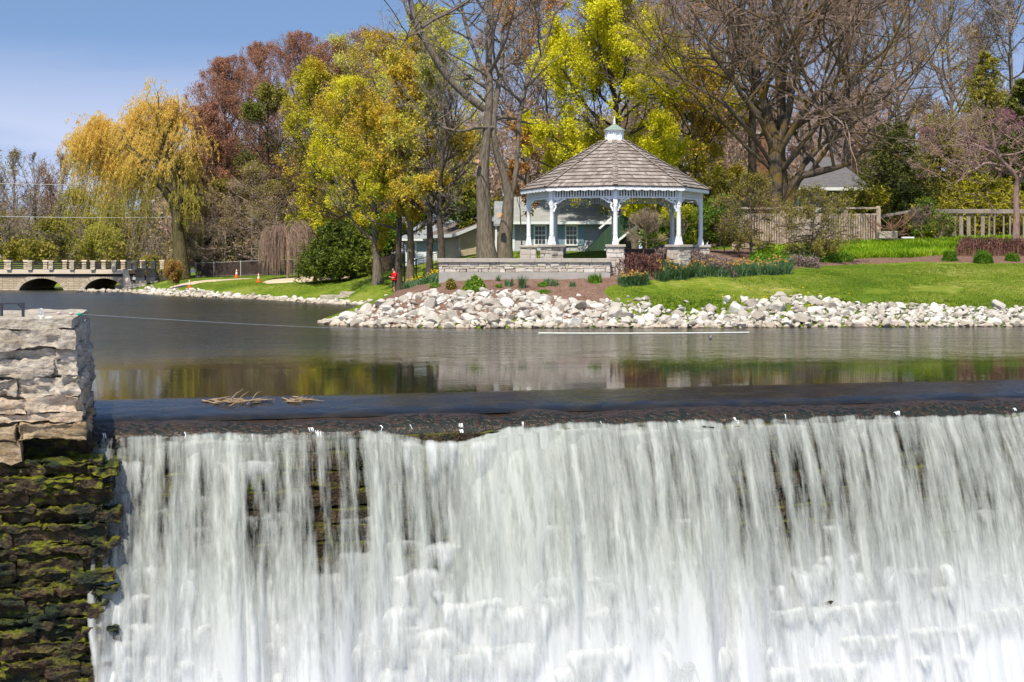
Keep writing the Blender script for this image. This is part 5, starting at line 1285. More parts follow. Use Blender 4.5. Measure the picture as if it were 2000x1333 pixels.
L_CEDAR = leafmat('golden_cedar', [(.16,.16,.01),(.34,.31,.015),(.50,.43,.03)], .2); L_SPRUCE = leafmat('spruce_needles', [(.15,.15,.02),(.30,.27,.035),(.44,.37,.06)], .25)
L_WILLOW = leafmat('willow_yellow', [(.80,.50,.08),(.90,.64,.13),(.92,.74,.24)], .45); L_WILLOW2 = leafmat('willow_green', [(.28,.28,.03),(.42,.40,.06),(.54,.48,.09)], .45)

# --- front row: the big bare twin trunk beside the gazebo
d = 78.0
def pp(px, py, r, dd=0.0): v = P(px, py, d+dd); return (v.x, v.y, v.z, r)
bz0 = 506
trA = [pp(952,512,.62),pp(949,490,.50),pp(946,440,.42),pp(944,390,.40),pp(942,340,.36),pp(948,290,.27),pp(953,230,.24),pp(957,170,.20),pp(954,110,.19),pp(958,40,.16),pp(956,-40,.12),pp(960,-130,.05)]
trB = [pp(986,512,.50,.6),pp(984,470,.38,.6),pp(990,430,.36,.6),pp(995,400,.33,.6),pp(993,360,.22,.5),pp(975,320,.19,.3),pp(962,270,.17,.1),pp(966,200,.14),pp(982,130,.12,.3),pp(980,60,.09,.3),pp(1000,-30,.07,.4),pp(1010,-120,.03,.6)]
trC = [pp(946,215,.20),pp(915,190,.19,-.3),pp(880,160,.18,-.6),pp(850,115,.17,-.9),pp(825,70,.15,-1.1),pp(808,30,.13,-1.2),pp(795,-30,.10,-1.4),pp(780,-110,.04,-1.5)]
trD = [pp(965,250,.10),pp(930,248,.075,-.5),pp(900,258,.07,-1),pp(870,252,.06,-1.3),pp(835,235,.05,-1.6),pp(800,190,.025,-2)]
trE = [pp(996,410,.05,.9),pp(1006,350,.14,.8),pp(1012,290,.13,1.1),pp(1014,230,.12,1.3),pp(1026,170,.10,1.6),pp(1060,100,.08,2),pp(1085,20,.04,2.4)]
trF = [pp(957,180,.12),pp(940,130,.10,.5),pp(915,70,.09,1),pp(900,10,.07,1.3),pp(885,-60,.03,1.5)]
trG = [pp(825,62,.08,-1.2),pp(800,70,.06,-1.7),pp(775,100,.03,-2.1)]
tw = make_tree('bare_twin_tree', 'tall bare tree with two thick dark trunks behind the stone wall left of the gazebo', 'tree', 5, base_px(965,78), env_px(930,60,190,300,78,6), .5,
          trunks=[trA,trB,trC,trD,trE,trF,trG], limbs=56, limb_ang=50, bark=B_GREY, twig=T_GREY, subs=(4,4,3), frac=(.5,.5,.5), trop=(.2,.15,.1), limb_t=(.42,1), minr=.010, wander=.17, leaf=None)
# sawn limb scar discs
M_CUT = plain('fresh_cut_wood', (.52,.32,.18), .8, .1)
for (px, py, r_, dz) in ((934,317,.14,-.28),(977,421,.16,-.0)):
    q = P(px, py, 77.55+dz*.0)-Vector(base_px(965,78)); o = MB().tube([q, q+Vector((-.06,-.16,.02))], [r_, r_*.95], 14).build('sawn_limb', M_CUT, tw, fix=False); o.scale = (1,1,1.0)
# --- slender row on the left of the wall
rowL = [
 ('ochre_maple', 'leftmost slender maple of the row, thick furrowed trunk and ochre leaves', 738, 92, (700,330,100,165), .30, [L_GOLD, L_LIME2], B_GREY, 21),
 ('ochre_maple', 'slender maple with a nearly black straight trunk left of the child in red', 778, 87, (775,265,100,200), .24, [L_GOLD, L_LIME2], B_DARK, 22),
 ('ochre_maple', 'forked slender maple directly behind the child in red', 800, 84.5, (815,280,95,170), .27, [L_GOLD, L_GOLD], B_BROWN, 23),
 ('ochre_maple', 'slender vase shaped maple with a bent trunk left of the stone wall end', 838, 82.5, (852,270,98,180), .25, [L_GOLD, L_PALE], B_DARK, 24),
 ('ochre_maple', 'slender maple rising right behind the left end of the stone wall', 862, 79, (872,300,75,140), .25, [L_GOLD, L_OLIVE], B_DARK, 25)]
for nm, lab, px, d_, e, r_, lf, bk, sd_ in rowL:
    sp = {23: (.07,8,.14,-.25), 24: (.07,6,.13,.08), 25: (.07,5,.13,.22)}.get(sd_, (.065,10,.15,-.02))
    make_tree(nm, lab, 'tree', sd_, base_px(px, d_), env_px(*e, d_), r_, limbs=17, limb_ang=36, leaf=([lf[0], lf[1]], *sp), bark=bk, twig=T_GREY, subs=(8,7,3), frac=(.55,.5,.5), trop=(.4,.3,.2), group='slender maples left of the stone wall', leaf_n=2, kink=.035)
# --- bright maples
make_tree('chartreuse_maple', 'bright chartreuse leafed maple rising behind the gazebo roof', 'tree', 31, base_px(1222,92), env_px(1190,185,165,255,92), .32, limbs=34, limb_ang=46, leaf=([L_LIME, L_LIME], .07, 26, .17, -.34), bark=B_DARK, twig=T_DARK, subs=(10,8,3), frac=(.5,.5,.5), trop=(.3,.2,.15), leaf_n=1)
make_tree('mixed_maple', 'green and ochre leafed maple between the gazebo and the spreading bare tree', 'tree', 32, base_px(1370,99), env_px(1335,260,120,160,99), .22, limbs=26, limb_ang=46, leaf=([L_LIME2, L_GOLD], .09, 9, .2, -.35), bark=B_DARK, twig=T_GREY, subs=(9,7,3), leaf_n=1)
make_tree('orange_maple', 'orange budding maple high between the bare twin trunk and the chartreuse maple', 'tree', 33, base_px(1085,106), env_px(1060,110,110,200,106), .2, limbs=24, limb_ang=40, leaf=([L_ORANGE, L_ORANGE], .09, 8, .2, -.1), bark=B_GREY, twig=T_PURP, subs=(8,6,3), leaf_n=1)
make_tree('orange_maple', 'tall brown orange budding maple behind and right of the gazebo roof', 'tree', 34, base_px(1330,108), env_px(1335,110,155,230,108), .25, limbs=28, limb_ang=44, leaf=([L_ORANGE, L_OLIVE], .085, 7, .22, -.2), bark=B_GREY, twig=T_PURP, subs=(8,7,3), leaf_n=1)
make_tree('orange_sapling', 'small orange leafed tree beside the right twin trunk', 'tree', 35, base_px(1020,88), env_px(1016,365,28,50,88), .06, limbs=8, leaf=([L_ORANGE, L_ORANGE], .10, 6, .12, -.3), bark=B_DARK, twig=T_RED, subs=(4,4,3), leaf_n=1)
make_tree('yellow_maple', 'tall pale yellow maple behind the left limb of the bare twin tree', 'tree', 36, base_px(858,104), env_px(845,200,130,185,104), .22, limbs=30, limb_ang=42, leaf=([L_PALE, L_LIME], .075, 9, .16, -.25), bark=B_GREY, twig=T_GREY, subs=(8,6,3), leaf_n=1)
make_tree('yellow_maple', 'tall pale yellow maple beside the red budding trees', 'tree', 37, base_px(745,114), env_px(735,240,125,180,114), .25, limbs=30, limb_ang=42, leaf=([L_PALE, L_GOLD], .075, 9, .17, -.25), bark=B_GREY, twig=T_PURP, subs=(8,6,3), leaf_n=1)
make_tree('green_maple', 'low bright green maple above the dark evergreen shrub', 'tree', 38, base_px(690,106), env_px(680,320,105,165,106), .22, limbs=30, limb_ang=46, leaf=([L_LIME, L_GOLD], .065, 13, .17, -.05), bark=B_DARK, twig=T_DARK, subs=(9,7,3), leaf_n=1)
make_tree('yellow_maple', 'yellow maple with dark limbs between the red trees and the green maple', 'tree', 39, base_px(610,118), env_px(622,300,90,185,118), .26, limbs=26, limb_ang=42, leaf=([L_GOLD, L_LIME2], .075, 10, .17, -.3), bark=B_DARK, twig=T_DARK, subs=(8,6,3), leaf_n=1)
# --- red budding trees by the willow
make_tree('red_maple', 'red brown budding tree right of the yellow willow', 'tree', 41, base_px(440,131), env_px(450,315,115,205,131), .3, fork=0, limbs=60, limb_ang=46, leaf=([L_RED, L_RED], .055, 3, .12, -.7), bark=B_GREY, twig=T_RED, subs=(9,8,5), trop=(.4,.4,.4), leaf_n=1)
make_tree('red_maple', 'tallest red brown budding tree at the top of the left tree mass', 'tree', 42, base_px(590,136), env_px(580,270,140,205,136), .35, fork=0, limbs=42, limb_ang=46, leaf=([L_RED, L_RED], .055, 3, .12, -.7), bark=B_GREY, twig=T_RED, subs=(9,8,5), trop=(.4,.4,.4), leaf_n=1)
make_tree('red_maple', 'russet budding tree filling in between the willow and the tallest red tree', 'tree', 46, base_px(500,140), env_px(505,260,95,175,140), .3, fork=0, limbs=36, limb_ang=46, leaf=([L_RED, L_RED], .055, 3, .12, -.7), bark=B_GREY, twig=T_RED, subs=(9,8,5), trop=(.4,.4,.4), leaf_n=1)
make_tree('red_maple', 'lower russet budding tree directly right of the willow crown', 'tree', 47, base_px(405,128), env_px(405,350,75,150,128), .2, fork=0, limbs=44, limb_ang=50, leaf=([L_RED, L_RED], .055, 4, .12, -.7), bark=B_GREY, twig=T_RED, subs=(9,8,5), trop=(.4,.4,.4), leaf_n=1)
make_tree('red_maple', 'russet budding tree high between the tallest red tree and the pale yellow maples', 'tree', 48, base_px(655,138), env_px(655,250,90,180,138), .3, fork=0, limbs=36, limb_ang=46, leaf=([L_RED, L_PALE], .07, 4, .2, -.7), bark=B_GREY, twig=T_PURP, subs=(9,8,5), trop=(.4,.4,.4), leaf_n=1)
make_tree('red_maple', 'dull mauve budding tree high behind the pale yellow maples', 'tree', 43, base_px(720,140), env_px(715,240,130,180,140), .35, fork=0, limbs=34, limb_ang=46, leaf=([L_MAUVE, L_RED], .08, 4, .2, -.6), bark=B_GREY, twig=T_PURP, subs=(8,7,4), trop=(.6,.5,.4), leaf_n=1)
make_tree('dark_cedar', 'dark straggly evergreen with bare lower branches right of the willow', 'tree', 44, base_px(515,124), env_px(530,340,85,175,124), .3, fork=.0, limbs=34, limb_ang=56, leaf=([L_OLIVE, L_DKGREEN], .09, 7, .2, .05), bark=B_DARK, twig=T_GREY, subs=(8,7,3), trop=(.15,.1,.05), leaf_n=1)
make_tree('bare_thicket', 'grey bare twiggy tree low between the willow and the dark cedar', 'tree', 45, base_px(440,122), env_px(445,440,95,85,122), .12, fork=.0, limbs=40, limb_ang=60, leaf=([L_MAUVE, L_OLIVE], .09, 2, .2, .1), bark=T_GREY, twig=T_TAN, subs=(8,7,3), trop=(.2,.1,.05), leaf_n=1)
for k, (px, dd, e, lab) in enumerate(((395,123,(400,440,55,75),'pale twiggy tree immediately right of the willow trunk'),(540,118,(540,440,70,85),'pale twiggy tree above the weeping shrub'),(490,120,(490,410,65,90),'pale twiggy tree between the red trees and the weeping shrub'))):
    make_tree('bare_thicket', lab, 'tree', 145+k, base_px(px, dd), env_px(*e, dd), .13, fork=0, limbs=34, limb_ang=56, leaf=([L_MAUVE, L_OLIVE], .06, 2, .15, .0), bark=T_GREY, twig=T_TAN, subs=(8,7,3), trop=(.2,.1,.05), leaf_n=1, group='pale twiggy trees under the left tree mass')
# --- the big spreading bare tree
d = 88.0
t1 = [pp(1512,480,.53),pp(1514,420,.46),pp(1516,360,.43),pp(1514,320,0.452),pp(1516,290,0.390),pp(1500,230,0.281),pp(1484,170,0.211),pp(1470,90,0.156),pp(1462,0,0.109),pp(1450,-120,0.039)]
t2 = [pp(1530,470,0.429,.5),pp(1530,370,0.351,.5),pp(1522,300,0.328,.3),pp(1528,230,0.296,.2),pp(1520,150,0.234),pp(1516,60,0.195),pp(1522,-20,0.156),pp(1524,-140,0.047)]
t3 = [pp(1516,300,0.234),pp(1540,220,0.234,-.5),pp(1552,150,0.187,-1),pp(1560,70,0.156,-1.3),pp(1578,-10,0.125,-1.6),pp(1600,-120,0.039,-2)]
t4 = [pp(1512,300,0.218),pp(1490,240,0.195,-.8),pp(1440,170,0.148,-1.6),pp(1395,110,0.117,-2.5),pp(1370,50,0.086,-3),pp(1340,0,0.039,-3.4)]
t5 = [pp(1508,320,0.172),pp(1470,265,0.140,-1),pp(1420,205,0.109,-2),pp(1350,165,0.086,-3),pp(1290,120,0.055,-4),pp(1255,90,0.023,-4.5)]
t6 = [pp(1522,300,0.203),pp(1560,230,0.172,-1),pp(1600,175,0.140,-2),pp(1660,150,0.109,-3),pp(1720,105,0.086,-4),pp(1790,60,0.039,-5)]
t7 = [pp(1530,330,0.203),pp(1560,290,0.156,-1),pp(1610,230,0.133,-1.8),pp(1660,215,0.101,-2.6),pp(1730,190,0.078,-3.4),pp(1800,130,0.039,-4)]
t8 = [pp(1535,420,0.429,.3),pp(1545,380,0.328,.1),pp(1556,345,0.265,-.2),pp(1600,335,0.203,-.8),pp(1650,325,0.156,-1.4),pp(1690,290,0.101,-2),pp(1740,295,0.070,-2.5),pp(1790,330,0.031,-3)]
t9 = [pp(1548,370,0.234),pp(1570,320,0.172,.6),pp(1610,280,0.133,1.2),pp(1660,240,0.094,1.8),pp(1720,215,0.047,2.4)]
t10 = [pp(1506,330,0.156),pp(1470,300,0.117,-.6),pp(1420,250,0.094,-1.2),pp(1370,205,0.070,-2),pp(1310,190,0.047,-2.8),pp(1270,150,0.023,-3.2)]
t11 = [pp(1540,180,0.172,.4),pp(1570,110,0.156,1),pp(1600,60,0.133,1.6),pp(1625,-20,0.094,2.2),pp(1640,-110,0.039,3)]
t12 = [pp(1498,240,0.156),pp(1455,170,0.117,.8),pp(1440,100,0.101,1.4),pp(1420,30,0.078,2),pp(1400,-60,0.039,2.5)]
make_tree('spreading_bare_tree', 'huge bare tree with many ascending limbs spreading over the fences on the right', 'tree', 51, base_px(1520,88), env_px(1540,70,350,380,88,11), .6,
          trunks=[t1,t2,t3,t4,t5,t6,t7,t8,t9,t10,t11,t12], limbs=108, limb_ang=44, bark=B_MOSSY, twig=T_PURP, subs=(6,6,4), frac=(.5,.5,.5), trop=(.25,.15,.1), limb_t=(.3,1), minr=.008, wander=.17, leaf=None)
make_tree('dark_trunk_tree', 'tall straight dark trunked bare tree just left of the spreading bare tree', 'tree', 52, base_px(1467,98), env_px(1470,60,110,220,98), .42, fork=.5, limbs=16, limb_ang=40, bark=B_DARK, twig=T_PURP, leaf=([L_MAUVE, L_ORANGE], .08, 2, .2, .0), subs=(7,7,4), leaf_n=1)
for k, (px, e, dd) in enumerate(((1655,(1650,110,120,190),118),(1760,(1750,90,130,220),124),(1870,(1860,60,130,210),120),(1985,(1975,70,130,220),112),(1570,(1580,60,130,220),130),(1240,(1240,60,130,220),132),(1400,(1400,90,130,230),130),(1030,(1030,160,110,210),122))):
    make_tree('bare_tree', ['grey mauve bare tree over the gap between the two right hand fences','bare tree over the start of the old grey fence','bare tree behind the tall spruce tip','bare tree whose crown fills the top right corner','far bare tree seen through the middle of the spreading tree','far bare tree behind the top of the chartreuse maple','far bare tree between the chartreuse maple and the dark trunk','far bare tree in the sky gap right of the twin trunks'][k], 'tree', 60+k, base_px(px, dd), env_px(*e, dd), .3, fork=.0, limbs=34, limb_ang=40, bark=B_GREY, twig=T_PURP if k != 3 else T_GREY,
              leaf=([L_MAUVE, L_GOLD if k in (1,2) else L_MAUVE], .06, 3, .2, -.3), subs=(9,8,4), trop=(.4,.3,.2), leaf_n=1, group='bare trees behind the park', minr=.012)
# --- conifers
def conifer(name, label, seed, base, h, rad, mat, tiers=26, droop=.12, size=.15, per=5, bark=B_DARK, group=None, top=.06, dens=1.0):
    rs = np.random.RandomState(seed); root = empty(name, base, 0, label, 'tree' if h > 4 else 'shrub', group)
    Bp, Br = [], []
    for t in range(tiers):
        f = (t+.5)/tiers; z = h*(.05+.93*f); r = rad*((1-f)**.8+top)*rs.uniform(.75,1.15); nb = int((5+9*(1-f))*dens)
        for q in range(nb):
            az = rs.rand()*6.283; L = r*rs.uniform(.7,1.12); k = 5; s = np.linspace(0,1,k+1)
            Bp.append(np.stack([np.cos(az)*L*s, np.sin(az)*L*s, z - droop*L*2*s**1.2 + droop*1.6*L*s**3 + rs.randn()*.05], -1)); Br.append(np.linspace(.035,.01,k+1))
    Bp, Br = np.array(Bp), np.array(Br); s1 = spawn(rs, Bp, Br, 9, .15, 1, 48, 10, .42, 3, .12, .0, None, .7, .008)
    V1, Q1 = tubes_np(np.array([[[0,0,-.3],[0,0,h*.5],[0,0,h*.98]]]), np.array([[h*.028,h*.016,.02]]), 9); V2, Q2 = tubes_np(Bp, Br, 3)
    link_mesh('trunk', np_mesh('trunk', np.concatenate([V1,V2]), np.concatenate([Q1,Q2+len(V1)]), smooth=True), [bark], root)
    allp = np.concatenate([s1[0][:,1:].reshape(-1,3), Bp[:,2:].reshape(-1,3)]); V3, Q3 = tubes_np(s1[0], s1[1], 3)
    V4, Q4 = leaves_np(rs, allp, size, per, size*.65, .35, .55)
    link_mesh('crown', np_mesh('crown', np.concatenate([V3,V4]), np.concatenate([Q3, Q4+len(V3)]), qm=np.concatenate([np.zeros(len(Q3),int), np.ones(len(Q4),int)])), [bark, mat], root); return root
def con_px(name, label, seed, px, d_, toppx, rpx, mat, **k):
    b = base_px(px, d_); h = ZW(toppx, d_)-b[2]; return conifer(name, label, seed, b, h, rpx*d_/F, mat, **k)
con_px('spruce_tree', 'tall yellow green spruce at the right edge, pointed top in front of bare trees', 71, 1925, 106, 95, 140, L_SPRUCE, tiers=30, size=.12, droop=.14, per=4)
con_px('spruce_tree', 'dark spruce cut by the right edge beyond the redbud', 72, 1995, 101, 150, 110, L_DKGREEN, tiers=26, size=.16, droop=.16, per=4)
con_px('cedar_tree', 'broad dark evergreen between the pale house and the spruce', 73, 1745, 104, 235, 85, L_DKGREEN, tiers=24, size=.11, droop=-.02, top=.3, per=4)
con_px('cedar_tree', 'olive green evergreen mass left of the redbud blossom', 74, 1835, 106, 225, 70, L_SPRUCE, tiers=22, size=.11, droop=-.02, top=.4, per=4)
con_px('golden_cedar', 'low golden evergreen spreading above the old grey fence', 75, 1925, 95, 352, 75, L_CEDAR, tiers=9, size=.13, droop=-.12, top=.5, dens=1.6)
con_px('golden_cedar', 'low yellow green evergreen behind the right end of the tan fence', 76, 1690, 96, 375, 75, L_CEDAR, tiers=8, size=.13, droop=-.12, top=.5, dens=1.5)
con_px('dark_yew', 'dark green yew behind the gap between the two fences', 77, 1775, 93, 372, 42, L_DKGREEN, tiers=9, size=.12, droop=-.2, top=.6, dens=1.5)
con_px('evergreen_shrub', 'large dark green spreading evergreen shrub in front of the slatted fence', 78, 663, 102, 443, 66, leafmat('juniper_green', [(.05,.075,.008),(.11,.15,.012),(.22,.25,.03)], .15), tiers=13, size=.13, droop=-.3, top=.45, dens=2.0, per=6)
# --- redbud with leaning pale trunk
d = 80.0
r1 = [pp(1984,470,.22),pp(1986,420,.17),pp(1984,370,.16),pp(1990,345,.15),pp(1965,325,.12,-.3),pp(1945,300,.10,-.6),pp(1940,265,.08,-.9),pp(1932,235,.03,-1)]
r2_ = [pp(1962,325,.08,-.3),pp(1925,318,.06,-.8),pp(1885,345,.045,-1.2),pp(1850,370,.02,-1.5)]
r3_ = [pp(1990,348,.09),pp(2020,310,.08,.3),pp(2040,250,.04,.6)]
r4_ = [pp(1950,305,.07,-.5),pp(1900,280,.05,.2),pp(1850,270,.03,.8),pp(1810,290,.015,1.2)]
make_tree('redbud_tree', 'leaning redbud with a pale pinkish trunk and magenta blossom at the right edge', 'tree', 81, base_px(1984,80), env_px(1905,320,135,115,80,3.2), .2, trunks=[r1,r2_,r3_,r4_], limbs=44, limb_ang=60, bark=barkmat('pinkish_bark', (.17,.10,.085), (.40,.28,.24)), twig=T_PURP,
          subs=(6,6,3), frac=(.5,.5,.5), trop=(.1,.05,.0), limb_t=(.4,1), minr=.007, leaf=([L_PINK, L_MAUVE], .028, 2, .07, .0), leaf_n=2, wander=.2)
# --- shrubs and small trees near the fence
make_tree('small_crab_tree', 'small bronze leaved tree with two stems beside the right side of the gazebo', 'tree', 82, base_px(1466,74), env_px(1462,415,85,72,74), .07, fork=0, limbs=30, limb_ang=60, bark=T_DARK, twig=T_TAN, subs=(6,6,3), leaf=([L_OLIVE, L_OLIVE], .045, 3, .09, -.3), trop=(.1,.05,.0), leaf_n=1, minr=.006)
make_tree('small_crab_tree', 'small bronze leaved tree with level branches in front of the tan fence', 'tree', 83, base_px(1585,74), env_px(1590,432,105,68,74,1.8), .07, fork=0, limbs=34, limb_ang=72, bark=T_DARK, twig=T_TAN, subs=(6,6,3), leaf=([L_OLIVE, L_OLIVE], .045, 3, .09, -.3), trop=(.0,.0,.0), leaf_n=1, minr=.006)
def shrub(name, label, seed, px, d_, e, leaf, twig=T_TAN, limbs=20, ang_=45, subs=(6,6,3), **k):
    b = base_px(px, d_); return make_tree(name, label, 'shrub', seed, b, env_px(*e, d_), .03, fork=0, limbs=limbs, limb_ang=ang_, bark=twig, twig=twig, subs=subs, leaf=leaf, leader=False, leaf_n=k.pop('leaf_n', 1), minr=k.pop('minr', .006), **k)
shrub('green_shrub', 'rounded green shrub just right of the gazebo', 84, 1415, 76, (1412,440,50,52), ([L_GREEN, L_GREEN], .06, 6, .12, -.4), limbs=26)
shrub('bare_shrub', 'tan bare twiggy bush seen through the right half of the gazebo', 85, 1262, 80, (1262,455,48,45), ([L_MAUVE, L_MAUVE], .04, 1, .1, .2), limbs=30)
shrub('green_shrub', 'green shrub seen between the right hand gazebo posts', 86, 1322, 84, (1325,440,42,50), ([L_GREEN, L_LIME2], .06, 5, .12, -.3))
shrub('green_shrub', 'bright green climber like shrub at the left end of the old grey fence', 87, 1800, 86, (1802,428,30,45), ([L_GREEN, L_LIME2], .06, 6, .1, -.3), limbs=18)
shrub('green_shrub', 'thin leafed shrub growing through the old grey fence', 88, 1835, 86, (1832,445,34,28), ([L_GREEN, L_OLIVE], .05, 3, .1, -.1), limbs=14)
shrub('green_shrub', 'mixed green bush low behind the gazebo at its left', 89, 1395, 96, (1390,400,60,60), ([L_OLIVE, L_LIME2], .08, 4, .15, -.2))
shrub('brown_shrub', 'reddish brown twiggy shrub at the foot of the willow', 90, 338, 110, (338,530,16,28), ([L_ORANGE, L_OLIVE], .05, 3, .08, -.2), T_RED, limbs=24, minr=.01)
shrub('bramble', 'tangle of bare arching brown stems by the slanting rail', 91, 1745, 84, (1745,435,60,22), ([L_MAUVE, L_MAUVE], .03, 1, .1, .3), T_RED, limbs=14, ang_=75, subs=(3,3,2))
for k, (px, d_, e, lab) in enumerate(((400,128,(400,480,40,50),'dark leafy bush behind the slatted fence nearest the willow'),(470,127,(470,490,40,45),'dark leafy bush behind the slatted fence below the cedar'),(745,104,(748,470,34,60),'olive bush between the first two slender maples'),(610,126,(610,470,45,60),'olive bush behind the dark evergreen shrub'),(905,98,(905,400,50,55),'green bush above the beige garage roof'),(690,112,(720,470,50,60),'green bush behind the right side of the dark evergreen shrub'),(820,112,(820,400,50,70),'olive bush above the blue house'))):
    shrub('understory_bush', lab, 92+k, px, d_, e, ([L_DKGREEN if k in (0,1) else L_OLIVE, L_GREEN], .11, 6, .2, -.4), T_DARK, group='bushes under the left trees', minr=.01)
# weeping bare shrub
def weeping(name, label, cat, seed, base, spine, n, fall, mats, w, spread, leafsz=None, lean=0.0, leafper=3, bark=B_DARK, trunk=None, arch=.9, zmin=.3, twigmat=None, bright=None, tight=False):
    """strands that leave points on the limbs and hang"""
    rs = np.random.RandomState(seed)
    root = empty(name, base, 0, label, cat); b = np.array(base)
    LPs = [poly_curve(s, 14) for s in spine]; TP = np.stack([q[:,:3]-b for q in LPs]); TR = np.stack([q[:,3] for q in LPs])
    s1 = spawn(rs, TP, TR, 10, .3, 1., 46, 12, .36 if tight else .45, 6, .13, .34, None, .6, .03); s2 = spawn(rs, s1[0], s1[1], 6, .2, 1., 45, 14, .5, 5, .15, .15, None, .6, .015)
    V1, Q1 = tubes_np(TP, TR, 9); V2, Q2 = tubes_np(s1[0], s1[1], 5); V3, Q3 = tubes_np(s2[0], s2[1], 3)
    link_mesh('trunk', np_mesh('trunk', np.concatenate([V1,V2,V3]), np.concatenate([Q1,Q2+len(V1),Q3+len(V1)+len(V2)]), smooth=True), [bark], root)
    src = np.concatenate([s2[0][:,1:].reshape(-1,3), s1[0][:,2:].reshape(-1,3)]); p = src[rs.randint(0, len(src), n)] + rs.randn(n,3)*spread
    az = np.arctan2(p[:,1]-TP[0,5,1], p[:,0]-TP[0,5,0]) + rs.randn(n)*.5; L = fall[0]+(fall[1]-fall[0])*rs.rand(n)**(3.2 if tight else 1.3)*(1 if not tight else np.where(p[:,0] < -1.6, 1.0, .38)); L = np.minimum(L, np.maximum(p[:,2]-zmin, .4))
    k = 8; s = np.linspace(0, 1, k+1); a = arch*(.4+rs.rand(n))
    S = np.stack([p[:,0:1]+np.cos(az)[:,None]*a[:,None]*(1-np.exp(-s*4))+lean*L[:,None]*s**1.5*.12+.1*rs.randn(n,1)*s, p[:,1:2]+np.sin(az)[:,None]*a[:,None]*(1-np.exp(-s*4)), p[:,2:3]+a[:,None]*.35*np.sin(np.minimum(s*7, PI))-L[:,None]*s**1.15], -1)
    V4, Q4 = tubes_np(S, np.repeat(np.linspace(w, w*.5, k+1)[None], n, 0), 3); Vs, Qs, mi = [V4], [Q4], [np.zeros(len(Q4), int)]
    if leafsz:
        f = rs.rand(n*leafper*k)**.9*k; idx = rs.randint(0, n, len(f)); i = np.minimum(f.astype(int), k-1); ww = (f-i)[:,None]; c = S[idx,i]*(1-ww)+S[idx,i+1]*ww + rs.randn(len(f),3)*.05
        u = nrm(np.stack([rs.randn(len(f))*.35, rs.randn(len(f))*.35, -np.ones(len(f))], -1)); v = nrm(np.cross(u, rs.randn(len(f),3))); sz = leafsz*(.6+.8*rs.rand(len(f)))[:,None]
        V5 = np.stack([c-u*sz, c-v*sz*.22, c+u*sz, c+v*sz*.22], 1).reshape(-1,3); Vs.append(V5); Qs.append(np.arange(len(V5)).reshape(-1,4)+len(V4))
        hgt = c[:,2]/src[:,2].max(); mi.append(np.where(hgt + .12*rs.randn(len(f)) + .15*fbm(c*.4,2) > bright, 1, 2) if bright is not None else np.ones(len(f), int))
    link_mesh('crown', np_mesh('crown', np.concatenate(Vs), np.concatenate(Qs), qm=np.concatenate(mi)), [twigmat or bark]+mats, root); return root
d = 119.0
w1 = [pp(356,545,.75),pp(352,500,.6),pp(347,455,.52),pp(346,425,.46),pp(342,400,.42),pp(320,370,.32,-.5),pp(305,345,.26,-1),pp(285,320,.18,-1.3),pp(262,300,.08,-1.5)]
w2 = [pp(345,415,.35),pp(340,370,.28,.5),pp(330,330,.24,.7),pp(320,290,.2,.8),pp(310,250,.15,.6),pp(305,220,.07,.4)]
w3 = [pp(318,368,.28,-.5),pp(290,340,.2,-1.2),pp(255,330,.16,-2),pp(220,325,.08,-2.4)]
w4 = [pp(322,360,.22,-.5),pp(300,310,.18,0),pp(280,270,.15,.5),pp(262,240,.07,1)]
w5 = [pp(347,430,.3),pp(358,400,.22,.7),pp(362,370,.17,1),pp(350,330,.13,1.5),pp(358,290,.06,2)]
w6 = [pp(290,318,.16,-1),pp(250,285,.13,-1.6),pp(215,275,.10,-2),pp(180,280,.05,-2.4)]
w7 = [pp(285,290,.13,.3),pp(245,262,.1,.3),pp(205,248,.05,.3)]
w8 = [pp(318,280,.13,.6),pp(330,240,.1,.8),pp(335,215,.05,1)]
w9 = [pp(325,335,.14,.7),pp(300,285,.11,2.2),pp(270,250,.05,3)]
weeping('weeping_willow', 'golden weeping willow with hanging yellow strands beside the stone bridge', 'tree', 101, base_px(356,119), [w1,w2,w3,w4,w5,w6,w7,w8,w9], 3000, (.4,6.8), [L_WILLOW, L_WILLOW2], .007, .3, .10, -1.0, 5, bark=barkmat('willow_bark', (.05,.04,.02), (.17,.14,.07)), twigmat=barkmat('willow_strands', (.60,.40,.09), (.80,.58,.18), 8), bright=.50, arch=1.1, zmin=1.2, tight=True)
d = 110.0
q1 = [pp(562,548,.12),pp(562,500,.10),pp(560,460,.08),pp(556,440,.05)]; q2 = [pp(562,490,.07),pp(580,455,.05),pp(592,445,.03)]; q3 = [pp(562,490,.07),pp(545,460,.05),pp(532,455,.03)]
weeping('weeping_shrub', 'bare mauve brown weeping tree with a dome of drooping twigs by the fence', 'tree', 102, base_px(562,110), [q1,q2,q3], 900, (1.0,3.2), [], .013, .25, None, 0, 3, bark=T_PURP, twigmat=T_PURP, arch=.6)
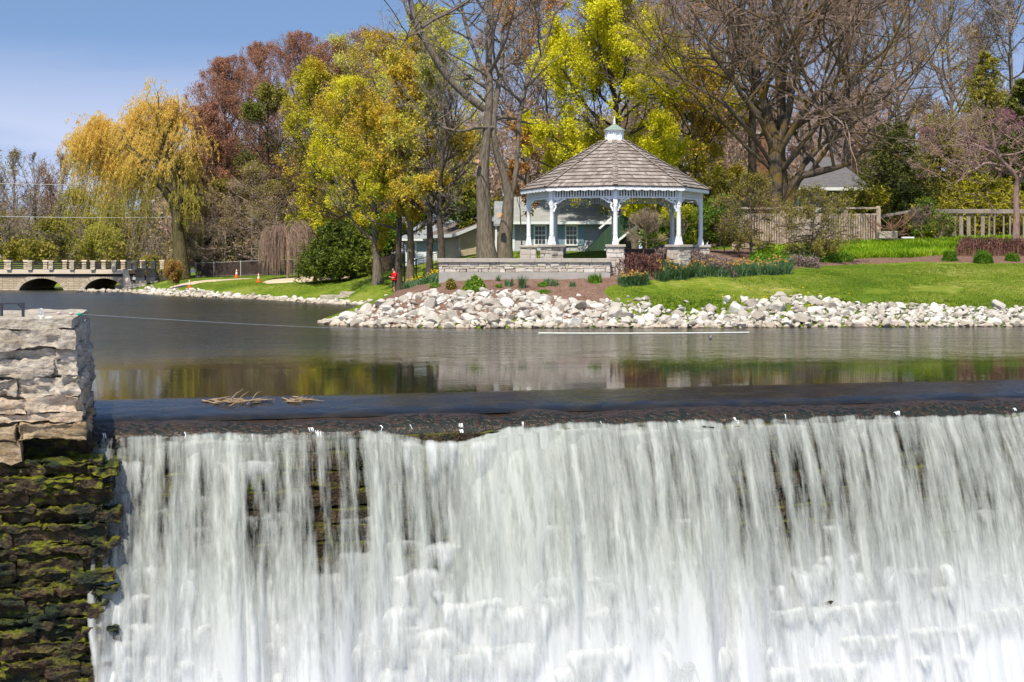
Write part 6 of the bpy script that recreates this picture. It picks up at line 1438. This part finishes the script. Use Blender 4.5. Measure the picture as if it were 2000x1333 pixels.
# --- far trees
far = [(-30,190,(-20,400,70,105),.3,0),(25,200,(25,395,60,100),.3,1),(75,205,(70,392,55,95),.3,0),(120,210,(118,395,50,98),.3,2),(160,185,(155,430,55,60),.2,3),(215,180,(215,425,50,65),.2,3),(255,200,(255,410,50,70),.2,1),(300,190,(300,420,55,80),.2,3),(360,175,(365,400,60,100),.2,1),
       (5,170,(0,470,60,50),.12,1),(95,168,(100,480,60,45),.12,3),(190,166,(190,485,55,40),.12,3),(270,168,(270,480,55,50),.12,1),(-60,175,(-70,440,60,80),.2,1)]
protos = {}
for k, (px, d_, e, r_, ty) in enumerate(far):
    lab = ['bare grey tree at the far left beyond the bridge','second bare grey tree beyond the bridge','third bare tree beyond the bridge, reddish top','bare tree with a reddish top left of the willow','hazy green tree directly left of the willow strands','hazy green tree behind the left willow strands','bare tree behind the willow','hazy green tree behind the middle of the willow','bare tree between the willow and the red budding tree',
           'low grey thicket tree above the left bridge arch','low green thicket tree above the bridge centre','low green thicket tree above the right bridge arch','low bare thicket tree above the bridge end','bare tree cut by the left edge'][k]
    lf = {0: ([L_MAUVE, L_MAUVE], .12, 1, .3, .0), 1: ([L_MAUVE, L_OLIVE], .12, 1, .3, .0), 2: ([L_RED, L_MAUVE], .12, 2, .3, -.2), 3: ([L_WILLOW2, L_OLIVE], .11, 4, .3, -.3)}[ty]
    make_tree('far_tree', lab, 'tree', 120+k, base_px(px, d_), env_px(*e, d_), r_, fork=.1, limbs=14, limb_ang=32, bark=B_GREY, twig=T_PURP if ty in (0,2) else T_GREY, leaf=lf, subs=(7,6,4), trop=(.5,.4,.3), leaf_n=1, group='trees beyond the bridge', minr=.022)
# mass of woods closing the view behind everything
def woods(name, label, spans, seed):
    rs = np.random.RandomState(seed); Vs, Qs, mi, c = [], [], [], 0
    for (x0_, x1_, d_, top, n, lm) in spans:
        for k in range(n):
            px = rs.uniform(x0_, x1_); dd = d_*rs.uniform(.95,1.15); x, y = gp(px, dd); z0_ = hz(np.clip(x,-59,59), min(y, 255)); h = max(2., (ZW(top+rs.uniform(-5,30), dd)-z0_))
            t = np.array([[[x,y,z0_],[x+rs.randn()*.3,y,z0_+h*.5],[x+rs.randn()*.5,y,z0_+h*.95]]]); R = np.array([[.16,.09,.03]]); s = spawn(rs, t, R, 22, .12, 1, 40, 12, .42, 4, .15, .3, None, .5, .03); s2 = spawn(rs, s[0], s[1], 8, .2, 1, 42, 12, .5, 2, .2, .2, None, .6, .022)
            for Pp, Rr, nn in ((t,R,5),(s[0],s[1],3),(s2[0],s2[1],3)): V_, Q_ = tubes_np(Pp, Rr, nn); Vs.append(V_); Qs.append(Q_+c); mi.append(np.zeros(len(Q_),int)); c += len(V_)
            V_, Q_ = leaves_np(rs, s2[0][:,1:].reshape(-1,3), .17, 2, .35); Vs.append(V_); Qs.append(Q_+c); mi.append(np.full(len(Q_), lm)); c += len(V_)
    o = link_mesh(name, np_mesh(name, np.concatenate(Vs), np.concatenate(Qs), qm=np.concatenate(mi)), [T_PURP, L_MAUVE, L_OLIVE, L_GREEN]); tag(o, label, 'woods', kind='stuff')
woods('distant_woods', 'hazy grey and olive woods closing the view behind the park trees', [(-80,330,235,400,46,1),(-80,330,215,430,40,2),(-80,320,160,490,26,2),(330,760,160,300,40,1),(330,900,150,430,36,2),(760,1250,150,250,40,1),(850,1450,130,400,34,2),(1200,2050,150,220,56,1),(1380,2050,125,350,34,2),(900,2050,118,455,40,3)], 9)
# ------------------------------------------------------------------ planting
def blades(rs, cx, cy, cz, n, h, spread, w, bend=.4, k=4):
    """strappy leaves from points; returns V, Q"""
    n = len(cx)*n; i0 = np.repeat(np.arange(len(cx)), n//len(cx)); az = rs.rand(n)*6.283; hh = h*(.55+.6*rs.rand(n)); r0 = spread*rs.rand(n)**.5; a0 = rs.rand(n)*6.283
    x0 = cx[i0]+r0*np.cos(a0); y0 = cy[i0]+r0*np.sin(a0); z0 = cz[i0]; s = np.linspace(0, 1, k+1); b = bend*(.3+rs.rand(n))
    X = x0[:,None]+np.cos(az)[:,None]*hh[:,None]*b[:,None]*s**1.8; Y = y0[:,None]+np.sin(az)[:,None]*hh[:,None]*b[:,None]*s**1.8; Z = z0[:,None]+hh[:,None]*(s-.45*b[:,None]*s**2.5)
    ww = w*(1-s**2)*(.7+.6*rs.rand(n))[:,None]+.001; px_, py_ = -np.sin(az)[:,None]*ww, np.cos(az)[:,None]*ww
    A = np.stack([X-px_, Y-py_, Z], -1); B = np.stack([X+px_, Y+py_, Z], -1); V = np.stack([A,B], 2).reshape(-1,3)
    base = np.arange(n)[:,None]*(k+1)*2+np.arange(k)[None]*2; return V, np.stack([base, base+1, base+3, base+2], -1).reshape(-1,4), (X[:,-1], Y[:,-1], Z[:,-1])
def cat_mesh(name, parts, mats, smooth=False):
    Vs, Qs, mi, c = [], [], [], 0
    for V, Q, m in parts: Vs.append(V); Qs.append(Q+c); mi.append(np.full(len(Q), m)); c += len(V)
    return link_mesh(name, np_mesh(name, np.concatenate(Vs), np.concatenate(Qs), qm=np.concatenate(mi), smooth=smooth), mats)
L_LILY = leafmat('daylily_green', [(.10,.22,.006),(.27,.44,.012),(.46,.58,.05)], .4); L_DAFF = leafmat('daffodil_green', [(.06,.13,.045),(.12,.22,.09),(.20,.31,.15)], .3)
L_FLOWER = leafmat('orange_petals', [(.55,.30,.06),(.66,.44,.12)], .3); L_YELLOW = leafmat('yellow_petals', [(.80,.55,.01),(.85,.70,.02)], .3)
L_BARB = leafmat('dark_red_leaves', [(.06,.025,.022),(.12,.045,.04),(.20,.10,.08)], .2); L_TANH = leafmat('mauve_tan_twigs', [(.12,.085,.075),(.22,.16,.145),(.31,.24,.22)], .1)
L_BOX = leafmat('boxwood_green', [(.05,.13,.008),(.12,.25,.014),(.22,.36,.03)], .25); L_GRASS = leafmat('grass_blades', [(.07,.14,.008),(.14,.23,.012),(.24,.32,.03),(.38,.38,.10)], .4)
rs = np.random.RandomState(5)
def region(n, px0, px1, d0f, d1f):
    px = rs.uniform(px0, px1, n); t = rs.rand(n); d_ = np.array([d0f(p) for p in px])*(1-t)+np.array([d1f(p) for p in px])*t; x = (px-1000)/F*d_; return x, d_, hza(x, d_)
lin = lambda *q: (lambda p: float(np.interp(p, q[0::2], q[1::2])))
# lily bed
x, y, z = region(5200, 1478, 1990, lin(1478,72.0,1560,73.2,1660,76.0,1760,76.8,1830,78.5,1990,81), lin(1478,82,1700,85.3,1990,87.5))
V, Q, _ = blades(rs, x, y, z-.03, 9, .52, .13, .022, .75)
o = cat_mesh('lily_bed', [(V,Q,0)], [L_LILY]); tag(o, 'broad bed of bright green strappy lily leaves below the fences', 'ground cover', kind='stuff')
# darker ground cover at the foot of the lilies
x, y, z = region(1500, 1470, 1660, lin(1470,71.6,1560,72.3,1660,74.6), lin(1470,73.5,1660,76.2))
p = np.stack([x,y,z+.12], -1); V, Q = leaves_np(rs, p, .05, 10, .13); V2, Q2, _ = blades(rs, x, y, z-.02, 5, .35, .1, .015, .6)
o = cat_mesh('low_groundcover', [(V,Q,0),(V2,Q2,1)], [L_BOX, L_LILY]); tag(o, 'dark green low planting at the front of the lily bed', 'ground cover', kind='stuff')
# daffodil drifts
def daff(name, label, px0, px1, d0, d1, n, h=.42, flowers=.35, fm=None, cat='daffodils'):
    x, y, z = region(n, px0, px1, d0, d1); V, Q, tip = blades(rs, x, y, z-.02, 18, h*1.1, .15, .016, .7)
    parts = [(V,Q,0)]; k = rs.rand(len(x)) < flowers
    if k.any():
        fp = np.stack([x[k], y[k], z[k]+h*rs.uniform(.85,1.15,k.sum())], -1); fp = np.concatenate([fp, fp+rs.randn(*fp.shape)*np.array([.12,.12,.05])]); V3, Q3 = leaves_np(rs, fp, .034, 5, .02, asp=1.4); parts.append((V3,Q3,1))
    o = cat_mesh(name, parts, [L_DAFF, fm or L_FLOWER]); tag(o, label, cat, kind='stuff'); return o
daff('daffodil_drift', 'blue green daffodil leaves with faded orange flowers along the front of the hedge', 1285, 1545, lin(1285,64.9,1380,66.3,1545,69.2), lin(1285,66.5,1400,68.2,1545,71.4), 480, .58, .25)
daff('daffodil_drift', 'small clump of daffodils at the left end of the hedge', 1213, 1262, lin(1205,64.0,1300,64.9), lin(1205,64.6,1300,65.4), 85, .46, .25)
daff('daffodil_drift', 'daffodils at the left end of the stone wall with yellow flowers', 792, 856, lin(792,72,856,66.2), lin(792,75,856,68), 90, .45, .25, L_YELLOW)
# individual plants on the mulch bank
def clump(name, label, cat, px, py, kind, h, r, n, group=None, mats=None):
    lo, hi = 59.5, 75
    for _ in range(22):
        m = (lo+hi)/2
        if 500 + (H-hz(XW(px,m), m))*F/m > py: lo = m
        else: hi = m
    if lo > 74.5: lo = 66.5
    x0, y0 = XW(px,lo), lo; z0 = hz(x0,y0); R_ = np.random.RandomState(int(px)); parts = []
    if kind == 'blade':
        V, Q, tip = blades(R_, np.zeros(1), np.zeros(1), np.zeros(1)-.02, int(n*1.5), h*1.35, r, .015, .55); parts = [(V,Q,0)]
    else:
        q = nrm(R_.randn(n,3)); q[:,2] = np.abs(q[:,2]); rad = (.75+.25*R_.rand(n))[:,None]*(1+.18*fbm(q*2+px,2))[:,None]; p = q*rad*np.array([r,r,h]); V, Q = leaves_np(R_, p, .035 if kind == 'ball' else .04, 3, .02); parts = [(V,Q,0)]
        k = 70; dd = nrm(R_.randn(k,3)); dd[:,2] = np.abs(dd[:,2]); st = np.stack([dd*0, dd*.5*np.array([r,r,h]), dd*.95*np.array([r,r,h])], 1); V2, Q2 = tubes_np(st, np.full((k,3), .006), 3); parts.append((V2,Q2,1))
        if kind == 'flower':
            V3, Q3 = leaves_np(R_, p[R_.rand(n) < .12], .035, 3, .02); parts.append((V3,Q3,2))
    o = cat_mesh(name, parts, mats or ([L_DAFF] if kind == 'blade' else [L_BOX, T_DARK, L_PALE])); o.location = (x0,y0,z0); tag(o, label, cat, group); return o
clump('flowering_bush', 'round green bush dotted with pale flowers on the mulch bank', 'bush', 926, 569, 'flower', .62, .52, 900)
clump('bank_bush', 'small bronze green bush on the mulch bank left of the flowering bush', 'bush', 881, 566, 'leafy', .48, .24, 320, mats=[L_OLIVE, T_DARK, L_PALE])
clump('bank_bush', 'low green plant just left of the bronze bush on the mulch bank', 'bush', 851, 562, 'leafy', .2, .3, 200)
for px, py, h, r, n, lab in ((1020,565,.55,.13,80,'tallest upright leafy tuft on the mulch, in front of the wall'),(994,561,.38,.18,60,'spreading tuft left of the tallest one on the mulch'),(972,551,.32,.10,26,'sparse tuft at the wall foot right of the flowering bush'),(1082,560,.34,.2,60,'tuft in the middle of the mulch bank, right half'),(1068,556,.30,.12,30,'thin tuft close to the wall foot, right half'),(1118,562,.30,.14,36,'thin tuft on the right part of the mulch'),(1162,554,.42,.28,150,'dense green tuft by the right end of the stone wall')):
    clump('leafy_tuft', lab, 'plant', px, py, 'blade', h, r, n, 'tufts on the mulch bank', [L_BOX] if px == 1162 else [L_DAFF])
clump('bank_bush', 'little dark green mound between the thin tufts on the mulch', 'bush', 974, 563, 'ball', .16, .16, 160)
clump('bank_bush', 'low green mound on the mulch near the centre of the wall', 'bush', 1060, 560, 'ball', .18, .26, 220)
clump('bank_bush', 'flat green patch of leaves at the right of the mulch bank', 'bush', 1060, 573, 'ball', .12, .35, 240)
for px, py, h, r, lab in ((1855,511,.50,.42,'left one of the three clipped green balls at the bed edge'),(1920,514,.55,.48,'middle and largest of the three clipped green balls'),(1977,511,.38,.36,'right and smallest of the three clipped green balls')):
    lo, hi = 66, 84
    for _ in range(22):
        m = (lo+hi)/2
        if 500 + (H-hz(XW(px,m), m))*F/m > py: lo = m
        else: hi = m
    R_ = np.random.RandomState(px); q = nrm(R_.randn(2600,3)); q[:,2] = np.abs(q[:,2])-.08; V, Q = leaves_np(R_, q*(.8+.2*R_.rand(2600))[:,None]*(1+.2*fbm(q*2.5+px,2))[:,None]*np.array([r,r,h*1.25]), .03, 2, .02)
    V2, Q2, _ = blades(R_, np.zeros(1), np.zeros(1), np.zeros(1), 420, h*1.5, .12, .01, .9); o = cat_mesh('clipped_ball_shrub', [(V,Q,0),(V2,Q2,0)], [L_BOX]); o.location = (XW(px,lo), lo, hz(XW(px,lo),lo)); tag(o, lab, 'shrub', 'clipped green balls at the bed edge')
def hedge(name, label, px0, px1, d0, d1, h, mats, n, seed, tw=T_RED):
    R_ = np.random.RandomState(seed); px = R_.uniform(px0, px1, n); dd = R_.uniform(d0, d1, n); x = (px-1000)/F*dd; x0, y0 = XW((px0+px1)/2,(d0+d1)/2), (d0+d1)/2; zz = hza(x, dd)
    hh = h*(.62+.38*(fbm(np.stack([x*1.6, dd*1.6, x*0+seed], -1), 3)+.6).clip(0,1.2)); e = np.minimum((px-px0)/(px1-px0), (px1-px)/(px1-px0))*(px1-px0)/16; hh = hh*np.clip(e+.35, 0, 1)
    p = np.stack([x-x0, dd-y0, zz+hh*R_.rand(n)**.45], -1); V, Q = leaves_np(R_, p, .04, 5, .07); m = n//3; st = np.stack([np.stack([p[:m,0]*1, p[:m,1], zz[:m]], -1), p[:m]*1.0+R_.randn(m,3)*.05, p[:m]+R_.randn(m,3)*.09+[0,0,.06]], 1)
    V2, Q2 = tubes_np(st, np.full((m,3), .008), 3); o = cat_mesh(name, [(V,Q,0),(V2,Q2,1)], [mats, tw]); o.location = (x0,y0,0); tag(o, label, 'hedge'); return o
hedge('barberry_hedge', 'dark red purple hedge at the foot of the gazebo next to the stone wall', 1200, 1296, 65.3, 66.7, .72, L_BARB, 2000, 3)
hedge('dry_hedge', 'mauve brown leafless hedge in front of the gazebo right of the red hedge', 1280, 1436, 67.0, 68.8, .68, L_TANH, 2800, 4, T_TAN)
hedge('barberry_hedge', 'dark red hedge in the bed at the right edge of the picture', 1868, 2040, 78, 80.5, .85, L_BARB, 2300, 5)
hedge('dry_plants', 'brownish low bushes between the daffodils and the lilies', 1540, 1600, 71.4, 72.8, .5, L_TANH, 700, 6, T_TAN)
# grass blades on the lawns (uncountable)
def grassy(n, px0, px1, d0, d1, keep):
    px = rs.uniform(px0, px1, n); dd = rs.uniform(d0, d1, n)**1.0; x = (px-1000)/F*dd; k = keep(x, dd, px); x, dd = x[k], dd[k]; return x, dd, hza(x, dd)
mul = [[gp(*q) for q in ((1188,59.8),(1188,65.2),(850,65.3),(800,69),(775,74),(770,66),(690,62),(680,59.8))]]
def keepg(x, y, px):
    sd = sd_poly(x, y, LAND_A); g = fbm(np.stack([x*.35, y*.6, x*0], -1), 3); rk = np.array([np.interp(p, [1190,1230,1300,1400,1470,1620,1800,2000,2100],[2.2,1.3,1.1,1.2,2.4,2.4,2.1,1.6,1.6]) for p in px])
    return (sd > rk+.3*rs.randn(len(x))) & (sd_poly(x, y, mul[0]) < 0) & (g > -.5) & ((y < np.interp(px, [1190,1350,1530,1670,2100],[66,67.4,70,74,75]))|(px < 1190)) & ((px > 1188)|(y > 74))
x, y, z = grassy(52000, 1188, 2060, 60, 75.5, keepg); V, Q, _ = blades(rs, x, y, z-.02, 3, .075, .12, .010, .8, 2)
x2, y2, z2 = grassy(16000, 330, 800, 76, 114, keepg); V2, Q2, _ = blades(rs, x2, y2, z2-.02, 3, .09, .2, .016, .8, 2)
k = (rs.rand(len(x)) < .16) & (x > 6) & (sd_poly(x, y, LAND_A) < 3.4); V3, Q3, _ = blades(rs, x[k], y[k], z[k]-.02, 7, .2, .08, .011, .6, 3)
o = cat_mesh('grass', [(V,Q,0),(V2,Q2,0),(V3,Q3,0)], [L_GRASS]); tag(o, 'short lawn grass with longer tufts among the top rocks', 'grass', kind='stuff')
# dandelions
n = 90; px = np.concatenate([rs.normal(1455, 45, 50), rs.uniform(1230, 1700, 40)]); dd = rs.uniform(62, 65.5, n); xx = (px-1000)/F*dd; p = np.stack([xx, dd, hza(xx,dd)+.06], -1); V, Q = leaves_np(rs, p, .035, 3, .01)
o = cat_mesh('dandelions', [(V,Q,0)], [L_YELLOW]); tag(o, 'scattered yellow dandelions in the grass above the rocks', 'wildflowers', kind='stuff')

# ------------------------------------------------------------------ people
M_SKIN = plain('skin', (.50,.30,.21), .6, .05, 9, .02); M_REDC = plain('red_cotton', (.72,.012,.018), .85, .08, 8, .2); M_NAVY = plain('navy_cloth', (.012,.013,.03), .85, .1); M_STRIPE = plain('white_stripe', (.4,.4,.45), .8, .05)
M_HAIR = plain('dark_hair', (.02,.014,.012), .7, .3, 40, .3); M_OLIVEC = plain('olive_cloth', (.09,.075,.02), .9, .2); M_SHOE = plain('black_shoes', (.02,.02,.02), .6); M_LBLUE = plain('light_blue_cloth', (.42,.60,.66), .85, .08)
def skin_mesh(name, nodes, edges, mat, parent, root=0, sub=2):
    """nodes: (x,y,z,rx[,ry])"""
    me = bpy.data.meshes.new(name); me.from_pydata([n[:3] for n in nodes], edges, []); o = link_mesh(name, me, [mat], parent)
    md = o.modifiers.new('skin', 'SKIN'); md.use_smooth_shade = True
    for i, n in enumerate(nodes): v = me.skin_vertices[0].data[i]; v.radius = (n[3], n[4] if len(n) > 4 else n[3]); v.use_root = (i == root)
    s = o.modifiers.new('sub', 'SUBSURF'); s.levels = sub; s.render_levels = sub; return o
def head_mesh(mb_name, c, r, parent, skinm, face=Vector((-1,0,0)), tilt=0.0):
    """egg head with brow, nose, chin, eyes, ears"""
    V = IV2.copy() if False else IV.copy(); f = np.array(face); up = np.array([0,0,1.]); sd_ = np.cross(up, f)
    a, b, u = V @ f, V @ sd_, V @ up; fr = np.clip(a, 0, 1)
    rad = np.ones(len(V)); rad += .10*fr*np.exp(-((u+.55)/.3)**2)*(np.abs(b) < .5) + .26*np.exp(-((u+.08)/.14)**2-(b/.13)**2)*(a > 0) - .09*np.exp(-((u-.12)/.12)**2-((np.abs(b)-.36)/.16)**2)*(a > 0) + .03*np.exp(-((u+.42)/.07)**2-(b/.25)**2)*(a > 0)
    W_ = f[None]*(a*rad*.98)[:,None] + sd_[None]*(b*rad*(.80-.16*np.clip(-u,0,1)))[:,None] + up[None]*(u*1.18)[:,None]
    ear = np.exp(-((np.abs(b)-1)/.16)**2-(u/.22)**2-((a+.05)/.16)**2); W_ += sd_[None]*(np.sign(b)*ear*.16)[:,None]
    o = link_mesh(mb_name, np_mesh(mb_name, W_*r, tris=IT, smooth=True), [skinm], parent); o.location = c; return o
def person(name, label, loc, h, rz, top, legs, hairm=M_HAIR, cap=False, pose='phone', stripe=False, skinm=M_SKIN):
    """standing figure facing -X before the turn rz; h = height"""
    root = empty(name, loc, rz, label, 'person'); k = h/1.75
    def S(n): return tuple(v*k for v in n)
    # one continuous body: pelvis, spine, neck, legs, feet, arms, hands
    N_ = [(0,0,.95,.14,.16),(0,0,1.12,.135,.15),(.01,0,1.32,.12,.175),(.0,0,1.45,.075,.11),(-.01,0,1.53,.055),(-.02,0,1.60,.06)]
    E_ = [(0,1),(1,2),(2,3),(3,4),(4,5)]
    for s in (-1,1):
        b = len(N_); N_ += [(0,.09*s,.86,.095),(-.01+.02*s,.095*s,.50,.062),(.03+.03*s,.095*s,.28,.055),(.03+.03*s,.095*s,.09,.038),(-.03+.03*s,.10*s,.035,.036),(-.12+.03*s,.105*s,.03,.03)]
        E_ += [(0,b),(b,b+1),(b+1,b+2),(b+2,b+3),(b+3,b+4),(b+4,b+5)]
    hands = []
    for s in (-1,1):
        b = len(N_)
        if pose == 'phone': pts = [(.01,.17*s,1.42,.055),(.03,.21*s,1.27,.048),(.03,.22*s,1.14,.042),(-.12,.17*s,1.12,.035),(-.25,.09*s,1.17,.026)]
        else: pts = [(.01,.17*s,1.42,.055),(.02,.22*s,1.24,.048),(.03,.24*s,1.12,.042),(-.02,.24*s,.98,.034),(-.06,.235*s,.86,.025)]
        N_ += pts; E_ += [(3,b)]+[(b+i,b+i+1) for i in range(4)]; hands.append((pts[-1], pts[-2], s))
    for (hx,hy,hz_,_), (px_,py_,pz_,_), s in hands:
        d = (Vector((hx,hy,hz_))-Vector((px_,py_,pz_))).normalized(); side = Vector((0,1,0)).cross(d).normalized() if pose == 'phone' else Vector((1,0,0)); wi = len(N_)-1 if False else None
        iw = [i for i,n in enumerate(N_) if abs(n[0]-hx)<1e-6 and abs(n[1]-hy)<1e-6 and abs(n[2]-hz_)<1e-6][0]
        pm = Vector((hx,hy,hz_))+d*.045; b = len(N_); N_.append((*pm,.03,.022)); E_.append((iw,b))
        for q in range(4):
            off = side*(.024-.016*q); L = (.075,.085,.08,.062)[q]; b2 = len(N_); p1 = pm+off+d*.03; p2 = p1+d*L*.5+Vector((0,-s*.006,-.01)); p3 = p2+d*L*.25+Vector((0,-s*.018,-.018)); N_ += [(*p1,.0095),(*p2,.009),(*p3,.008)]; E_ += [(b,b2),(b2,b2+1),(b2+1,b2+2)]
        b2 = len(N_); p1 = pm+side*.03-d*.01; p2 = p1+side*.02+d*.03; N_ += [(*p1,.011),(*p2,.009)]; E_ += [(b,b2),(b2,b2+1)]
    body = skin_mesh('body', [S(n) for n in N_], E_, skinm, root, 0, 1)
    hc = Vector((-.04,0,1.655))*k; head_mesh('head', hc, .098*k, body, skinm)
    # hair cap following the skull
    V = IV.copy(); m = (V[:,2] > -.35) & ((V[:,0] > -.35) | (V[:,2] > .45)); T = IT[m[IT].all(1)]; Vh = V*np.array([.112,.094,.125])*k; Vh += .004*fbm(V*6,3)[:,None]*V
    hr = link_mesh('hair', np_mesh('hair', Vh, tris=T, smooth=True), [hairm], root); hr.location = hc+Vector((.004,0,.006))*k; sl = hr.modifiers.new('thick', 'SOLIDIFY'); sl.thickness = .01*k
    # shirt: torso sleeve plus short sleeves as one skinned surface slightly outside the body
    N2 = [(0,0,.88,.20,.21),(0,0,1.05,.195,.20),(0,0,1.2,.185,.20),(.01,0,1.34,.175,.21),(0,0,1.45,.10,.14)]; E2 = [(0,1),(1,2),(2,3),(3,4)]
    for s in (-1,1):
        b = len(N2)
        if pose == 'phone': N2 += [(.01,.185*s,1.415,.09),(.03,.225*s,1.26,.09),(.03,.235*s,1.17,.09)]
        else: N2 += [(.01,.175*s,1.415,.07),(.02,.222*s,1.24,.062),(.03,.242*s,1.12,.055),(-.02,.242*s,.98,.048),(-.05,.237*s,.90,.04)]
        E2 += [(4,b)]+[(b+i,b+i+1) for i in range(2 if pose == 'phone' else 4)]
    skin_mesh('shirt', [S(n) for n in N2], E2, top, root, 2, 2)
    N3 = [(0,0,.99,.145,.165)]; E3 = []; lo = .53 if legs == 'shorts' else .10
    for s in (-1,1): b = len(N3); N3 += [(0,.09*s,.85,.125),(-.01+.02*s,.097*s,.68,.105 if legs == 'shorts' else .09),(-.005+.02*s,.097*s,.53,.10 if legs == 'shorts' else .078)]; E3 += [(0,b),(b,b+1),(b+1,b+2)]; 
    if legs != 'shorts':
        for s, j in ((-1,3),(1,6)): b = len(N3); N3 += [(.03+.03*s,.097*s,.28,.07),(.03+.03*s,.097*s,.09,.06)]; E3 += [(j,b),(b,b+1)]
    skin_mesh('shorts' if legs == 'shorts' else 'trousers', [S(n) for n in N3], E3, M_NAVY, root, 0, 2)
    if stripe:
        mb = MB(); mb.beam(Vector((-.03,-.215,.9))*k, Vector((-.03,-.205,.53))*k, .018*k, .035*k); mb.build('side_stripe', M_STRIPE, root)
    for s in (-1,1):
        mb = MB(); c = Vector((.03+.03*s,.097*s,0))*k; mb.lathe([(.052*k,.10*k),(.055*k,.24*k),(.05*k,.25*k)], c, 10)
        if legs == 'shorts': mb.build('sock', M_NAVY, root, fix=False)
        N5 = [(.045+.03*s,.097*s,.05,.05),(-.04+.03*s,.10*s,.045,.045),(-.13+.03*s,.105*s,.035,.034)]; skin_mesh('shoe', [S(n) for n in N5], [(0,1),(1,2)], M_SHOE if legs != 'shorts' else M_HAIR, root, 0, 2)
    return root
px_, d_ = 770, 79.5; x_, y_ = gp(px_, d_)
person('person', 'child in a red t-shirt and dark striped shorts looking down at something in both hands', (x_, y_, hz(x_,y_)+.02), 1.52, math.radians(12), M_REDC, 'shorts', stripe=True)
x_, y_ = gp(284, 120.5); person('person', 'figure in olive jacket and dark trousers standing before the bridge ramp', (x_, y_, ZW(549,120.5)), .98, math.radians(60), M_OLIVEC, 'trousers', pose='down')
# seated figure by the slabs
def seated(loc, h, rz, label):
    root = empty('person', loc, rz, label, 'person'); k = h/1.75; S = lambda n: tuple(v*k for v in n)
    N_ = [(0,0,.12,.15,.14),(.05,0,.35,.13,.15),(.03,0,.56,.12,.17),(0,0,.68,.07,.1),(-.02,0,.76,.05),(-.03,0,.83,.06)]; E_ = [(i,i+1) for i in range(5)]
    for s in (-1,1):
        b = len(N_); N_ += [(-.1,.1*s,.14,.09),(-.42,.13*s,.36,.065),(-.52,.13*s,.06,.045),(-.64,.13*s,.03,.035)]; E_ += [(0,b),(b,b+1),(b+1,b+2),(b+2,b+3)]
        b = len(N_); N_ += [(.0,.18*s,.63,.055),(-.05,.23*s,.42,.045),(-.26,.17*s,.36,.035),(-.36,.13*s,.38,.025)]; E_ += [(3,b),(b,b+1),(b+1,b+2),(b+2,b+3)]
        c = len(N_)-1
        for q in range(4): b = len(N_); y0 = .13*s+(.024-.016*q); N_ += [(-.42,y0,.385,.010),(-.46,y0,.36,.009)]; E_ += [(c,b),(b,b+1)]
        b = len(N_); N_ += [(-.37,.13*s-.03*s,.41,.010)]; E_ += [(c,b)]
    body = skin_mesh('body', [S(n) for n in N_], E_, M_SKIN, root, 0, 1); hc = Vector((-.05,0,.89))*k; head_mesh('head', hc, .098*k, body, M_SKIN)
    V = IV.copy(); m = (V[:,2] > -.35) & ((V[:,0] > -.35) | (V[:,2] > .45)); T = IT[m[IT].all(1)]; hr = link_mesh('hair', np_mesh('hair', V*np.array([.112,.094,.125])*k, tris=T, smooth=True), [M_HAIR], root); hr.location = hc+Vector((.004,0,.006))*k
    skin_mesh('shirt', [S(n) for n in [(0,0,.14,.17,.17),(.05,0,.35,.155,.175),(.03,0,.56,.14,.19),(0,0,.67,.08,.12),(.0,.185,.62,.07),(-.04,.23,.46,.065),(.0,-.185,.62,.07),(-.04,-.23,.46,.065)]], [(0,1),(1,2),(2,3),(3,4),(4,5),(3,6),(6,7)], M_LBLUE, root, 1, 2)
    skin_mesh('trousers', [S(n) for n in [(0,0,.12,.165,.16),(-.1,.1,.14,.11),(-.42,.13,.36,.085),(-.51,.13,.1,.06),(-.1,-.1,.14,.11),(-.42,-.13,.36,.085),(-.51,-.13,.1,.06)]], [(0,1),(1,2),(2,3),(0,4),(4,5),(5,6)], M_NAVY, root, 0, 2)
    return root
x_, y_ = gp(262, 119.6); seated((x_, y_, ZW(552,119.6)), 1.05, math.radians(70), 'dark haired figure in a light blue top sitting low beside the bridge slabs')
